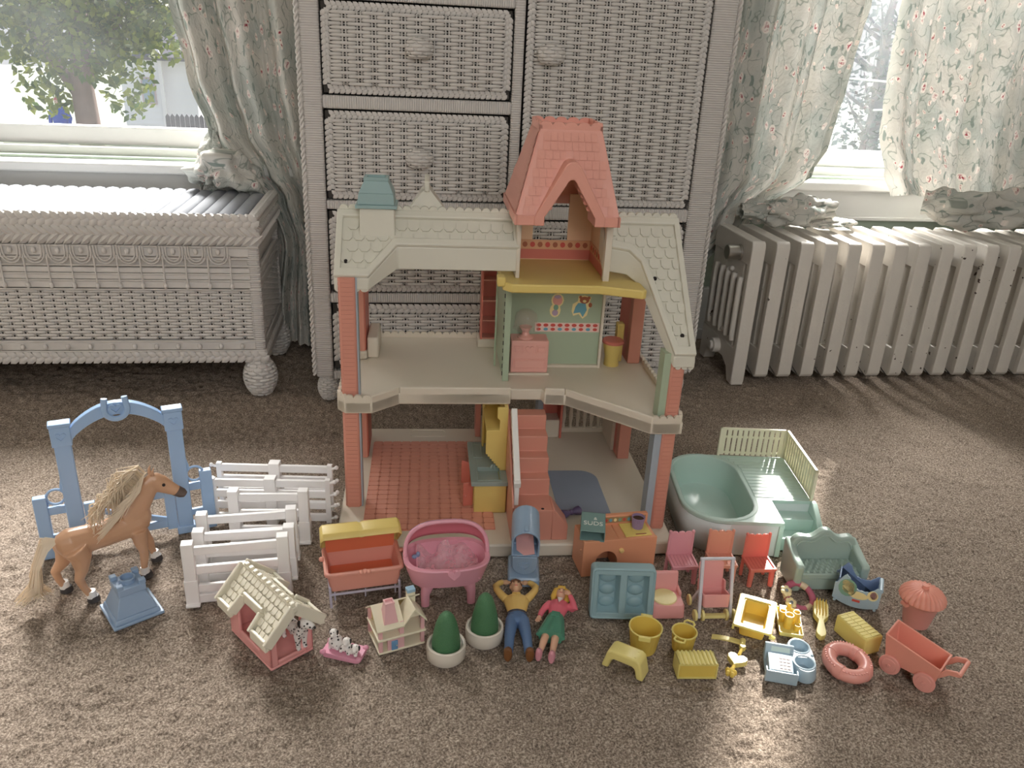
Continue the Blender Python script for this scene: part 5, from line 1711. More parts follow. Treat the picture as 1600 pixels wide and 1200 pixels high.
def long_fence(lab, loc, rz, w, h):
    t = thing('toy_fence', lab, 'toy fence', loc, rz, 'white toy fence sections')
    MB().box(-0.0085, 0.0085, -0.008, 0.008, 0, h).build('post', F_WHITE, t, bevel=0.001)
    for z in (h * 0.16, h * 0.42, h * 0.66, h * 0.88):
        MB().box(-w / 2, w / 2, -0.003, 0.003, z - 0.0065, z + 0.0055).build('rail', F_WHITE, t, bevel=0.001)
    for s in (-1, 1):
        e = MB().box(s * w / 2 - 0.004, s * w / 2 + 0.004, -0.004, 0.004, 0.004, h * 0.97)
        for z in (h * 0.14, h * 0.40, h * 0.64, h * 0.9):
            e.tube([(s * w / 2, 0, z), (s * (w / 2 + 0.006), -0.003, z + 0.001), (s * (w / 2 + 0.011), -0.003, z + 0.003)], 0.0022, 7).ball((s * (w / 2 + 0.011), -0.003, z + 0.003), 0.0034, 0.0034, 0.0034, 8, 6)
        e.build('clip_end', F_WHITE, t, bevel=0.0006)
    return t
long_fence('long white toy fence with clips, hindmost of the fences', (-0.188, 1.145, 0), -6.0, 0.170, 0.088)
long_fence('long white toy fence with clips, second from the back', (-0.190, 1.108, 0), -5.0, 0.172, 0.082)

# ---- doghouse with white roof
DH = thing('toy_doghouse', 'pink toy doghouse with an ivory shingled roof', 'toy doghouse', (-0.15, 0.781, 0), 37.3)
P_BUB = mat('bubblegum_plastic', rgb(240, 164, 160), 0.36, 0.02, 12, trans=0.10)
P_IVORY = mat('ivory_plastic', rgb(232, 226, 206), 0.38, 0.02, 12, trans=0.05)
wl_, dp_ = 0.058, 0.099
w = MB()
T_ = 0.004
w.box(0, wl_, 0, dp_, 0, 0.004)
w.box(0, 0.010, 0, T_, 0.004, 0.050).box(wl_ - 0.010, wl_, 0, T_, 0.004, 0.050).box(0.010, wl_ - 0.010, 0, T_, 0.004, 0.010)
w.box(0, wl_, dp_ - T_, dp_, 0.004, 0.050)
w.box(0, T_, 0, 0.026, 0.004, 0.050).box(0, T_, 0.074, dp_, 0.004, 0.050).box(0, T_, 0.026, 0.074, 0.004, 0.016)
w.box(wl_ - T_, wl_, 0, 0.026, 0.004, 0.050).box(wl_ - T_, wl_, 0.074, dp_, 0.004, 0.050).box(wl_ - T_, wl_, 0.026, 0.074, 0.004, 0.016)
w.prism([(0, 0.05), (wl_, 0.05), (wl_ / 2, 0.072)], dp_ - T_, dp_, 'y')
w.build('walls', P_BUB, DH, bevel=0.0015)
def slab(q0, q1, q2, q3, th):
    """thin slab through four corners"""
    a, b_, c, d = [Vector(q) for q in (q0, q1, q2, q3)]
    n = (b_ - a).cross(d - a).normalized() * th
    vs = [a, b_, c, d, a + n, b_ + n, c + n, d + n]
    return [tuple(v) for v in vs], [(3, 2, 1, 0), (4, 5, 6, 7), (0, 1, 5, 4), (1, 2, 6, 5), (2, 3, 7, 6), (3, 0, 4, 7)]
rfm = MB()
rz0, rzt, cxm = 0.045, 0.082, wl_ / 2
for s in (-1, 1):
    xe = cxm + s * (wl_ / 2 + 0.009)
    def pt(t, y, s=s, xe=xe):
        return (cxm + (xe - cxm) * t, y, rzt + (rz0 - rzt) * t)
    for (t0, t1, y0, y1) in ((0, 0.52, -0.012, dp_ + 0.008), (0.52, 1.0, -0.012, 0.026), (0.52, 1.0, 0.072, dp_ + 0.008)):
        c4 = [pt(t0, y0), pt(t1, y0), pt(t1, y1), pt(t0, y1)]
        if s > 0:
            c4 = c4[::-1]
            c4 = [c4[3], c4[2], c4[1], c4[0]]
        v, f = slab(*(c4 if s < 0 else c4[::-1]), 0.004)
        rfm.add(v, f)
RFO = rfm.build('roof', P_IVORY, DH, bevel=0.001)
rim = MB()
for s in (-1, 1):
    xe = cxm + s * (wl_ / 2 + 0.009)
    P2 = lambda t, y: Vector((cxm + (xe - cxm) * t, y, rzt + (rz0 - rzt) * t + 0.003))
    path = [P2(0.0, -0.011), P2(1, -0.011), P2(1, 0.025), P2(0.54, 0.027), P2(0.54, 0.071), P2(1, 0.073), P2(1, dp_ + 0.007), P2(0, dp_ + 0.007)]
    for a, b_ in zip(path, path[1:]):
        rim.bar(a, b_, 0.0042, 0.014)
rim.build('roof_rim', P_IVORY, RFO, bevel=0.001)
rg_ = MB().box(cxm - 0.003, cxm + 0.003, -0.014, dp_ + 0.01, rzt - 0.002, rzt + 0.005)
for k in range(11):
    rg_.box(cxm - 0.0028, cxm + 0.0028, -0.010 + k * 0.0105, -0.0045 + k * 0.0105, rzt + 0.005, rzt + 0.0085)
rg_.build('ridge_crest', P_IVORY, RFO, bevel=0.0006)
for s in (-1, 1):
    xe = cxm + s * (wl_ / 2 + 0.009)
    ang = math.atan2(rzt - rz0, abs(xe - cxm))
    for r_ in range(5):
        t = 0.14 + r_ * 0.185
        for c in range(12):
            y = -0.0035 + (c + (0.5 if r_ % 2 else 0)) * 0.0092
            if y > dp_ + 0.001 or (t > 0.45 and 0.021 < y < 0.077):
                continue
            q = MB(Matrix.Translation((cxm + (xe - cxm) * t, y, rzt + (rz0 - rzt) * t + 0.0042)) @ Matrix.Rotation(s * ang, 4, 'Y')).prism([(s * -0.004, -0.0038), (s * 0.0018, -0.0038), (s * 0.0045, -0.002), (s * 0.0045, 0.002), (s * 0.0018, 0.0038), (s * -0.004, 0.0038)], 0, 0.0016)
            q.build('shingle', P_IVORY, RFO, flat=True)

# ---- dalmatians
def dalmatian_material():
    m = bpy.data.materials.new('spotted_white_coat')
    m.use_nodes = True
    N, L = m.node_tree.nodes, m.node_tree.links
    b = N['Principled BSDF']
    tc = N.new('ShaderNodeTexCoord')
    v = N.new('ShaderNodeTexVoronoi')
    v.inputs['Scale'].default_value = 210
    L.new(tc.outputs['Object'], v.inputs['Vector'])
    r_ = N.new('ShaderNodeValToRGB')
    r_.color_ramp.elements[0].position, r_.color_ramp.elements[0].color = 0.27, (*rgb(44, 40, 40), 1)
    r_.color_ramp.elements[1].position, r_.color_ramp.elements[1].color = 0.31, (*rgb(238, 234, 230), 1)
    L.new(v.outputs['Distance'], r_.inputs[0])
    L.new(r_.outputs[0], b.inputs['Base Color'])
    b.inputs['Roughness'].default_value = 0.4
    return m
M_DAL = dalmatian_material()
M_DALB = mat('black_ear', rgb(46, 42, 42), 0.5)
dg = thing('toy_dalmatian', 'spotted toy dalmatian dog standing in the doghouse doorway', 'toy dog', (-0.1165, 0.8065, 0.0), 37.3)
MD = Matrix.Translation((0, 0.004, 0.0105)) @ Matrix.Scale(1.0, 4)
db = MB(MD)
db.loft([[(0.0075 * math.cos(t), y, z + h_ * math.sin(t)) for t in [2 * PI * k / 12 for k in range(12)]] for y, z, h_ in ((0.034, 0.024, 0.003), (0.031, 0.0245, 0.0075), (0.018, 0.024, 0.0075), (0.004, 0.0245, 0.0095), (-0.005, 0.026, 0.009), (-0.009, 0.027, 0.005))])
db.tube([(0, -0.003, 0.028), (0, -0.008, 0.036), (0.001, -0.011, 0.041)], [0.008, 0.0065, 0.0055], 10)
db.ball((0.002, -0.012, 0.043), 0.0075, 0.0078, 0.007).tube([(0.003, -0.014, 0.0425), (0.006, -0.020, 0.0405), (0.0065, -0.0225, 0.040)], [0.0055, 0.0042, 0.0032], 10)
for x, y in ((-0.0045, -0.003), (0.0045, -0.003), (-0.005, 0.029), (0.005, 0.029)):
    db.tube([(x, y, 0.022), (x, y + (0.002 if y > 0 else 0), 0.012), (x, y, 0.003), (x, y - 0.003, 0.0015)], [0.005, 0.0034, 0.0028, 0.0026], 8)
db.tube([(0, 0.034, 0.027), (0, 0.042, 0.031), (0, 0.047, 0.037)], [0.002, 0.0016, 0.001], 6)
organic(db, 'body', M_DAL, dg, 0.0008, 3)
for s in (-1, 1):
    MB(MD).ball((0.002 + s * 0.0066, -0.0095, 0.0425), 0.002, 0.0035, 0.0055, 8, 6).build('ear', M_DALB, dg)
MB(MD).ball((0.007, -0.0245, 0.041), 0.0017).build('nose', M_DALB, dg)

pc = thing('puppy_litter', 'three spotted toy puppies curled up on a pink cushion', 'toy puppies', (-0.066, 0.806, 0), -22)
cu = MB().loft([[(x_ * 0.96, y_ * 0.96, 0.0) for x_, y_ in rrect(-0.026, 0.026, -0.0135, 0.0135, 0.006)], [(x_, y_, 0.003) for x_, y_ in rrect(-0.026, 0.026, -0.0135, 0.0135, 0.006)], [(x_ * 0.97, y_ * 0.95, 0.0065) for x_, y_ in rrect(-0.026, 0.026, -0.0135, 0.0135, 0.006)], [(x_ * 0.8, y_ * 0.75, 0.006) for x_, y_ in rrect(-0.026, 0.026, -0.0135, 0.0135, 0.006)]])
for sx_ in (-1, 1):
    for sy_ in (-1, 1):
        cu.ball((sx_ * 0.0235, sy_ * 0.011, 0.006), 0.004, 0.004, 0.003, 8, 6)
cu.build('cushion', mat('candy_pink_plastic', rgb(226, 150, 176), 0.4, 0.02, 12), pc)
for k, (x, y, sc_, hx_, hz_) in enumerate(((-0.012, 0.002, 1.25, -0.001, 0.020), (0.003, 0.0, 0.9, 0.002, 0.013), (0.014, -0.002, 0.85, 0.003, 0.007))):
    pb = MB(Matrix.Translation((x, y, 0.006)))
    pb.ball((0, 0, 0.006 * sc_), 0.0075 * sc_, 0.0075 * sc_, 0.0075 * sc_)
    pb.tube([(0, -0.001, 0.008 * sc_), (hx_ * 0.5, -0.002, hz_ * 0.8 + 0.002)], [0.005 * sc_, 0.004 * sc_], 8)
    pb.ball((hx_, -0.003, hz_ + 0.004), 0.0052, 0.0052, 0.0046).tube([(hx_, -0.005, hz_ + 0.003), (hx_ + 0.001, -0.0095, hz_ + 0.002)], [0.0034, 0.0022], 8)
    for s in (-1, 1):
        pb.tube([(s * 0.004, -0.004, 0.006), (s * 0.005, -0.0075, 0.0015)], [0.003, 0.0022], 7)
    pp = organic(pb, 'puppy', M_DAL, pc, 0.0008, 3)
    for s in (-1, 1):
        MB(Matrix.Translation((x, y, 0.006))).ball((hx_ + s * 0.0046, -0.002, hz_ + 0.004), 0.0015, 0.0024, 0.0036, 8, 6).build('ear', M_DALB, pp)

# ---- tiny dollhouse toy
mh = thing('tiny_dollhouse', 'tiny toy dollhouse with pink tower and blue door on the carpet', 'toy house', (-0.024, 0.798, 0), 17.5)
P_MPINK = mat('mauve_pink_plastic', rgb(228, 176, 178), 0.4, 0.02, 12)
P_MCREAM = mat('pale_cream_plastic', rgb(236, 228, 200), 0.4, 0.02, 12)
P_MYEL = mat('pale_yellow_plastic', rgb(240, 220, 150), 0.4, 0.02, 12)
MB().box(0, 0.060, 0, 0.048, 0, 0.003).build('base', P_MCREAM, mh, bevel=0.0008)
MB().box(-0.001, 0.061, -0.001, 0.049, 0.020, 0.0232).build('upper_floor', P_MCREAM, mh, bevel=0.0008)
for x, y in ((0.001, 0.001), (0.055, 0.001), (0.0, 0.044), (0.055, 0.044)):
    MB().box(x, x + 0.0045, y, y + 0.004, 0.003, 0.040).build('post', P_MPINK, mh)
MB().box(0.004, 0.056, 0.040, 0.044, 0.003, 0.040).build('back_wall', P_MYEL, mh)
MB().box(0.028, 0.033, 0.002, 0.040, 0.003, 0.042).box(0.012, 0.033, 0.001, 0.004, 0.003, 0.020).build('inner_wall', P_MPINK, mh)
dr = MB().box(0.0165, 0.0245, -0.0004, 0.0015, 0.0032, 0.0165).build('door', mat('door_blue_plastic', rgb(96, 150, 196), 0.4), mh, bevel=0.0005)
MB().ball((0.023, -0.0008, 0.0095), 0.0007).build('knob', P_MYEL, dr)
mr_ = MB()
mr_.add([(-0.002, -0.003, 0.038), (0.033, -0.003, 0.038), (0.033, 0.026, 0.058), (-0.002, 0.026, 0.058), (-0.002, 0.026, 0.0555), (0.033, 0.026, 0.0555), (0.033, -0.002, 0.0355), (-0.002, -0.002, 0.0355)], [(0, 1, 2, 3), (4, 5, 6, 7), (0, 7, 6, 1), (3, 2, 5, 4), (0, 3, 4, 7), (1, 6, 5, 2)])
mr_.add([(-0.002, 0.026, 0.058), (0.062, 0.026, 0.058), (0.062, 0.050, 0.038), (-0.002, 0.050, 0.038), (-0.002, 0.050, 0.0355), (0.062, 0.050, 0.0355), (0.062, 0.026, 0.0555), (-0.002, 0.026, 0.0555)], [(0, 1, 2, 3), (4, 5, 6, 7), (0, 7, 6, 1), (3, 2, 5, 4), (0, 3, 4, 7), (1, 6, 5, 2)])
mr_.prism([(0.031, 0.036), (0.046, 0.056), (0.062, 0.036), (0.062, 0.0385), (0.046, 0.0595), (0.031, 0.0385)], -0.003, 0.028, 'y')
mr_.build('roof', P_MCREAM, mh, bevel=0.0005)
MB().prism([(0.034, 0.0375), (0.059, 0.0375), (0.0465, 0.054)], 0.010, 0.0115, 'y').build('gable', P_MCREAM, mh)
mtw = MB().frus((0.008, 0.026, 0.002, 0.022), 0.042, (0.012, 0.023, 0.008, 0.018), 0.066).build('tower', P_MPINK, mh, bevel=0.0006)
MB().ring([(0.0115, 0.0075), (0.0235, 0.0075), (0.0235, 0.0185), (0.0115, 0.0185)], [(0.013, 0.009), (0.022, 0.009), (0.022, 0.017), (0.013, 0.017)], 0.066, 0.0685).build('tower_crown', P_MPINK, mtw)
chm = MB().box(0.046, 0.056, 0.026, 0.034, 0.046, 0.062).build('chimney', P_MCREAM, mh)
MB().box(0.0455, 0.0565, 0.0255, 0.0345, 0.062, 0.067).build('chimney_cap', mat('chimney_blue_plastic', rgb(150, 190, 215), 0.4), chm, bevel=0.0008)

# ---- potted cone trees
P_GREEN = mat('leaf_green_plastic', rgb(28, 108, 50), 0.45, 0.12, 60, bump=0.6, bscale=900)
P_POT = mat('stone_cream_plastic', rgb(222, 214, 200), 0.45, 0.02, 12)
for lab, x, y, hh in (('green toy cone tree in a cream pot nearer the tiny dollhouse', 0.0580, 0.791, 0.067), ('green toy cone tree in a cream pot nearer the man doll', 0.1085, 0.819, 0.070)):
    t = thing('toy_tree', lab, 'toy tree', (x, y, 0), 0, 'toy cone trees')
    MB().lathe([(0.0215, 0.0), (0.0240, 0.003), (0.0245, 0.014), (0.0240, 0.0205), (0.0225, 0.022), (0.0205, 0.021), (0.0195, 0.016), (0.0, 0.015)], 32).build('pot', P_POT, t)
    MB().lathe([(0.0175, 0.014), (0.0178, 0.022), (0.0160, 0.036), (0.0130, 0.050), (0.0092, hh - 0.007), (0.0055, hh - 0.002), (0.002, hh), (0.0, hh)], 28).build('cone', P_GREEN, t)

# ---- salmon cradle with a yellow hood
P_SAL = mat('pale_salmon_plastic', rgb(240, 168, 148), 0.35, 0.02, 12, trans=0.16)
P_ORG = mat('shade_orange_plastic', rgb(236, 120, 70), 0.4, 0.03, 14, trans=0.16)  # orange stands for the salmon and yellow inside seen in shade
P_LAV = mat('lavender_grey_plastic', rgb(178, 176, 196), 0.4, 0.02, 12)
ck = thing('toy_cradle', 'salmon toy cradle with a puffy yellow hood and lavender legs', 'toy cradle', (-0.0475, 0.936, 0), 8)
def hollow(mb, x0, x1, y0, y1, z0, z1, th, fl=0.08, r=0.005):
    """open rounded tray, flared by fl"""
    def rr_(k, z, o):
        dx, dy = (x1 - x0) / 2, (y1 - y0) / 2
        cx_, cy_ = (x0 + x1) / 2, (y0 + y1) / 2
        return [(cx_ + px * k, cy_ + py * k, z) for px, py in rrect(-dx + o, dx - o, -dy + o, dy - o, max(r - o * 0.5, 0.0008))]
    mb.loft([rr_(1 - fl, z0, 0), rr_(1, z1, 0), rr_(1, z1, th), rr_(1 - fl, z0 + th, th)], True, True)
    return mb
hollow(MB(), -0.050, 0.050, -0.031, 0.031, 0.020, 0.050, 0.003, 0.10).build('tub', P_SAL, ck, bevel=0.0006)
MB().ring(rrect(-0.0525, 0.0525, -0.0335, 0.0335, 0.006), rrect(-0.048, 0.048, -0.029, 0.029, 0.004), 0.046, 0.0515).build('rim', P_SAL, ck, bevel=0.0015)
for s in (-1, 0, 1):
    MB().ball((s * 0.0045, -0.0335, 0.051 - abs(s) * 0.001), 0.0035).build('bow_detail', P_SAL, ck)
hd = MB()
def hring(x, k=1.0, o=0.0):
    """hood outline in the yz plane"""
    pts = [(0.034 - o, 0.050), (0.037 - o, 0.070), (0.033 - o, 0.086 - o), (0.022, 0.092 - o), (0.004, 0.090 - o), (-0.002, 0.084)]
    return [(x, y, z) for y, z in pts]
outer = [hring(x) for x in (-0.053, -0.05, -0.03, -0.004, 0.0, 0.004, 0.03, 0.05, 0.053)]
for i, sc_ in enumerate((0.92, 1, 1.0, 1.0, 0.97, 1.0, 1, 1, 0.92)):
    outer[i] = [(x, y * (1 if sc_ == 1 else (0.96 if abs(x) > 0.02 else 0.95)), 0.05 + (z - 0.05) * sc_) for x, y, z in outer[i]]
vs = [p for r_ in outer for p in r_]
fs = []
for i in range(8):
    for j in range(5):
        fs.append((i * 6 + j, i * 6 + j + 1, (i + 1) * 6 + j + 1, (i + 1) * 6 + j))
fs += [(0, 1, 2, 3, 4, 5), (53, 52, 51, 50, 49, 48)]
hd.add(vs, fs)
hd.build('hood', P_YEL, ck, solid=0.0025, bevel=0.0008)
MB().box(-0.047, 0.047, 0.0265, 0.0285, 0.046, 0.078).build('hood_shade_panel', P_ORG, ck)  # inner panel toned as the shaded inside of the hood
MB().box(-0.046, 0.046, -0.027, 0.027, 0.0235, 0.0245).build('tub_floor', P_ORG, ck)
for s in (-1, 1):
    MB().ball((s * 0.054, 0.004, 0.052), 0.0035).build('hinge', P_SAL, ck)
lg = MB()
for s in (-1, 1):
    lg.tube([(s * 0.0455, -0.036, 0.001), (s * 0.046, -0.029, 0.026), (s * 0.046, 0.029, 0.026), (s * 0.0455, 0.036, 0.001)], 0.0018, 8)
lg.tube([(-0.0455, -0.031, 0.018), (0.0455, -0.031, 0.018)], 0.0018, 8).tube([(-0.0455, 0.031, 0.018), (0.0455, 0.031, 0.018)], 0.0018, 8)
for x in (-0.04, 0.0, 0.04):
    lg.tube([(x, -0.031, 0.022), (x, -0.0325, 0.010)], 0.0011, 6)
lg.build('leg_frame', P_LAV, ck)

# ---- pink bassinet with tulle
P_ORCH = mat('orchid_pink_plastic', rgb(240, 168, 186), 0.32, 0.02, 12, trans=0.12)
P_DEEP = mat('shade_rose_plastic', rgb(222, 122, 138), 0.4, 0.02, 12, trans=0.10)  # deeper pink puts the hood's inner shade and glow into its colour
bs_ = thing('toy_bassinet', 'pink toy bassinet on stout legs with a tulle sheet inside', 'toy bassinet', (0.0655, 0.913, 0), 2)
def sup(a, b_, z, n=36, p=2.8, dy=0.0):
    pts = []
    for k in range(n):
        t = 2 * PI * k / n
        c, s = math.cos(t), math.sin(t)
        pts.append((a * math.copysign(abs(c) ** (2 / p), c), dy + b_ * math.copysign(abs(s) ** (2 / p), s), z))
    return pts
MB().loft([sup(0.040, 0.024, 0.030), sup(0.049, 0.031, 0.034), sup(0.0545, 0.0365, 0.052), sup(0.0575, 0.039, 0.062), sup(0.0585, 0.040, 0.0645), sup(0.0575, 0.039, 0.0665), sup(0.0515, 0.033, 0.0655), sup(0.049, 0.031, 0.056), sup(0.043, 0.026, 0.0375)]).build('basket', P_ORCH, bs_)
def hood_pt(th, t, k=1.0, dz=0.0):
    ph = R(10 + 62 * t)
    c, s = math.cos(th), math.sin(th)
    rx = 0.0555 * math.copysign(abs(c) ** 0.72, c)
    rs = abs(s) ** 0.72
    return (rx * k, 0.0375 * k * rs * math.cos(ph) * 1.06, 0.0655 + dz + 0.046 * k * rs * math.sin(ph))
hs_ = MB()
NT, NP = 24, 8
vs = [hood_pt(PI * i / NT, j / NP) for j in range(NP + 1) for i in range(NT + 1)] 
fs = [(j * (NT + 1) + i, j * (NT + 1) + i + 1, (j + 1) * (NT + 1) + i + 1, (j + 1) * (NT + 1) + i) for j in range(NP) for i in range(NT)]
hs_.add(vs, fs)
hs_.build('hood', P_DEEP, bs_, solid=0.002)
MB().tube([hood_pt(PI * i / NT, 1.0) for i in range(NT + 1)], 0.0028, 8).build('hood_edge', P_ORCH, bs_)
MB().tube([hood_pt(PI * (0.2 + 0.6 * i / 16), 0.93, 1.03) for i in range(17)], 0.0014, 6).build('lilac_band', mat('lilac_print', rgb(190, 160, 200), 0.5), bs_)
MB().prism(heart(0.006, 0.0615, 0.0085), -0.0435, -0.0385, 'y').build('heart', P_ORCH, bs_, bevel=0.0012)
for x in (-0.030, 0.032):
    for y in (-0.020, 0.018):
        MB().tube([(x * 0.85, y * 0.9, 0.036), (x, y, 0.018), (x, y * 1.1, 0.001)], [0.010, 0.0062, 0.0056], 12).build('leg', P_ORCH, bs_)
def tulle_material():
    m = bpy.data.materials.new('pink_tulle')
    m.use_nodes = True
    N, L = m.node_tree.nodes, m.node_tree.links
    b = N['Principled BSDF']
    b.inputs['Base Color'].default_value = (*rgb(250, 226, 230), 1)
    b.inputs['Roughness'].default_value = 0.6
    tc = N.new('ShaderNodeTexCoord')
    nz = N.new('ShaderNodeTexNoise')
    nz.inputs['Scale'].default_value = 120
    L.new(tc.outputs['Object'], nz.inputs['Vector'])
    mr = N.new('ShaderNodeMapRange')
    mr.inputs[3].default_value, mr.inputs[4].default_value = 0.15, 0.45
    L.new(nz.outputs['Fac'], mr.inputs[0])
    L.new(mr.outputs[0], b.inputs['Alpha'])
    return m
M_TUL = tulle_material()
P = []
for i in range(19):
    row = []
    for j in range(31):
        u, v = j / 30, i / 18
        x = -0.040 + 0.082 * u
        y = -0.026 + 0.050 * v
        z = 0.045 + 0.016 * v + 0.005 * math.sin(9 * u + 2 * v) * (0.4 + v) + 0.004 * math.sin(17 * u - 6 * v) + (0.008 * v if 0.35 < u < 0.55 else 0)
        row.append((x, y, z))
    P.append(row)
tl_ = thing('tulle_sheet', 'see-through pink tulle sheet lying in the pink bassinet', 'tulle sheet', (0.0655, 0.913, 0), 2)
grid_mesh('cloth', P, lambda i, j: (j / 30, i / 18), tl_, M_TUL)
hem = MB()
hem.tube([P[i][0] for i in range(19)], 0.0009, 5).tube([P[0][j] for j in range(31)], 0.0009, 5).tube([P[i][30] for i in range(19)], 0.0009, 5)
hem.build('hem', P_ORCH, tl_)
MB().ball((-0.043, 0.004, 0.062), 0.0038, 0.003, 0.003).ball((-0.038, 0.006, 0.064), 0.003, 0.003, 0.004).build('blue_bow', mat('bow_blue', rgb(140, 155, 190), 0.5), tl_)

# ================================================================== toys in the middle: mailbox, dolls, laundry, cot
P_MAIL = mat('mailbox_blue_plastic', rgb(140, 168, 196), 0.3, 0.02, 12)
mbx = thing('toy_mailbox', 'blue toy mailbox with its door hanging open and a pink letter inside', 'toy mailbox', (0.1790, 0.9520, 0), -8)
MB().loft([[(x, y, 0) for x, y in rrect(-0.0225, 0.0225, -0.032, 0.030, 0.006)], [(x, y, 0.010) for x, y in rrect(-0.0225, 0.0225, -0.032, 0.030, 0.006)], [(x * 0.9, y * 0.92, 0.014) for x, y in rrect(-0.0225, 0.0225, -0.032, 0.030, 0.006)]]).build('base', P_MAIL, mbx, bevel=0.001)
MB().box(-0.0165, 0.0165, -0.006, 0.012, 0.012, 0.056).build('stem', P_MAIL, mbx, bevel=0.002)
def archp(r, h, n=10):
    return [(-r, 0.0), (-r, h)] + [(r * math.cos(t), h + r * math.sin(t)) for t in [PI - PI * k / n for k in range(1, n)]] + [(r, h), (r, 0.0)]
MT = Matrix.Translation((0, 0.0, 0.053)) @ Matrix.Rotation(R(10), 4, 'X')
oa_, ia_ = archp(0.0195, 0.026), archp(0.0172, 0.0255)
ia_[0], ia_[-1] = (-0.0172, 0.0022), (0.0172, 0.0022)
bx = MB(MT)
bx.ring(oa_, ia_, -0.028, 0.028, 'y')
bx.prism(archp(0.0175, 0.0255), 0.024, 0.028, 'y')
bx.build('box', P_MAIL, mbx, bevel=0.0008)
MB(MT).box(-0.015, 0.015, -0.022, 0.0235, 0.0026, 0.042).build('box_inside', P_DARK, mbx) if False else None
fl_ = MB(MT).prism([(x, -z) for x, z in archp(0.0172, 0.016)], -0.030, -0.0275, 'y').build('door', P_MAIL, mbx, bevel=0.0008)
MB(MT).ring([(x, z) for x, z in heart(0, -0.016, 0.0085)], [(x, z) for x, z in heart(0, -0.016, 0.0068)], -0.0312, -0.0300, 'y').build('heart_emblem', P_MAIL, fl_)
MB(MT).box(-0.003, 0.003, -0.027, -0.018, 0.044, 0.049).build('latch', P_MAIL, mbx, bevel=0.001)
lt = thing('toy_letter', 'pink toy letter poking out of the blue mailbox', 'toy letter', (0.1790, 0.9520, 0), -8)
MB(MT @ Matrix.Translation((0, -0.010, 0.006)) @ Matrix.Rotation(R(-14), 4, 'Y') @ Matrix.Rotation(R(14), 4, 'X')).box(-0.0125, 0.0125, -0.018, 0.018, 0, 0.0012).prism([(-0.0125, 0.018), (0.0125, 0.018), (0.0, 0.004)], 0.0012, 0.0018).build('envelope', mat('letter_pink', rgb(238, 180, 176), 0.5), lt)

# ---- dolls lying on their backs; local y runs from feet to head
M_SKIN = mat('doll_skin', rgb(226, 178, 150), 0.42, 0.03, 20)
M_SKINY = mat('doll_skin_tan', rgb(214, 170, 136), 0.42, 0.03, 20)
def doll_head(c, s, m, parent, hairm, long):
    """head with nose, ears, brow; face looks up (+z), crown towards +y"""
    x, y, z = c
    h = MB()
    h.ball((x, y, z), 0.0072 * s, 0.0092 * s, 0.0082 * s, 16, 10)
    h.ball((x, y - 0.005 * s, z + 0.0015 * s), 0.0055 * s, 0.0048 * s, 0.0062 * s)
    h.tube([(x, y - 0.0195 * s, z - 0.003), (x, y - 0.006 * s, z - 0.001)], [0.0044 * s, 0.004 * s], 10)
    h.tube([(x, y + 0.0008 * s, z + 0.0072 * s), (x, y - 0.0028 * s, z + 0.0094 * s)], [0.0009 * s, 0.0016 * s], 8)
    for q in (-1, 1):
        h.ball((x + q * 0.0072 * s, y - 0.001, z), 0.0014 * s, 0.0024 * s, 0.0018 * s, 8, 6)
    hd_ = organic(h, 'head', m, parent, 0.0006, 2)
    for q in (-1, 1):
        MB().ball((x + q * 0.0028 * s, y + 0.0006 * s, z + 0.0074 * s), 0.0010 * s, 0.0008 * s, 0.0006 * s, 8, 6).build('eye', P_DARK, hd_)
        MB().ball((x + q * 0.0028 * s, y + 0.0026 * s, z + 0.0073 * s), 0.0016 * s, 0.0004 * s, 0.0006 * s, 8, 6).build('eyebrow', hairm, hd_)
    MB().ball((x, y - 0.0056 * s, z + 0.0073 * s), 0.0021 * s, 0.0007 * s, 0.0008 * s, 10, 6).build('mouth', mat('doll_lips', rgb(196, 96, 92), 0.5), hd_)
    hr = MB()
    hr.ball((x, y + 0.0032 * s, z - 0.0020 * s), 0.0083 * s, 0.0086 * s, 0.0088 * s, 14, 9)
    if long:
        for q in (-1, 1):
            hr.tube([(x + q * 0.002, y + 0.0105 * s, z + 0.001), (x + q * 0.0082 * s, y + 0.005 * s, z + 0.0015), (x + q * 0.0098 * s, y - 0.006 * s, z - 0.001), (x + q * 0.008 * s, y - 0.014 * s, z - 0.004)], [0.003 * s, 0.004 * s, 0.0042 * s, 0.0026 * s], 8)
        hr.tube([(x - 0.006 * s, y + 0.0085 * s, z + 0.004 * s), (x + 0.004 * s, y + 0.0088 * s, z + 0.005 * s)], [0.0032 * s, 0.0028 * s], 8)
        hr.ball((x, y - 0.004, z - 0.006), 0.0088 * s, 0.011 * s, 0.004)
    else:
        hr.tube([(x - 0.006 * s, y + 0.0055 * s, z + 0.0045 * s), (x, y + 0.0078 * s, z + 0.0055 * s), (x + 0.006 * s, y + 0.0055 * s, z + 0.0045 * s)], 0.0022 * s, 8)
        for q in (-1, 1):
            hr.tube([(x + q * 0.0072 * s, y + 0.004 * s, z + 0.002), (x + q * 0.0076 * s, y + 0.0005, z + 0.0015)], [0.002 * s, 0.001 * s], 6)
    organic(hr, 'hair', hairm, parent, 0.0008, 2)
    return hd_
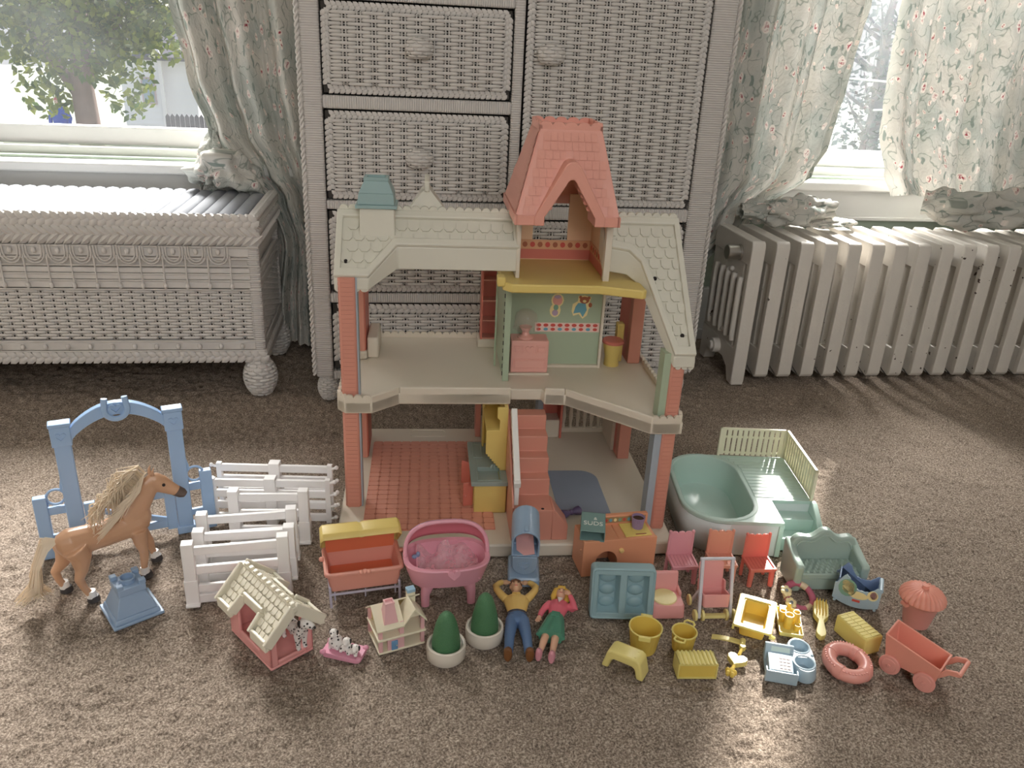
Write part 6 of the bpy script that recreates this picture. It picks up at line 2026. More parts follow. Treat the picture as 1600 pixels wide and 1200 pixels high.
def hand(parent, c, d, m, s=1.0):
    """palm, four unequal bent fingers and a side thumb, pointing along d (unit, in xy)"""
    c, d = Vector(c), Vector(d).normalized()
    sd = Vector((-d.y, d.x, 0))
    h = MB()
    h.tube([c - d * 0.003 * s, c, c + d * 0.004 * s], [0.0024 * s, 0.0032 * s, 0.003 * s], 8, flat=1.1)
    for k, L_ in enumerate((0.0042, 0.0052, 0.005, 0.0038)):
        o_ = sd * ((k - 1.5) * 0.0017 * s)
        b0 = c + d * 0.004 * s + o_
        h.tube([b0, b0 + d * L_ * 0.6 * s + Vector((0, 0, 0.0003)), b0 + d * L_ * s - Vector((0, 0, 0.0007))], [0.0009 * s, 0.0009 * s, 0.0007 * s], 6)
    h.tube([c + sd * 0.0025 * s, c + sd * 0.0042 * s + d * 0.002 * s, c + sd * 0.0044 * s + d * 0.0042 * s], [0.0011 * s, 0.001 * s, 0.0008 * s], 6)
    return h.build('hand', m, parent)
M_SHIRT = mat('mustard_shirt', rgb(226, 190, 112), 0.5, 0.04, 40)
M_JEAN = mat('denim_blue', rgb(92, 120, 160), 0.5, 0.06, 60)
M_SHOE = mat('brown_shoe', rgb(120, 78, 44), 0.45, 0.05, 40)
mn = thing('man_doll', 'man doll in yellow shirt and blue jeans lying with arms over his head', 'doll', (0.1545, 0.846, 0), -6.4)
tz = 0.0115
sh = MB()
sh.loft([[(a * math.cos(t), y, tz + b_ * math.sin(t)) for t in [2 * PI * k / 16 for k in range(16)]] for y, a, b_ in ((0.000, 0.0125, 0.0078), (0.008, 0.0128, 0.008), (0.018, 0.0150, 0.009), (0.028, 0.0172, 0.0092), (0.035, 0.0160, 0.0078), (0.040, 0.0095, 0.006), (0.043, 0.005, 0.0045))])
arm = {}
for s in (-1, 1):
    pts = [(s * 0.014, 0.034, tz), (s * 0.020, 0.041, tz + 0.001), (s * 0.0265, 0.052, tz + 0.002), (s * 0.0275, 0.060, tz + 0.001), (s * 0.023, 0.068, tz), (s * 0.018, 0.0715, tz)]
    sh.tube(pts, [0.0060, 0.0056, 0.0048, 0.0048, 0.0042, 0.0036], 10)
organic(sh, 'shirt', M_SHIRT, mn, 0.0009, 3)
MB().tube([(-0.005, 0.040, tz + 0.0058), (0, 0.0365, tz + 0.0085), (0.005, 0.040, tz + 0.0058)], 0.0013, 6).build('collar', M_SHIRT, mn)
for s in (-1, 1):
    hand(mn, (s * 0.0150, 0.0722, tz - 0.001), (-s * 0.9, -0.15, 0), M_SKINY)
je = MB()
je.loft([[(a * math.cos(t), y, tz - 0.0005 + b_ * math.sin(t)) for t in [2 * PI * k / 16 for k in range(16)]] for y, a, b_ in ((0.002, 0.0128, 0.0082), (-0.006, 0.0140, 0.0088), (-0.013, 0.0135, 0.0085), (-0.018, 0.010, 0.006))])
for s in (-1, 1):
    je.tube([(s * 0.0075, -0.008, tz), (s * 0.0090, -0.026, tz + 0.0005), (s * 0.0110, -0.042, tz), (s * 0.0118, -0.056, tz - 0.001), (s * 0.0128, -0.068, tz - 0.002)], [0.0082, 0.0078, 0.0066, 0.0060, 0.0058], 12)
organic(je, 'jeans', M_JEAN, mn, 0.0009, 3)
MB().lathe([(0.0136, -0.0016), (0.0138, 0), (0.0136, 0.0016)], 24, (0, 0, 0), 1, 0.64, False, False).build('belt', mat('dark_belt', rgb(70, 74, 92), 0.5), mn)
mn_b = [c for c in mn.children if c.name.startswith('belt')][0]
mn_b.rotation_euler = (R(90), 0, 0)
mn_b.location = (0, 0.0015, tz)
for s in (-1, 1):
    MB().loft([[(s * 0.0135 + 0.0056 * k * math.cos(t), y, 0.0115 + hh_ * math.sin(t)) for t in [2 * PI * q / 12 for q in range(12)]] for y, k, hh_ in ((-0.066, 0.9, 0.0055), (-0.070, 1.0, 0.0095), (-0.0745, 1.0, 0.0105), (-0.0765, 0.8, 0.009))]).build('shoe', M_SHOE, mn, bevel=0.0006)
doll_head((0.0, 0.0590, tz + 0.001), 1.05, M_SKINY, mn, mat('brown_hair', rgb(110, 72, 48), 0.5, 0.08, 100), False)

M_BLOUSE = mat('rose_cardigan', rgb(226, 112, 128), 0.5, 0.04, 40)
M_SKIRT = mat('jade_skirt', rgb(88, 150, 126), 0.45, 0.05, 40)
wm = thing('woman_doll', 'woman doll in pink cardigan and green skirt lying beside the man doll', 'doll', (0.2030, 0.834, 0), -20.8)
bl = MB()
bl.loft([[(a * math.cos(t), y, tz + b_ * math.sin(t)) for t in [2 * PI * k / 16 for k in range(16)]] for y, a, b_ in ((0.004, 0.0098, 0.0068), (0.012, 0.0108, 0.0078), (0.021, 0.0128, 0.0092), (0.029, 0.0140, 0.008), (0.035, 0.0125, 0.0068), (0.039, 0.0065, 0.005))])
bl.tube([(-0.0125, 0.032, tz), (-0.0165, 0.022, tz + 0.001), (-0.0200, 0.010, tz), (-0.0205, 0.002, tz)], [0.0048, 0.0046, 0.0040, 0.0034], 10)
bl.tube([(0.0125, 0.032, tz), (0.0195, 0.026, tz + 0.001), (0.0225, 0.0235, tz + 0.003), (0.0185, 0.032, tz + 0.007), (0.0125, 0.042, tz + 0.010)], [0.0048, 0.0046, 0.0046, 0.0040, 0.0034], 10)
organic(bl, 'cardigan', M_BLOUSE, wm, 0.0009, 3)
MB().prism([(-0.0035, 0.036), (0.0035, 0.036), (0.0, 0.026)], tz + 0.0062, tz + 0.0092).build('blouse_front', mat('white_blouse', rgb(236, 226, 220), 0.5), wm)
sk_ = MB()
rings = []
for y, a, b_, wv_ in ((0.008, 0.0098, 0.007, 0), (0.002, 0.0118, 0.0082, 0.0), (-0.010, 0.0138, 0.0092, 0.0004), (-0.024, 0.0160, 0.0098, 0.0009), (-0.034, 0.0176, 0.0100, 0.0013)):
    rings.append([((a + wv_ * math.cos(8 * t)) * math.cos(t), y, tz + (b_ + wv_ * math.cos(8 * t)) * math.sin(t)) for t in [2 * PI * k / 48 for k in range(48)]])
sk_.loft(rings)
sk_.build('skirt', M_SKIRT, wm)
MB().box(-0.0055, 0.0055, -0.003, 0.006, tz + 0.0072, tz + 0.0092).build('skirt_pocket', M_SKIRT, wm, bevel=0.0005)
lg = MB()
for s in (-1, 1):
    lg.tube([(s * 0.0062, -0.030, tz - 0.001), (s * 0.0068, -0.044, tz - 0.001), (s * 0.0074, -0.058, tz - 0.002), (s * 0.0078, -0.066, tz - 0.002)], [0.0052, 0.0048, 0.0036, 0.0032], 10)
lg.build('legs', M_SKIN, wm)
for s in (-1, 1):
    MB().loft([[(s * 0.0082 + 0.0048 * k * math.cos(t), y, 0.0105 + hh_ * math.sin(t)) for t in [2 * PI * q / 12 for q in range(12)]] for y, k, hh_ in ((-0.062, 0.75, 0.0045), (-0.066, 0.95, 0.0085), (-0.0705, 0.95, 0.0098), (-0.073, 0.6, 0.0075))]).build('shoe', mat('pink_shoe', rgb(214, 148, 160), 0.4), wm, bevel=0.0006)
hand(wm, (-0.0210, -0.002, tz), (-0.15, -1, 0), M_SKIN, 0.9)
hand(wm, (0.0105, 0.0455, tz + 0.0105), (-0.75, 0.5, 0), M_SKIN, 0.9)
doll_head((-0.001, 0.0535, tz + 0.001), 1.0, M_SKIN, wm, mat('golden_hair', rgb(226, 184, 84), 0.45, 0.08, 100), True)

# ---- apricot washer-and-stove unit
P_APR = mat('apricot_plastic', rgb(236, 160, 116), 0.38, 0.03, 12, trans=0.06)
wsh = thing('toy_washer', 'apricot toy washer and stove with an arched opening', 'toy washer', (0.261, 0.937, 0), 4)
wb_ = MB()
wb_.box(0, 0.0185, 0.004, 0.049, 0.0, 0.058).box(0.0535, 0.110, 0.004, 0.049, 0.0, 0.058).box(0.0185, 0.0535, 0.004, 0.049, 0.0415, 0.058).box(0.0185, 0.0535, 0.040, 0.049, 0.0, 0.0415)
wb_.build('body', P_APR, wsh, bevel=0.0015)
pa = [(0.0, 0.0), (0.0, 0.059), (0.110, 0.059), (0.110, 0.0)]
ar = [(0.0525, 0.0)] + [(0.036 + 0.0165 * math.cos(t), 0.021 + 0.0195 * math.sin(t)) for t in [PI * k / 12 for k in range(13)]] + [(0.0195, 0.0)]
MB().prism([(0.0, 0.0), (0.0, 0.059), (0.110, 0.059), (0.110, 0.0)] + ar, 0.0, 0.005, 'y').build('front_panel', P_APR, wsh, bevel=0.0006)
MB().ring([(x, z) for x, z in ell(0.036, 0.021, 0.019, 0.0225, 24)], [(x, z) for x, z in ell(0.036, 0.021, 0.0168, 0.0200, 24)], -0.0012, 0.001, 'y').build('opening_trim', P_APR, wsh) if False else None
MB().lathe([(0.0036, 0), (0.0036, 0.003), (0.002, 0.005), (0, 0.0052)], 14).build('dial', mat('butter_dial', rgb(240, 208, 140), 0.4), wsh)
_d = [c for c in wsh.children if c.name.startswith('dial')][0]
_d.rotation_euler = (R(90), 0, 0)
_d.location = (0.057, 0.0, 0.041)
MB().box(0.036, 0.110, 0.041, 0.049, 0.056, 0.073).build('back_ledge', P_APR, wsh, bevel=0.0012)
sb_ = MB().box(0.040, 0.106, 0.0403, 0.0412, 0.0615, 0.0705).build('control_sticker', mat('control_print_ground', rgb(170, 140, 100), 0.5), wsh)
for k in range(9):
    MB().prism(ell(0.045 + k * 0.007, 0.0660, 0.0024, 0.0028, 10), 0.0399, 0.0403, 'y').build('print', (S_RED, S_BLU, S_CRM, S_GRN)[k % 4], sb_, flat=True)
MB().box(0.064, 0.104, 0.005, 0.039, 0.0585, 0.0602).build('hob_panel', mat('hob_yellow', rgb(232, 208, 120), 0.4), wsh, bevel=0.0005)
MB().box(0.080, 0.096, 0.0075, 0.0092, 0.0600, 0.0606).build('hob_slot', mat('hob_slot_red', rgb(130, 50, 40), 0.5), wsh)
MB().ball((0.0, 0.010, 0.040), 0.0022).build('side_peg', P_APR, wsh)
cup = thing('toy_flowerpot', 'small purple ribbed toy pot standing on the apricot washer', 'toy pot', (0.3475, 0.9690, 0.0602), 0)
rings = []
for r_, z in ((0.0075, 0.0), (0.0092, 0.016), (0.0098, 0.0165), (0.0098, 0.018), (0.0088, 0.018), (0.0085, 0.0145)):
    rings.append([((r_ + (0.0004 * math.cos(20 * 2 * PI * k / 60) if z < 0.0162 else 0)) * math.cos(2 * PI * k / 60), (r_ + (0.0004 * math.cos(20 * 2 * PI * k / 60) if z < 0.0162 else 0)) * math.sin(2 * PI * k / 60), z) for k in range(60)])
MB().loft(rings, True, False).build('pot', mat('purple_plastic', rgb(146, 120, 160), 0.4), cup)
MB().lathe([(0.0085, 0.0145), (0.006, 0.0155), (0.003, 0.015), (0, 0.016)], 16).build('soil', mat('soil_brown', rgb(86, 62, 48), 0.9, 0.3, 400, bump=0.8, bscale=900), cup)
# soap box lying open on the washer
P_SOAP = mat('soap_teal_plastic', rgb(110, 146, 142), 0.4, 0.03, 12)
sp_ = thing('soap_box', 'teal toy soap box with white lettering lying on the apricot washer', 'toy soap box', (0.2785, 0.962, 0.0602), 0, rot=(R(7), 0, R(-14)))
sbx = MB()
W2, D2, T2 = 0.0175, 0.0215, 0.0013
sbx.box(-W2, W2, -D2, D2, 0, T2).box(-W2, W2, -D2, D2, 0.018 - T2, 0.018).box(-W2, -W2 + T2, -D2, D2, 0, 0.018).box(W2 - T2, W2, -D2, D2, 0, 0.018).box(-W2, W2, D2 - T2, D2, 0, 0.018)
sbx.build('box', P_SOAP, sp_, bevel=0.0008)
M_INK = mat('white_print', rgb(226, 230, 224), 0.5)
def text(body, size, parent, loc, m, rot=(0, 0, 0)):
    c = bpy.data.curves.new('lettering', 'FONT')
    c.body = body
    c.size = size
    c.align_x = 'CENTER'
    c.align_y = 'CENTER'
    c.extrude = 0.0002
    tmp = bpy.data.objects.new('lettering_tmp', c)
    COL.objects.link(tmp)
    me = bpy.data.meshes.new_from_object(tmp.evaluated_get(bpy.context.evaluated_depsgraph_get()))
    bpy.data.objects.remove(tmp)
    me.materials.clear()
    me.materials.append(m)
    o = bpy.data.objects.new('lettering', me)
    COL.objects.link(o)
    o.parent = parent
    o.location = loc
    o.rotation_euler = rot
    return o
text('SUDS', 0.0118, sp_, (0.0, -0.004, 0.0182), M_INK)
text('&', 0.0080, sp_, (0.003, 0.007, 0.0182), M_INK)
# purple bow beside the stairs
pbw = thing('purple_bow', 'small dark purple bow lying at the foot of the dollhouse stairs', 'bow', (0.2700, 1.0620, 0.022), 20)
pbw.scale = (1.5, 1.5, 1.5)
M_PUR = mat('dark_purple_plastic', rgb(76, 56, 110), 0.4)
for s in (-1, 1):
    MB().loft([[(s * x, a * math.cos(t), 0.006 + a * 0.8 * math.sin(t)) for t in [2 * PI * k / 10 for k in range(10)]] for x, a in ((0.001, 0.002), (0.005, 0.0045), (0.010, 0.0058), (0.0115, 0.004))]).build('loop', M_PUR, pbw)
MB().ball((0, 0, 0.006), 0.003, 0.0032, 0.003).build('knot', M_PUR, pbw)

# ---- blue-green cot panel standing on edge
P_SEA = mat('sea_blue_plastic', rgb(142, 176, 184), 0.36, 0.02, 12, trans=0.05)
ctb = thing('toy_twin_tray', 'sea-blue toy twin tray with two hollows standing on its edge', 'toy tray', (0.2950, 0.842, 0), -6, rot=(R(-9), 0, R(-7)))
ctb.scale = (1.0, 1.0, 0.88)
w2 = 0.0425
tb = MB()
def grid_frame(mb, xs_, zs_, y0, y1):
    for i in range(len(xs_) - 1):
        for j in range(len(zs_) - 1):
            if (i, j) in ((1, 1), (3, 1)):
                continue
            mb.box(xs_[i], xs_[i + 1], y0, y1, zs_[j], zs_[j + 1])
    return mb
outer = rrect(-w2, w2, 0.0, 0.084, 0.006, 4)
for (x0, x1) in ((-0.034, -0.0045), (0.004, 0.034)):
    def rr3(o, y):
        return [(x, y, z) for x, z in rrect(x0 + o, x1 - o, 0.010 + o, 0.073 - o, 0.004, 4)]
    MB().loft([rr3(-0.0005, 0.0), rr3(0.0008, 0.004), rr3(0.003, 0.014), rr3(0.0045, 0.0155)], False, True).build('hollow', P_SEA, ctb)
    for k in range(3):
        zc = 0.0205 + k * 0.0205
        MB().ball(((x0 + x1) / 2, 0.0165, zc), 0.0115, 0.0045, 0.0095, 16, 8).build('pad', P_SEA, ctb)
rimm = MB()
rimm.box(-0.036, 0.036, -0.001, 0.004, 0.0015, 0.0105).box(-0.036, 0.036, -0.001, 0.004, 0.0725, 0.0825).box(-0.0410, -0.0335, -0.001, 0.004, 0.004, 0.080).box(0.0335, 0.0410, -0.001, 0.004, 0.004, 0.080).box(-0.0050, 0.0045, -0.001, 0.004, 0.008, 0.075)
rimm.build('face', P_SEA, ctb, bevel=0.0012)
rim2 = MB().ring(rrect(-w2, w2, 0.0, 0.084, 0.006, 4), rrect(-0.0385, 0.0385, 0.004, 0.080, 0.004, 4), -0.002, 0.019, 'y')
rim2.build('outer_rim', P_SEA, ctb, bevel=0.002)

# ---- pink potty chair with yellow lid
pt_ = thing('toy_potty', 'pink toy potty chair with a pale yellow lid', 'toy potty', (0.3600, 0.8600, 0), -4)
MB().loft([[(x, y, 0) for x, y in rrect(-0.024, 0.024, -0.022, 0.024, 0.006)], [(x, y, 0.017) for x, y in rrect(-0.023, 0.023, -0.021, 0.023, 0.006)], [(x * 0.94, y * 0.94, 0.0195) for x, y in rrect(-0.023, 0.023, -0.021, 0.023, 0.006)]]).build('base', P_BUB, pt_)
MB().prism([(0.012, 0.018), (0.024, 0.018), (0.024, 0.046), (0.019, 0.046)], -0.021, 0.021, 'x').box(-0.023, -0.0185, 0.0, 0.024, 0.017, 0.026).box(0.0185, 0.023, 0.0, 0.024, 0.017, 0.026).build('backrest', P_BUB, pt_, bevel=0.0025)
MB(Matrix.Translation((-0.002, -0.003, 0.0195)) @ Matrix.Rotation(R(5), 4, 'X')).lathe([(0.0165, 0), (0.0172, 0.0015), (0.0165, 0.003), (0, 0.0032)], 28, (0, 0, 0), 1.0, 0.92).build('lid', mat('cream_yellow_plastic', rgb(238, 222, 152), 0.36, 0.02, 12), pt_)

# ================================================================== toys on the right
# ---- mint pool with deck, slatted screen and steps
P_MINT = mat('mint_plastic', rgb(184, 212, 202), 0.26, 0.02, 12, trans=0.05)
P_MINTW = mat('pale_mint_wall_plastic', rgb(206, 216, 216), 0.32, 0.02, 12)
P_SLAT = mat('ivory_slat_plastic', rgb(240, 236, 208), 0.36, 0.02, 12, trans=0.14)
PL = thing('toy_pool', 'mint green toy pool with a deck, steps and an ivory slatted screen', 'toy pool', (0.56, 1.075, 0), -8)
def stadium(cx, cy, a, b_, n=12):
    """long axis along y, half width a, half length b_"""
    pts = []
    for k in range(n + 1):
        t = PI * k / n
        pts.append((cx + a * math.cos(t), cy + (b_ - a) + a * math.sin(t)))
    for k in range(n + 1):
        t = PI + PI * k / n
        pts.append((cx + a * math.cos(t), cy - (b_ - a) + a * math.sin(t)))
    return pts
CXP = -0.056
ZP = 0.060
basin = MB()
i0 = [(x, y, ZP) for x, y in stadium(CXP, 0.0, 0.0535, 0.1005)]
basin.loft([i0, [(x, y, ZP - 0.004) for x, y in stadium(CXP, 0, 0.0525, 0.0995)], [(x, y, 0.012) for x, y in stadium(CXP, 0, 0.046, 0.092)], [(x, y, 0.008) for x, y in stadium(CXP, 0, 0.041, 0.087)]], False, True)
basin.build('basin', P_MINT, PL)
# rim plate joining basin and deck: ring between basin edge and outer outline
ou = stadium(CXP, 0.0, 0.0610, 0.1085)
def deck_outline(p):
    x, y = p
    if x > CXP + 0.02:
        if y > 0:
            return (max(x, 0.0), y)
    return p
MB().ring(ou, stadium(CXP, 0.0, 0.0535, 0.1005), ZP - 0.006, ZP + 0.0012).build('rim', P_MINT, PL, bevel=0.0015)
MB().loft([[(x, y, 0.0) for x, y in stadium(CXP, 0, 0.0575, 0.1035)], [(x, y, ZP - 0.005) for x, y in stadium(CXP, 0, 0.0595, 0.1065)]], False, False).build('outer_wall', P_MINTW, PL, solid=0.0012)
def arc(a0, a1, n, a, b_):
    pts = []
    for k in range(n + 1):
        t = a0 + (a1 - a0) * k / n
        pts.append((CXP + a * math.cos(t), (b_ - a if math.sin(t) >= 0 else -(b_ - a)) + a * math.sin(t)))
    return pts
edge = arc(PI / 2, 0, 10, 0.0600, 0.1075)
edge += arc(-0.001, -PI / 2, 10, 0.0600, 0.1075)
dk = [(CXP, 0.1095)] + [(0.094, 0.109), (0.094, -0.038), (0.030, -0.040), (0.030, -0.1075), (CXP, -0.1085)]
dk = edge + [(0.030, -0.1075), (0.030, -0.040), (0.094, -0.038), (0.094, 0.109)]
MB().prism(dk, ZP - 0.006, ZP).build('deck', P_MINT, PL, bevel=0.001)
pl0 = None
for k in range(13):
    y = -0.033 + k * 0.0108
    xa = CXP + 0.062
    if y > 0.047:
        q = y - 0.047
        xa = CXP + math.sqrt(max(0.0, 0.063 ** 2 - q * q))
    xa = max(xa, -0.02)
    MB().box(xa, 0.0925, y, y + 0.0096, ZP - 0.001, ZP + 0.0010).build('plank', P_MINT, PL, bevel=0.0005)
sw = MB()
sw.box(-0.05, 0.028, -0.1060, -0.1035, 0.0, ZP - 0.005)
sw.box(0.026, 0.0305, -0.1065, -0.040, 0.0, ZP - 0.004)
sw.box(0.0905, 0.0935, -0.038, 0.108, 0.0, ZP - 0.005)
sw.box(-0.04, 0.0935, 0.1055, 0.1085, 0.0, ZP - 0.005)
sw.box(0.0305, 0.0935, -0.038, -0.0355, 0.0, ZP - 0.005)
sw.build('skirt_wall', P_MINTW, PL, bevel=0.0008)
for s in (0.026,):
    MB().box(s - 0.003, s + 0.005, -0.1085, -0.1005, 0.0, ZP - 0.005).build('corner_post', P_MINT, PL, bevel=0.001)
MB().box(0.0305, 0.094, -0.064, -0.038, 0.0, 0.041).box(0.0305, 0.094, -0.090, -0.064, 0.0, 0.022).build('steps', P_MINT, PL, bevel=0.001)
MB().prism([(-0.036, 0.0), (-0.036, 0.060), (-0.046, 0.060), (-0.090, 0.036), (-0.094, 0.028), (-0.094, 0.0)], 0.092, 0.101, 'x').build('step_wall', P_MINT, PL, bevel=0.0015)
# slatted screens: every slat a piece of its own
def screen(p0, p1, n, nm):
    a, b_ = Vector(p0), Vector(p1)
    d = (b_ - a)
    L_ = d.length
    rzr = math.atan2(d.y, d.x)
    fr = bpy.data.objects.new(nm, None)
    M = Matrix.Translation((a.x, a.y, 0)) @ Matrix.Rotation(rzr, 4, 'Z')
    f = MB(M)
    f.box(-0.003, L_ + 0.003, -0.0022, 0.0022, ZP + 0.0500, ZP + 0.0535)
    f.box(-0.003, 0.0012, -0.0022, 0.0022, ZP, ZP + 0.0535).box(L_ - 0.0012, L_ + 0.003, -0.0022, 0.0022, ZP, ZP + 0.0535)
    f.box(0, L_, 0.0004, 0.0020, ZP + 0.034, ZP + 0.038).box(0, L_, 0.0004, 0.0020, ZP + 0.004, ZP + 0.008)
    F_ = f.build(nm, P_SLAT, PL, bevel=0.0004)
    w = L_ / n
    s0 = None
    for k in range(n):
        if s0 is None:
            s0 = MB().box(-w * 0.36, w * 0.36, -0.0012, 0.0008, 0.002, 0.051).build('slat', P_SLAT, F_)
            q = s0
        else:
            q = inst(s0, 'slat', F_)
        q.location = tuple(M @ Vector((w * (k + 0.5), 0, ZP)))
        q.rotation_euler = (0, 0, rzr)
    bpy.data.objects.remove(fr)
screen((-0.020, 0.1075), (0.090, 0.1075), 12, 'back_screen')
screen((0.0935, 0.1065), (0.0935, -0.035), 14, 'side_screen')

# ---- three toy chairs
def toy_chair(lab, loc, rz, m):
    t = thing('toy_chair', lab, 'toy chair', loc, rz, 'toy chairs in a row')
    w, d = 0.0185, 0.036
    s = MB().box(-w, w, 0, d, 0.026, 0.0305)
    S0 = s.build('seat', m, t, bevel=0.001)
    MB().ring([(-w - 0.001, -0.001), (w + 0.001, -0.001), (w + 0.001, d), (-w - 0.001, d)], [(-w + 0.002, 0.002), (w - 0.002, 0.002), (w - 0.002, d - 0.002), (-w + 0.002, d - 0.002)], 0.0295, 0.0325).build('seat_rim', m, t, bevel=0.0006)
    for k in range(6):
        MB().box(-w + 0.004 + k * 0.005, -w + 0.0075 + k * 0.005, 0.004, 0.032, 0.0304, 0.0312).build('seat_groove', m, S0)
    pts = [(-0.0165, 0.030), (0.0165, 0.030), (0.0155, 0.066)]
    for k in range(3):
        c = 0.0155 - 0.031 * (k + 0.5) / 3
        for q in range(6):
            a = PI * q / 5
            pts.append((c + 0.0050 * math.cos(a), 0.0665 + 0.003 * math.sin(a)))
    pts.append((-0.0155, 0.066))
    ML = Matrix.Translation((0, d - 0.003, 0)) @ Matrix.Shear('XZ', 4, (0, 0.12))
    MB(ML).prism(pts, -0.0013, 0.0013, 'y').build('backrest', m, t, bevel=0.0006)
    for s_ in (-1, 1):
        MB(ML).cyl((s_ * 0.0172, 0, 0.0), (s_ * 0.0168, 0, 0.069), 0.0026, 0.0022, 8).ball((s_ * 0.0168, 0, 0.069), 0.0026, 0.0026, 0.0026, 8, 6).build('back_post', m, t)
        MB().tube([(s_ * 0.0150, 0.004, 0.027), (s_ * 0.0158, 0.0035, 0.001)], [0.0042, 0.0034], 10).build('leg', m, t)
    return t
P_CH1 = mat('chair_pink_plastic', rgb(242, 170, 182), 0.33, 0.02, 12, trans=0.16)
P_CH2 = mat('chair_peach_plastic', rgb(240, 164, 138), 0.33, 0.02, 12, trans=0.16)
P_CH3 = mat('chair_coral_plastic', rgb(244, 140, 124), 0.33, 0.02, 12, trans=0.35)
toy_chair('pink toy chair standing nearest the dollhouse base', (0.4040, 0.907, 0), -2, P_CH1)
toy_chair('peach toy chair behind the stroller in the row of chairs', (0.4615, 0.906, 0), -6, P_CH2)
toy_chair('coral red toy chair standing next to the sofa', (0.5145, 0.893, 0), -2, P_CH3)

# ---- stroller
P_STF = mat('pale_lilac_plastic', rgb(206, 204, 214), 0.35, 0.02, 12)
P_PALEY = mat('pale_yellow_wheel_plastic', rgb(238, 222, 142), 0.36, 0.02, 12)
sr = thing('toy_stroller', 'pink toy stroller with a pale lilac frame and yellow wheels', 'toy stroller', (0.4215, 0.846, 0), -3)
for s in (-1, 1):
    MB().bar((s * 0.0215, -0.016, 0.004), (s * 0.0205, 0.004, 0.084), 0.0042, 0.005, (0, 1, 0)).build('frame_side', P_STF, sr, bevel=0.0006)
    MB().bar((s * 0.0215, 0.018, 0.006), (s * 0.0212, -0.004, 0.040), 0.0036, 0.004, (0, 1, 0)).build('rear_strut', P_STF, sr, bevel=0.0006)
MB().cyl((-0.0235, 0.0045, 0.0845), (0.0235, 0.0045, 0.0845), 0.0022, n=10).build('handle', P_STF, sr)
MST = Matrix.Translation((0, -0.002, 0.018)) @ Matrix.Rotation(R(-14), 4, 'X')
st_ = MB(MST)
hollow(st_, -0.0185, 0.0185, -0.017, 0.012, 0.0, 0.018, 0.0022, 0.06, 0.003)
st_.build('seat', P_BUB, sr, bevel=0.0005)
MB(MST).prism([(-0.0165, 0.010), (0.0165, 0.010), (0.0175, 0.052), (0.0155, 0.055), (-0.0155, 0.055), (-0.0175, 0.052)], 0.0105, 0.013, 'y').box(-0.0185, -0.016, 0.002, 0.012, 0.012, 0.03).box(0.016, 0.0185, 0.002, 0.012, 0.012, 0.03).build('backrest', P_BUB, sr, bevel=0.001)
MB().cyl((-0.024, -0.015, 0.007), (0.024, -0.015, 0.007), 0.0026, n=10).box(-0.018, 0.018, -0.019, -0.014, 0.005, 0.010).build('axle', P_PALEY, sr)
for x in (-0.0265, -0.0165, 0.0165, 0.0265):
    MB().cyl((x - 0.0018, -0.015, 0.0078), (x + 0.0018, -0.015, 0.0078), 0.0077, n=20).build('wheel', P_PALEY, sr, bevel=0.0008)
for x in (-0.0250, 0.0250):
    MB().cyl((x - 0.0018, 0.018, 0.0078), (x + 0.0018, 0.018, 0.0078), 0.0077, n=20).build('wheel', P_PALEY, sr, bevel=0.0008)

# ---- sage sofa
P_SOFA = mat('sage_grey_plastic', rgb(158, 180, 170), 0.36, 0.02, 12)
sf = thing('toy_sofa', 'sage green toy sofa with a curved back and quilted seat', 'toy sofa', (0.6100, 0.878, 0), -5)
sf.scale = (1.07, 1.07, 1.05)
bk = []
for k in range(25):
    u = -1 + 2 * k / 24
    z = 0.060 + 0.0155 * math.exp(-(u / 0.30) ** 2) - 0.0015 * math.exp(-(u / 0.05) ** 2) + 0.004 * math.exp(-((abs(u) - 0.72) / 0.22) ** 2) - (0.010 * max(0, abs(u) - 0.88) / 0.12)
    bk.append((u * 0.046, z))
MB(Matrix.Translation((0, 0.040, 0)) @ Matrix.Shear('XZ', 4, (0, 0.10))).prism([(0.046, 0.004), (-0.046, 0.004)] + bk, -0.005, 0.006, 'y').build('backrest', P_SOFA, sf, bevel=0.0022)
MB(Matrix.Translation((0, 0.040, 0)) @ Matrix.Shear('XZ', 4, (0, 0.10))).tube([(x * 0.86, -0.0056, 0.008 + (z - 0.008) * 0.88) for x, z in bk], 0.0013, 6).build('back_piping', P_SOFA, sf)
MB().box(-0.046, 0.046, 0.003, 0.042, 0.0, 0.018).build('base', P_SOFA, sf, bevel=0.0015)
MB().box(-0.0445, 0.0445, 0.001, 0.040, 0.018, 0.0275).build('seat', P_SOFA, sf, bevel=0.002)
q0 = None
for r_ in range(5):
    for c in range(10):
        x = -0.0385 + (c + (0.5 if r_ % 2 else 0)) * 0.0082
        y = 0.006 + r_ * 0.0062
        if x > 0.0405:
            continue
        if q0 is None:
            q0 = MB().add([(-0.0040, 0, 0), (0, -0.0060, 0), (0.0040, 0, 0), (0, 0.0060, 0), (0, 0, 0.0030), (-0.0020, -0.003, 0.0016), (0.002, -0.003, 0.0016), (0.002, 0.003, 0.0016), (-0.002, 0.003, 0.0016)], [(0, 5, 4, 8), (5, 1, 6, 4), (4, 6, 2, 7), (8, 4, 7, 3)]).build('quilt_pad', P_SOFA, sf)
            q0.location = (x, y, 0.0274)
        else:
            inst(q0, 'quilt_pad', sf, (x, y, 0.0274))
for s in (-1, 1):
    a = MB()
    a.prism([(-0.002, 0.0), (0.046, 0.0), (0.050, 0.056), (0.040, 0.053), (0.010, 0.044), (0.0, 0.043), (-0.004, 0.040)], s * 0.0445 - 0.0055, s * 0.0445 + 0.0055, 'x')
    a.build('arm', P_SOFA, sf, bevel=0.003, seg=3)

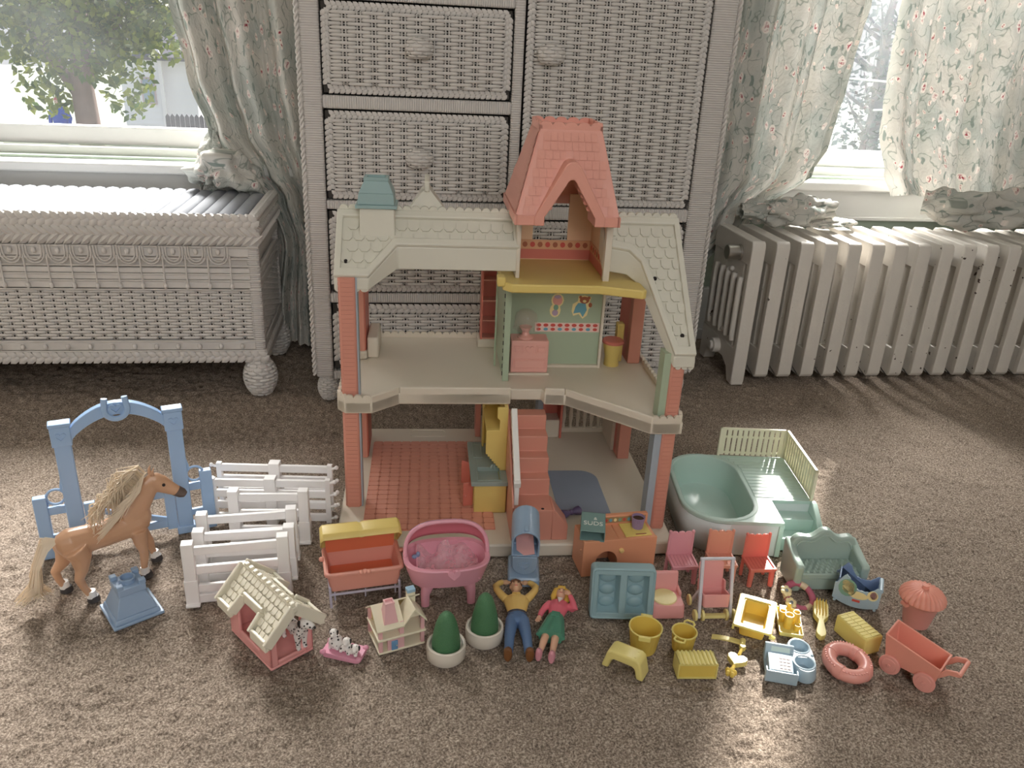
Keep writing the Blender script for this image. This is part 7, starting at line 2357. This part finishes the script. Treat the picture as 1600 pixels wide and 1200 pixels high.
# ---- striped ring with flowers
wr = thing('flower_ring', 'raspberry striped ring with cream flowers leaning before the sofa', 'flower ring', (0.5600, 0.8680, 0.0), 0, rot=(R(28), 0, R(8)))
M_RASP = mat('raspberry_plastic', rgb(190, 84, 116), 0.3, 0.05, 30)
M_RCRM = mat('ring_cream', rgb(226, 206, 176), 0.4)
RRR = 0.0195
for k in range(12):
    a0, a1 = 2 * PI * k / 12, 2 * PI * (k + 1) / 12
    mid = (k % 2 == 0)
    a1 = a0 + (a1 - a0)
    MB().tube([(RRR * math.cos(t), RRR * math.sin(t), 0.0045) for t in [a0 + (a1 - a0) * q / 5 for q in range(6)]], 0.0046 if mid else 0.0049, 10).build('band', M_RASP if mid else (M_RCRM if k % 4 == 1 else M_RASP), wr)
for fx, fy_ in ((-0.021, -0.010), (-0.020, 0.008)):
    fl_ = MB()
    for k in range(6):
        t = 2 * PI * k / 6
        fl_.ball((fx + 0.005 * math.cos(t), fy_ + 0.005 * math.sin(t), 0.0105), 0.0038, 0.0038, 0.002, 8, 6)
    f0 = fl_.build('flower', mat('flower_cream', rgb(236, 222, 180), 0.4), wr)
    MB().ball((fx, fy_, 0.0122), 0.0026, 0.0026, 0.0016, 8, 6).build('flower_heart', mat('flower_blue_heart', rgb(130, 140, 150), 0.4), f0)

# ---- yellow pieces
P_LEM = mat('lemon_plastic', rgb(244, 230, 134), 0.34, 0.02, 12, trans=0.22)
P_GOLD = mat('golden_yellow_plastic', rgb(240, 212, 88), 0.36, 0.02, 12, trans=0.22)
def basket(lab, loc, rz, r0, r1, h, wire):
    t = thing('toy_basket', lab, 'toy basket', loc, rz, 'yellow toy baskets')
    rings = []
    n = 72
    for r_, z, wv_ in ((r0, 0, 0), (r0 * 1.02, 0.002, 0.0004), (r1 * 0.98, h - 0.003, 0.0004), (r1 * 1.02, h - 0.002, 0), (r1 * 1.02, h, 0), (r1 * 0.94, h, 0), (r0 * 0.92, 0.002, 0)):
        rings.append([((r_ + wv_ * math.cos(24 * 2 * PI * k / n)) * math.cos(2 * PI * k / n), (r_ + wv_ * math.cos(24 * 2 * PI * k / n)) * math.sin(2 * PI * k / n), z) for k in range(n)])
    MB().loft(rings).build('body', P_GOLD, t)
    MB().tube([(r1 * math.cos(2 * PI * k / 32), r1 * math.sin(2 * PI * k / 32), h) for k in range(32)], 0.0011, 6, closed=True).build('rim', P_LEM, t)
    for s in (-1, 1):
        if wire:
            MB().tube([(-0.006, s * r1 * 0.92, h - 0.001), (-0.0065, s * (r1 + 0.005), h - 0.001), (-0.004, s * (r1 + 0.0075), h), (0.004, s * (r1 + 0.0075), h), (0.0065, s * (r1 + 0.005), h - 0.001), (0.006, s * r1 * 0.92, h - 0.001)], 0.0014, 8).build('handle', P_LEM, t)
        else:
            MB().box(-0.0075, 0.0075, s * (r1 + 0.0012) - 0.002, s * (r1 + 0.0012) + 0.002, h - 0.0045, h + 0.0018).build('handle', P_LEM, t, bevel=0.0006)
    return t
basket('larger yellow toy basket beside the yellow stool', (0.3085, 0.784, 0), -20, 0.0155, 0.0205, 0.034, False)
basket('smaller yellow toy basket with loop handles behind the yellow crate', (0.3590, 0.780, 0), -38, 0.0125, 0.0155, 0.027, True)

P_STOOL = mat('dull_yellow_plastic', rgb(226, 210, 122), 0.38, 0.02, 12)
so = thing('toy_stool', 'dull yellow toy step stool on the carpet', 'toy stool', (0.2760, 0.7510, 0), -38)
pr_ = [(-0.0275, 0.0), (-0.0215, 0.024), (-0.0165, 0.0275), (0.0165, 0.0275), (0.0215, 0.024), (0.0275, 0.0), (0.0185, 0.0), (0.0155, 0.0125), (0.012, 0.0155), (-0.012, 0.0155), (-0.0155, 0.0125), (-0.0185, 0.0)]
MB().prism(pr_, -0.0115, 0.0115, 'y').build('body', P_STOOL, so, bevel=0.0022, seg=3)
for x, y in ((-0.013, 0.006), (0.013, 0.006), (0.013, -0.006)):
    MB().cyl((x, y, 0.027), (x, y, 0.0279), 0.0014, n=10).build('stud', P_STOOL, so)

cr_ = thing('toy_crate', 'yellow ribbed toy crate lying in front of the small basket', 'toy crate', (0.3600, 0.7365, 0), -5)
cb = MB().box(-0.0245, -0.0225, -0.0115, 0.0125, 0, 0.0225).box(0.0225, 0.0245, -0.0115, 0.0125, 0, 0.0225).box(-0.0245, 0.0245, -0.0115, 0.0125, 0, 0.002).box(-0.0245, 0.0245, 0.0105, 0.0125, 0, 0.0225).box(-0.0245, 0.0245, -0.0115, 0.0125, 0.0200, 0.0225)
cb.build('shell', P_LEM, cr_, bevel=0.0006)
MB().box(-0.0225, 0.0225, -0.0095, -0.0085, 0.002, 0.020).build('front_panel', P_GOLD, cr_)
for k in range(9):
    MB().cyl((-0.0205 + k * 0.0051, -0.0115, 0.0222), (-0.0205 + k * 0.0051, 0.0125, 0.0222), 0.0019, n=8).build('rib', P_LEM, cr_)

sk2 = thing('toy_sink', 'yellow toy bathtub with wide flat rim behind the yellow toys', 'toy tub', (0.4690, 0.8130, 0), -30.5)
hollow(MB(), -0.0175, 0.0175, -0.028, 0.030, 0.0, 0.020, 0.0022, 0.14, 0.004).build('basin', P_GOLD, sk2, bevel=0.0005)
MB().ring(rrect(-0.0245, 0.0245, -0.035, 0.038, 0.003), rrect(-0.0170, 0.0170, -0.0275, 0.0295, 0.0025), 0.0185, 0.0215).build('rim', P_LEM, sk2, bevel=0.0008)
for x in (-0.0235, 0.0235):
    MB().box(x - 0.0015, x + 0.0015, -0.035, 0.038, 0.0135, 0.020).build('rim_apron', P_LEM, sk2, bevel=0.0005)
MB().cyl((0.0245, -0.034, 0.018), (0.029, -0.036, 0.017), 0.0026, n=8).build('tap', P_LEM, sk2)

tr_ = thing('toiletries_tray', 'yellow toy tray crowded with little bottles and cups', 'toy tray', (0.5200, 0.8130, 0), -20)
hollow(MB(), -0.0155, 0.0155, -0.028, 0.028, 0.0, 0.007, 0.0014, 0.05, 0.002).build('tray', P_LEM, tr_, bevel=0.0004)
for k, (x, y, r_, h) in enumerate(((-0.003, -0.008, 0.0060, 0.022), (0.008, 0.003, 0.0050, 0.020), (-0.010, 0.004, 0.0042, 0.018), (0.0085, -0.012, 0.0042, 0.011))):
    MB().lathe([(r_ * 0.85, 0.0015), (r_, h), (r_ * 0.8, h), (r_ * 0.7, h - 0.003), (0, h - 0.003)], 18, (x, y, 0)).build('cup', P_GOLD, tr_)
MB().lathe([(0.0052, 0.0015), (0.0055, 0.013), (0.003, 0.017), (0.0022, 0.018), (0.0022, 0.023), (0.001, 0.024)], 16, (-0.001, 0.014, 0)).build('bottle', P_GOLD, tr_)
MB().box(-0.013, -0.003, 0.009, 0.021, 0.0015, 0.015).build('sponge_box', P_LEM, tr_, bevel=0.0006)

bh = thing('toy_hairbrush', 'yellow toy hairbrush with bristles pointing up', 'toy hairbrush', (0.5660, 0.8140, 0), 63)
hp_ = []
for k in range(21):
    u = k / 20
    x = -0.040 + 0.080 * u
    w = (0.0062 * math.sqrt(max(0, 1 - ((u - 0.0) / 0.14 - 1) ** 2)) if u < 0.14 else 0.0062 - 0.0028 * min(1, (u - 0.14) / 0.3)) if u < 0.46 else 0.0034 + 0.0062 * min(1, (u - 0.46) / 0.12)
    if u > 0.9:
        w *= math.sqrt(max(0.05, 1 - ((u - 0.9) / 0.11) ** 2))
    hp_.append((x, max(w, 0.0005)))
MB().prism([(x, -w) for x, w in hp_] + [(x, w) for x, w in hp_[::-1]], 0.0, 0.0075).build('handle', P_LEM, bh, bevel=0.0016)
b0 = None
for r_ in range(8):
    for c in range(4):
        lo = (0.0065 + r_ * 0.0042, -0.0060 + c * 0.0040, 0.0074)
        if b0 is None:
            b0 = MB().lathe([(0.0009, 0), (0.0007, 0.005), (0.0003, 0.006)], 6).build('bristle', P_GOLD, bh)
            b0.location = lo
        else:
            inst(b0, 'bristle', bh, lo)

b2 = thing('toy_block', 'yellow oblong toy block with stitched ribs lying under the rocking cradle', 'toy block', (0.5950, 0.7740, 0), 14)
MB().box(-0.0140, 0.0140, -0.0270, 0.0270, 0, 0.0265).build('body', P_LEM, b2, bevel=0.0025, seg=3)
MB().box(-0.0012, -0.0004, -0.0255, 0.0255, 0.0262, 0.0270).build('seam', P_LEM, b2)
for k in range(9):
    MB().box(-0.0125, 0.0125, -0.0240 + k * 0.0058, -0.0225 + k * 0.0058, 0.0262, 0.0272).build('rib', P_LEM, b2, bevel=0.0004)

rt = thing('toy_rattle', 'yellow toy rattle with a heart in its middle', 'toy rattle', (0.4190, 0.7480, 0), 52)
MB().tube([(-0.026, 0, 0.0045), (-0.010, 0, 0.0045)], 0.0022, 8).tube([(0.010, 0, 0.0045), (0.026, 0, 0.0045)], 0.0022, 8).build('stem', P_GOLD, rt)
hh2 = [(z - 0.0, x) for x, z in heart(0, 0, 0.0125)]
MB().prism(hh2, 0.0005, 0.0075).build('heart_case', P_LEM, rt, bevel=0.001)
MB().prism([(z * 0.8, x * 0.8) for z, x in hh2], 0.0074, 0.0080).build('heart_face', mat('pale_face', rgb(240, 232, 190), 0.3), rt)
sw_ = MB()
for k in range(3):
    t = PI * k / 3
    sw_.prism([(0.0065 * math.cos(q), 0.0065 * math.sin(q)) for q in [2 * PI * j / 14 for j in range(14)]], -0.0009, 0.0009, 'y') if False else None
for k in range(5):
    a = 2 * PI * k / 5
    sw_.ball((-0.0265 + 0.0045 * math.cos(a), 0.0045 * math.sin(a), 0.0055), 0.0032, 0.0032, 0.0042, 8, 6)
sw_.ball((-0.0265, 0, 0.0058), 0.0040, 0.0040, 0.0052)
sw_.build('knob_end', P_GOLD, rt)
MB().lathe([(0.0035, 0.001), (0.0045, 0.004), (0.0035, 0.008)], 14, (0.0275, 0, 0)).build('handle_end', P_LEM, rt)

cl = thing('toy_clip', 'curved yellow toy strip lying behind the heart rattle', 'toy strip', (0.4220, 0.7860, 0), -28)
cp_ = []
for k in range(13):
    u = k / 12
    cp_.append((-0.020 + 0.040 * u, 0.0016 + 0.0062 * (1 - (2 * u - 1) ** 2) * 0.3 + 0.002 * u))
MB().prism(cp_ + [(x, z + 0.0022) for x, z in cp_[::-1]], -0.0042, 0.0042, 'y').build('strip', P_STOOL, cl, bevel=0.0005)
MB().cyl((0.019, -0.005, 0.006), (0.019, 0.005, 0.006), 0.0036, n=12).build('roller', P_STOOL, cl)

# ---- blue pieces
P_PALEB = mat('pale_steel_blue_plastic', rgb(164, 188, 202), 0.32, 0.02, 12)
cf = thing('toy_register', 'small blue-grey toy cash register beside the twin bowls', 'toy cash register', (0.4680, 0.7320, 0), -19.4)
MB().box(-0.0175, 0.0175, -0.0235, 0.024, 0, 0.003).build('base', P_PALEB, cf, bevel=0.0006)
MB().box(-0.0175, 0.0175, -0.0245, -0.0225, 0, 0.0165).box(-0.0190, -0.0170, -0.0245, -0.016, 0, 0.0165).box(0.0170, 0.0190, -0.0245, -0.016, 0, 0.0165).build('front_panel', P_PALEB, cf, bevel=0.0006)
MB().prism([(-0.0175, 0.003), (-0.0175, 0.0125), (0.010, 0.0165), (0.010, 0.003)], -0.0145, 0.0145, 'x').build('keyboard', P_PALEB, cf, bevel=0.0006)
kst = MB().prism([(-0.0165, 0.0128), (-0.0165, 0.0132), (0.0085, 0.0166), (0.0085, 0.0162)], -0.0125, 0.0125, 'x').build('key_sticker', mat('key_print', rgb(196, 190, 186), 0.5), cf)
for r_ in range(4):
    for c in range(3):
        y = -0.0135 + r_ * 0.0052
        MB().box(-0.0015 + c * 0.0045, 0.0018 + c * 0.0045, y, y + 0.0036, 0.0132 + r_ * 0.0007, 0.0141 + r_ * 0.0007).build('key', mat('key_grey', rgb(150, 134, 144), 0.5), kst)
MB().prism([(0.012, 0.003), (0.024, 0.003), (0.024, 0.0215), (0.020, 0.0225), (0.014, 0.012)], -0.0175, 0.0175, 'x').build('display_housing', P_PALEB, cf, bevel=0.0008)
MB(Matrix.Translation((0, 0.0172, 0.0172)) @ Matrix.Rotation(R(60), 4, 'X')).box(-0.010, 0.0125, -0.003, 0.003, 0.0, 0.0006).build('display', mat('display_mint', rgb(200, 220, 214), 0.3), cf)

bw = thing('toy_twin_bowl', 'pale blue toy twin pet bowl beside the life ring', 'toy bowl', (0.5000, 0.7400, 0), -14)
bw.scale = (1.0, 1.0, 0.78)
def peanut(k, n=48):
    pts = []
    for i in range(n):
        t = 2 * PI * i / n
        pts.append((0.0172 * k * math.cos(t) * (1 - 0.10 * (1 - abs(math.sin(t)))), (0.0335 * k) * math.copysign(abs(math.sin(t)) ** 0.8, math.sin(t))))
    return pts
MB().loft([[(x, y, 0) for x, y in peanut(1.06)], [(x, y, 0.002) for x, y in peanut(1.08)], [(x, y, 0.016) for x, y in peanut(0.97)], [(x, y, 0.0185) for x, y in peanut(0.92)]], True, False).build('body', P_PALEB, bw)
pnt = peanut(0.92, 48)
tpl = MB()
for sgn, y0 in ((1, 0.0150), (-1, -0.0145)):
    half = [p for p in pnt if p[1] * sgn >= -1e-6]
    half = sorted(half, key=lambda p: math.atan2(p[1] * sgn, p[0]))
    line = [(half[-1][0] + (half[0][0] - half[-1][0]) * k / 12, 0.0) for k in range(1, 12)]
    lp_ = half + line
    cir = []
    for (x, y) in lp_:
        a = math.atan2(y - y0, x)
        cir.append((0.0125 * math.cos(a), y0 + 0.0125 * math.sin(a)))
    n2 = len(lp_)
    tpl.add([(x, y, 0.0185) for x, y in lp_] + [(x, y, 0.0185) for x, y in cir], [(i, (i + 1) % n2, n2 + (i + 1) % n2, n2 + i) for i in range(n2)])
tpl.build('top_plate', P_PALEB, bw)
for y in (-0.0145, 0.0150):
    MB().lathe([(0.0138, 0.0183), (0.0135, 0.0196), (0.0122, 0.0198), (0.0112, 0.0190)], 28, (0, y, 0), 1, 1, False, False).build('bowl_rim', P_PALEB, bw)
    MB().lathe([(0.0125, 0.0190), (0.0115, 0.0150), (0.0095, 0.0060), (0.0085, 0.0050), (0.0, 0.0048)], 28, (0, y, 0), 1, 1, False, True).build('bowl_hollow', P_PALEB, bw)
for x in (-0.0125, 0.0125):
    MB().ball((x, 0.0, 0.0190), 0.0022, 0.0022, 0.0016, 8, 6).build('stud', P_PALEB, bw)

rc = thing('rocking_cradle', 'blue toy rocking cradle with a rocking-horse picture on its side', 'toy cradle', (0.6370, 0.8530, 0), -33)
P_RCK = mat('rocker_blue_plastic', rgb(112, 138, 178), 0.36, 0.02, 12)
def rocker_panel():
    top = []
    for k in range(25):
        u = k / 24
        z = 0.030 + 0.020 * math.exp(-((u - 0.22) / 0.15) ** 2) + 0.010 * math.exp(-((u - 0.92) / 0.12) ** 2) + 0.0008 * math.cos(2 * PI * u * 10)
        top.append((-0.030 + 0.060 * u, z))
    bot = [(0.030 - 0.060 * k / 16, 0.001 + 0.008 * (2 * k / 16 - 1) ** 2) for k in range(17)]
    return top + bot
for y, lb in ((-0.0165, 1), (0.0145, 0)):
    sp2 = MB().prism(rocker_panel(), y, y + 0.002, 'y').build('side_panel', P_PALEB if lb else P_RCK, rc, bevel=0.0005)
    if lb:
        for pts, m in ((ell(-0.013, 0.030, 0.012, 0.014), S_GRN), (ell(-0.012, 0.031, 0.008, 0.010), S_CRM), (ell(-0.016, 0.037, 0.005, 0.005), S_CRM), (ell(0.002, 0.022, 0.013, 0.006), S_CRM), (ell(0.020, 0.027, 0.007, 0.008), S_CRM), (ell(0.021, 0.028, 0.0045, 0.006), mat('sticker_mauve', rgb(170, 130, 130), 0.5)), (ell(-0.008, 0.028, 0.003, 0.008, 10, 0.5), mat('sticker_tan', rgb(200, 170, 120), 0.5))):
            MB().prism(pts, y - 0.0003, y, 'y').build('print', m, sp2, flat=True)
        MB().box(-0.004, 0.006, y - 0.0006, y, 0.011, 0.0145).build('print', S_RED, sp2)
MB().prism([(-0.026, 0.010), (0.026, 0.010), (0.028, 0.030), (0.026, 0.030), (0.024, 0.012), (-0.025, 0.012), (-0.024, 0.042), (-0.026, 0.042)], -0.0145, 0.0145, 'y').build('bed', P_RCK, rc, bevel=0.0005)
for x in (-0.026, 0.026):
    MB().cyl((x, -0.0175, 0.006), (x, 0.0175, 0.006), 0.002, n=8).build('rocker_bar', P_PALEB, rc)
MB().cyl((0.0285, -0.0155, 0.037), (0.0285, 0.0155, 0.037), 0.003, n=12).build('end_roll', P_PALEB, rc)

# ---- coral pieces
P_COR = mat('coral_plastic', rgb(240, 160, 138), 0.36, 0.02, 12, trans=0.14)
P_CORP = mat('coral_pink_plastic', rgb(238, 160, 146), 0.34, 0.02, 12, trans=0.08)
lr = thing('life_ring', 'coral toy life ring lying beside the twin bowl', 'toy life ring', (0.5555, 0.7275, 0), -12)
MB().tube([(0.0215 * math.cos(2 * PI * k / 48), 0.0250 * math.sin(2 * PI * k / 48), 0.0088) for k in range(48)], 0.0086, 16, closed=True).build('ring', P_CORP, lr)
for k in range(4):
    a = PI / 4 + PI / 2 * k
    MB().tube([(0.0215 * math.cos(a + d), 0.0250 * math.sin(a + d), 0.0088) for d in (-0.17, -0.06, 0.06, 0.17)], 0.0094, 16).build('band', P_CORP, lr, bevel=0.0004)
    rp_ = MB()
    for s in range(9):
        t = a + 0.25 + s * 0.14
        rp_.ball(((0.0215 + 0.0050) * math.cos(t), (0.0250 + 0.0050) * math.sin(t), 0.0162), 0.0016, 0.0016, 0.0009, 6, 4)
    stuff(rp_.build('rope_detail', P_CORP, lr))

pk = thing('pumpkin_bin', 'coral toy bin with a ribbed pumpkin-like lid behind the wagon', 'toy bin', (0.6990, 0.8030, 0), 10)
pk.scale = (1.0, 1.0, 0.86)
MB().lathe([(0.0165, 0.0), (0.0235, 0.044), (0.0248, 0.046), (0.0248, 0.050)], 28).build('bin', P_CORP, pk)
rings = []
for r_, z in ((0.0265, 0.044), (0.0285, 0.047), (0.0275, 0.053), (0.0225, 0.060), (0.0140, 0.0645), (0.005, 0.066)):
    rings.append([((r_ + (0.0016 if r_ > 0.01 else 0) * abs(math.cos(12 * 2 * PI * k / 144))) * math.cos(2 * PI * k / 144), (r_ + (0.0016 if r_ > 0.01 else 0) * abs(math.cos(12 * 2 * PI * k / 144))) * math.sin(2 * PI * k / 144), z + (0.0012 * abs(math.cos(12 * 2 * PI * k / 144)) if r_ > 0.01 else 0)) for k in range(144)])
L0 = MB().loft(rings).build('lid', P_COR, pk)
MB().lathe([(0.0055, 0.065), (0.0042, 0.068), (0.0050, 0.072), (0.0, 0.0725)], 6).build('knob', P_COR, L0, bevel=0.0004)
for s in (-1, 1):
    MB().box(s * 0.0285 - 0.003, s * 0.0285 + 0.003, -0.005, 0.005, 0.040, 0.0455).build('lug', P_COR, pk, bevel=0.0008)

wg = thing('toy_wagon', 'coral toy pram wagon with four disc wheels and a push handle', 'toy wagon', (0.6330, 0.7085, 0), -52)
wg.scale = (1.06, 1.06, 1.08)
# body: sloped box, high at the back, hollow
def wring(z0, o, fl):
    return None
wv2 = MB()
xa, xb, hw_ = -0.034, 0.031, 0.0195
oq = [(xa, -hw_, 0.050), (xb, -hw_, 0.0375), (xb, hw_, 0.0375), (xa, hw_, 0.050)]
bq = [(xa + 0.006, -hw_ * 0.8, 0.0135), (xb - 0.004, -hw_ * 0.8, 0.0135), (xb - 0.004, hw_ * 0.8, 0.0135), (xa + 0.006, hw_ * 0.8, 0.0135)]
t2 = 0.0022
iq = [(xa + t2, -hw_ + t2, 0.050), (xb - t2, -hw_ + t2, 0.0375), (xb - t2, hw_ - t2, 0.0375), (xa + t2, hw_ - t2, 0.050)]
ib = [(xa + 0.006 + t2, -hw_ * 0.8 + t2, 0.0155), (xb - 0.004 - t2, -hw_ * 0.8 + t2, 0.0155), (xb - 0.004 - t2, hw_ * 0.8 - t2, 0.0155), (xa + 0.006 + t2, hw_ * 0.8 - t2, 0.0155)]
wv2.loft([bq, oq, iq, ib])
wv2.build('body', P_COR, wg, bevel=0.0008)
MB().prism([(-0.026, 0.006), (-0.012, 0.006), (-0.009, 0.0145), (-0.028, 0.0145)], -0.0135, 0.0135, 'y').prism([(0.010, 0.006), (0.024, 0.006), (0.027, 0.0145), (0.007, 0.0145)], -0.0135, 0.0135, 'y').build('axle_block', P_COR, wg, bevel=0.0008)
for s in (-1, 1):
    MB().prism([(xb - 0.004, 0.030), (xb + 0.004, 0.040), (xb + 0.014, 0.0435), (xb + 0.019, 0.0415), (xb + 0.018, 0.038), (xb + 0.008, 0.035), (xb - 0.002, 0.024)], s * 0.0155 - 0.0014, s * 0.0155 + 0.0014, 'y').build('handle_arm', P_COR, wg, bevel=0.0006)
MB().cyl((xb + 0.0172, -0.0155, 0.0402), (xb + 0.0172, 0.0155, 0.0402), 0.0024, n=12).build('handle', P_COR, wg)
for x in (-0.0215, 0.0175):
    for s in (-1, 1):
        y = s * 0.0180
        wl2 = MB().cyl((x, y - 0.0018, 0.0122), (x, y + 0.0018, 0.0122), 0.0121, n=28).build('wheel', P_CORP, wg, bevel=0.0008)
        MB().cyl((x, y + s * 0.0016, 0.0122), (x, y + s * 0.0026, 0.0122), 0.0085, n=24).build('hub_disc', P_CORP, wl2, bevel=0.0005)
        MB().cyl((x, y + s * 0.0024, 0.0122), (x, y + s * 0.0040, 0.0122), 0.0022, n=12).build('hub_cap', P_CORP, wl2, bevel=0.0004)
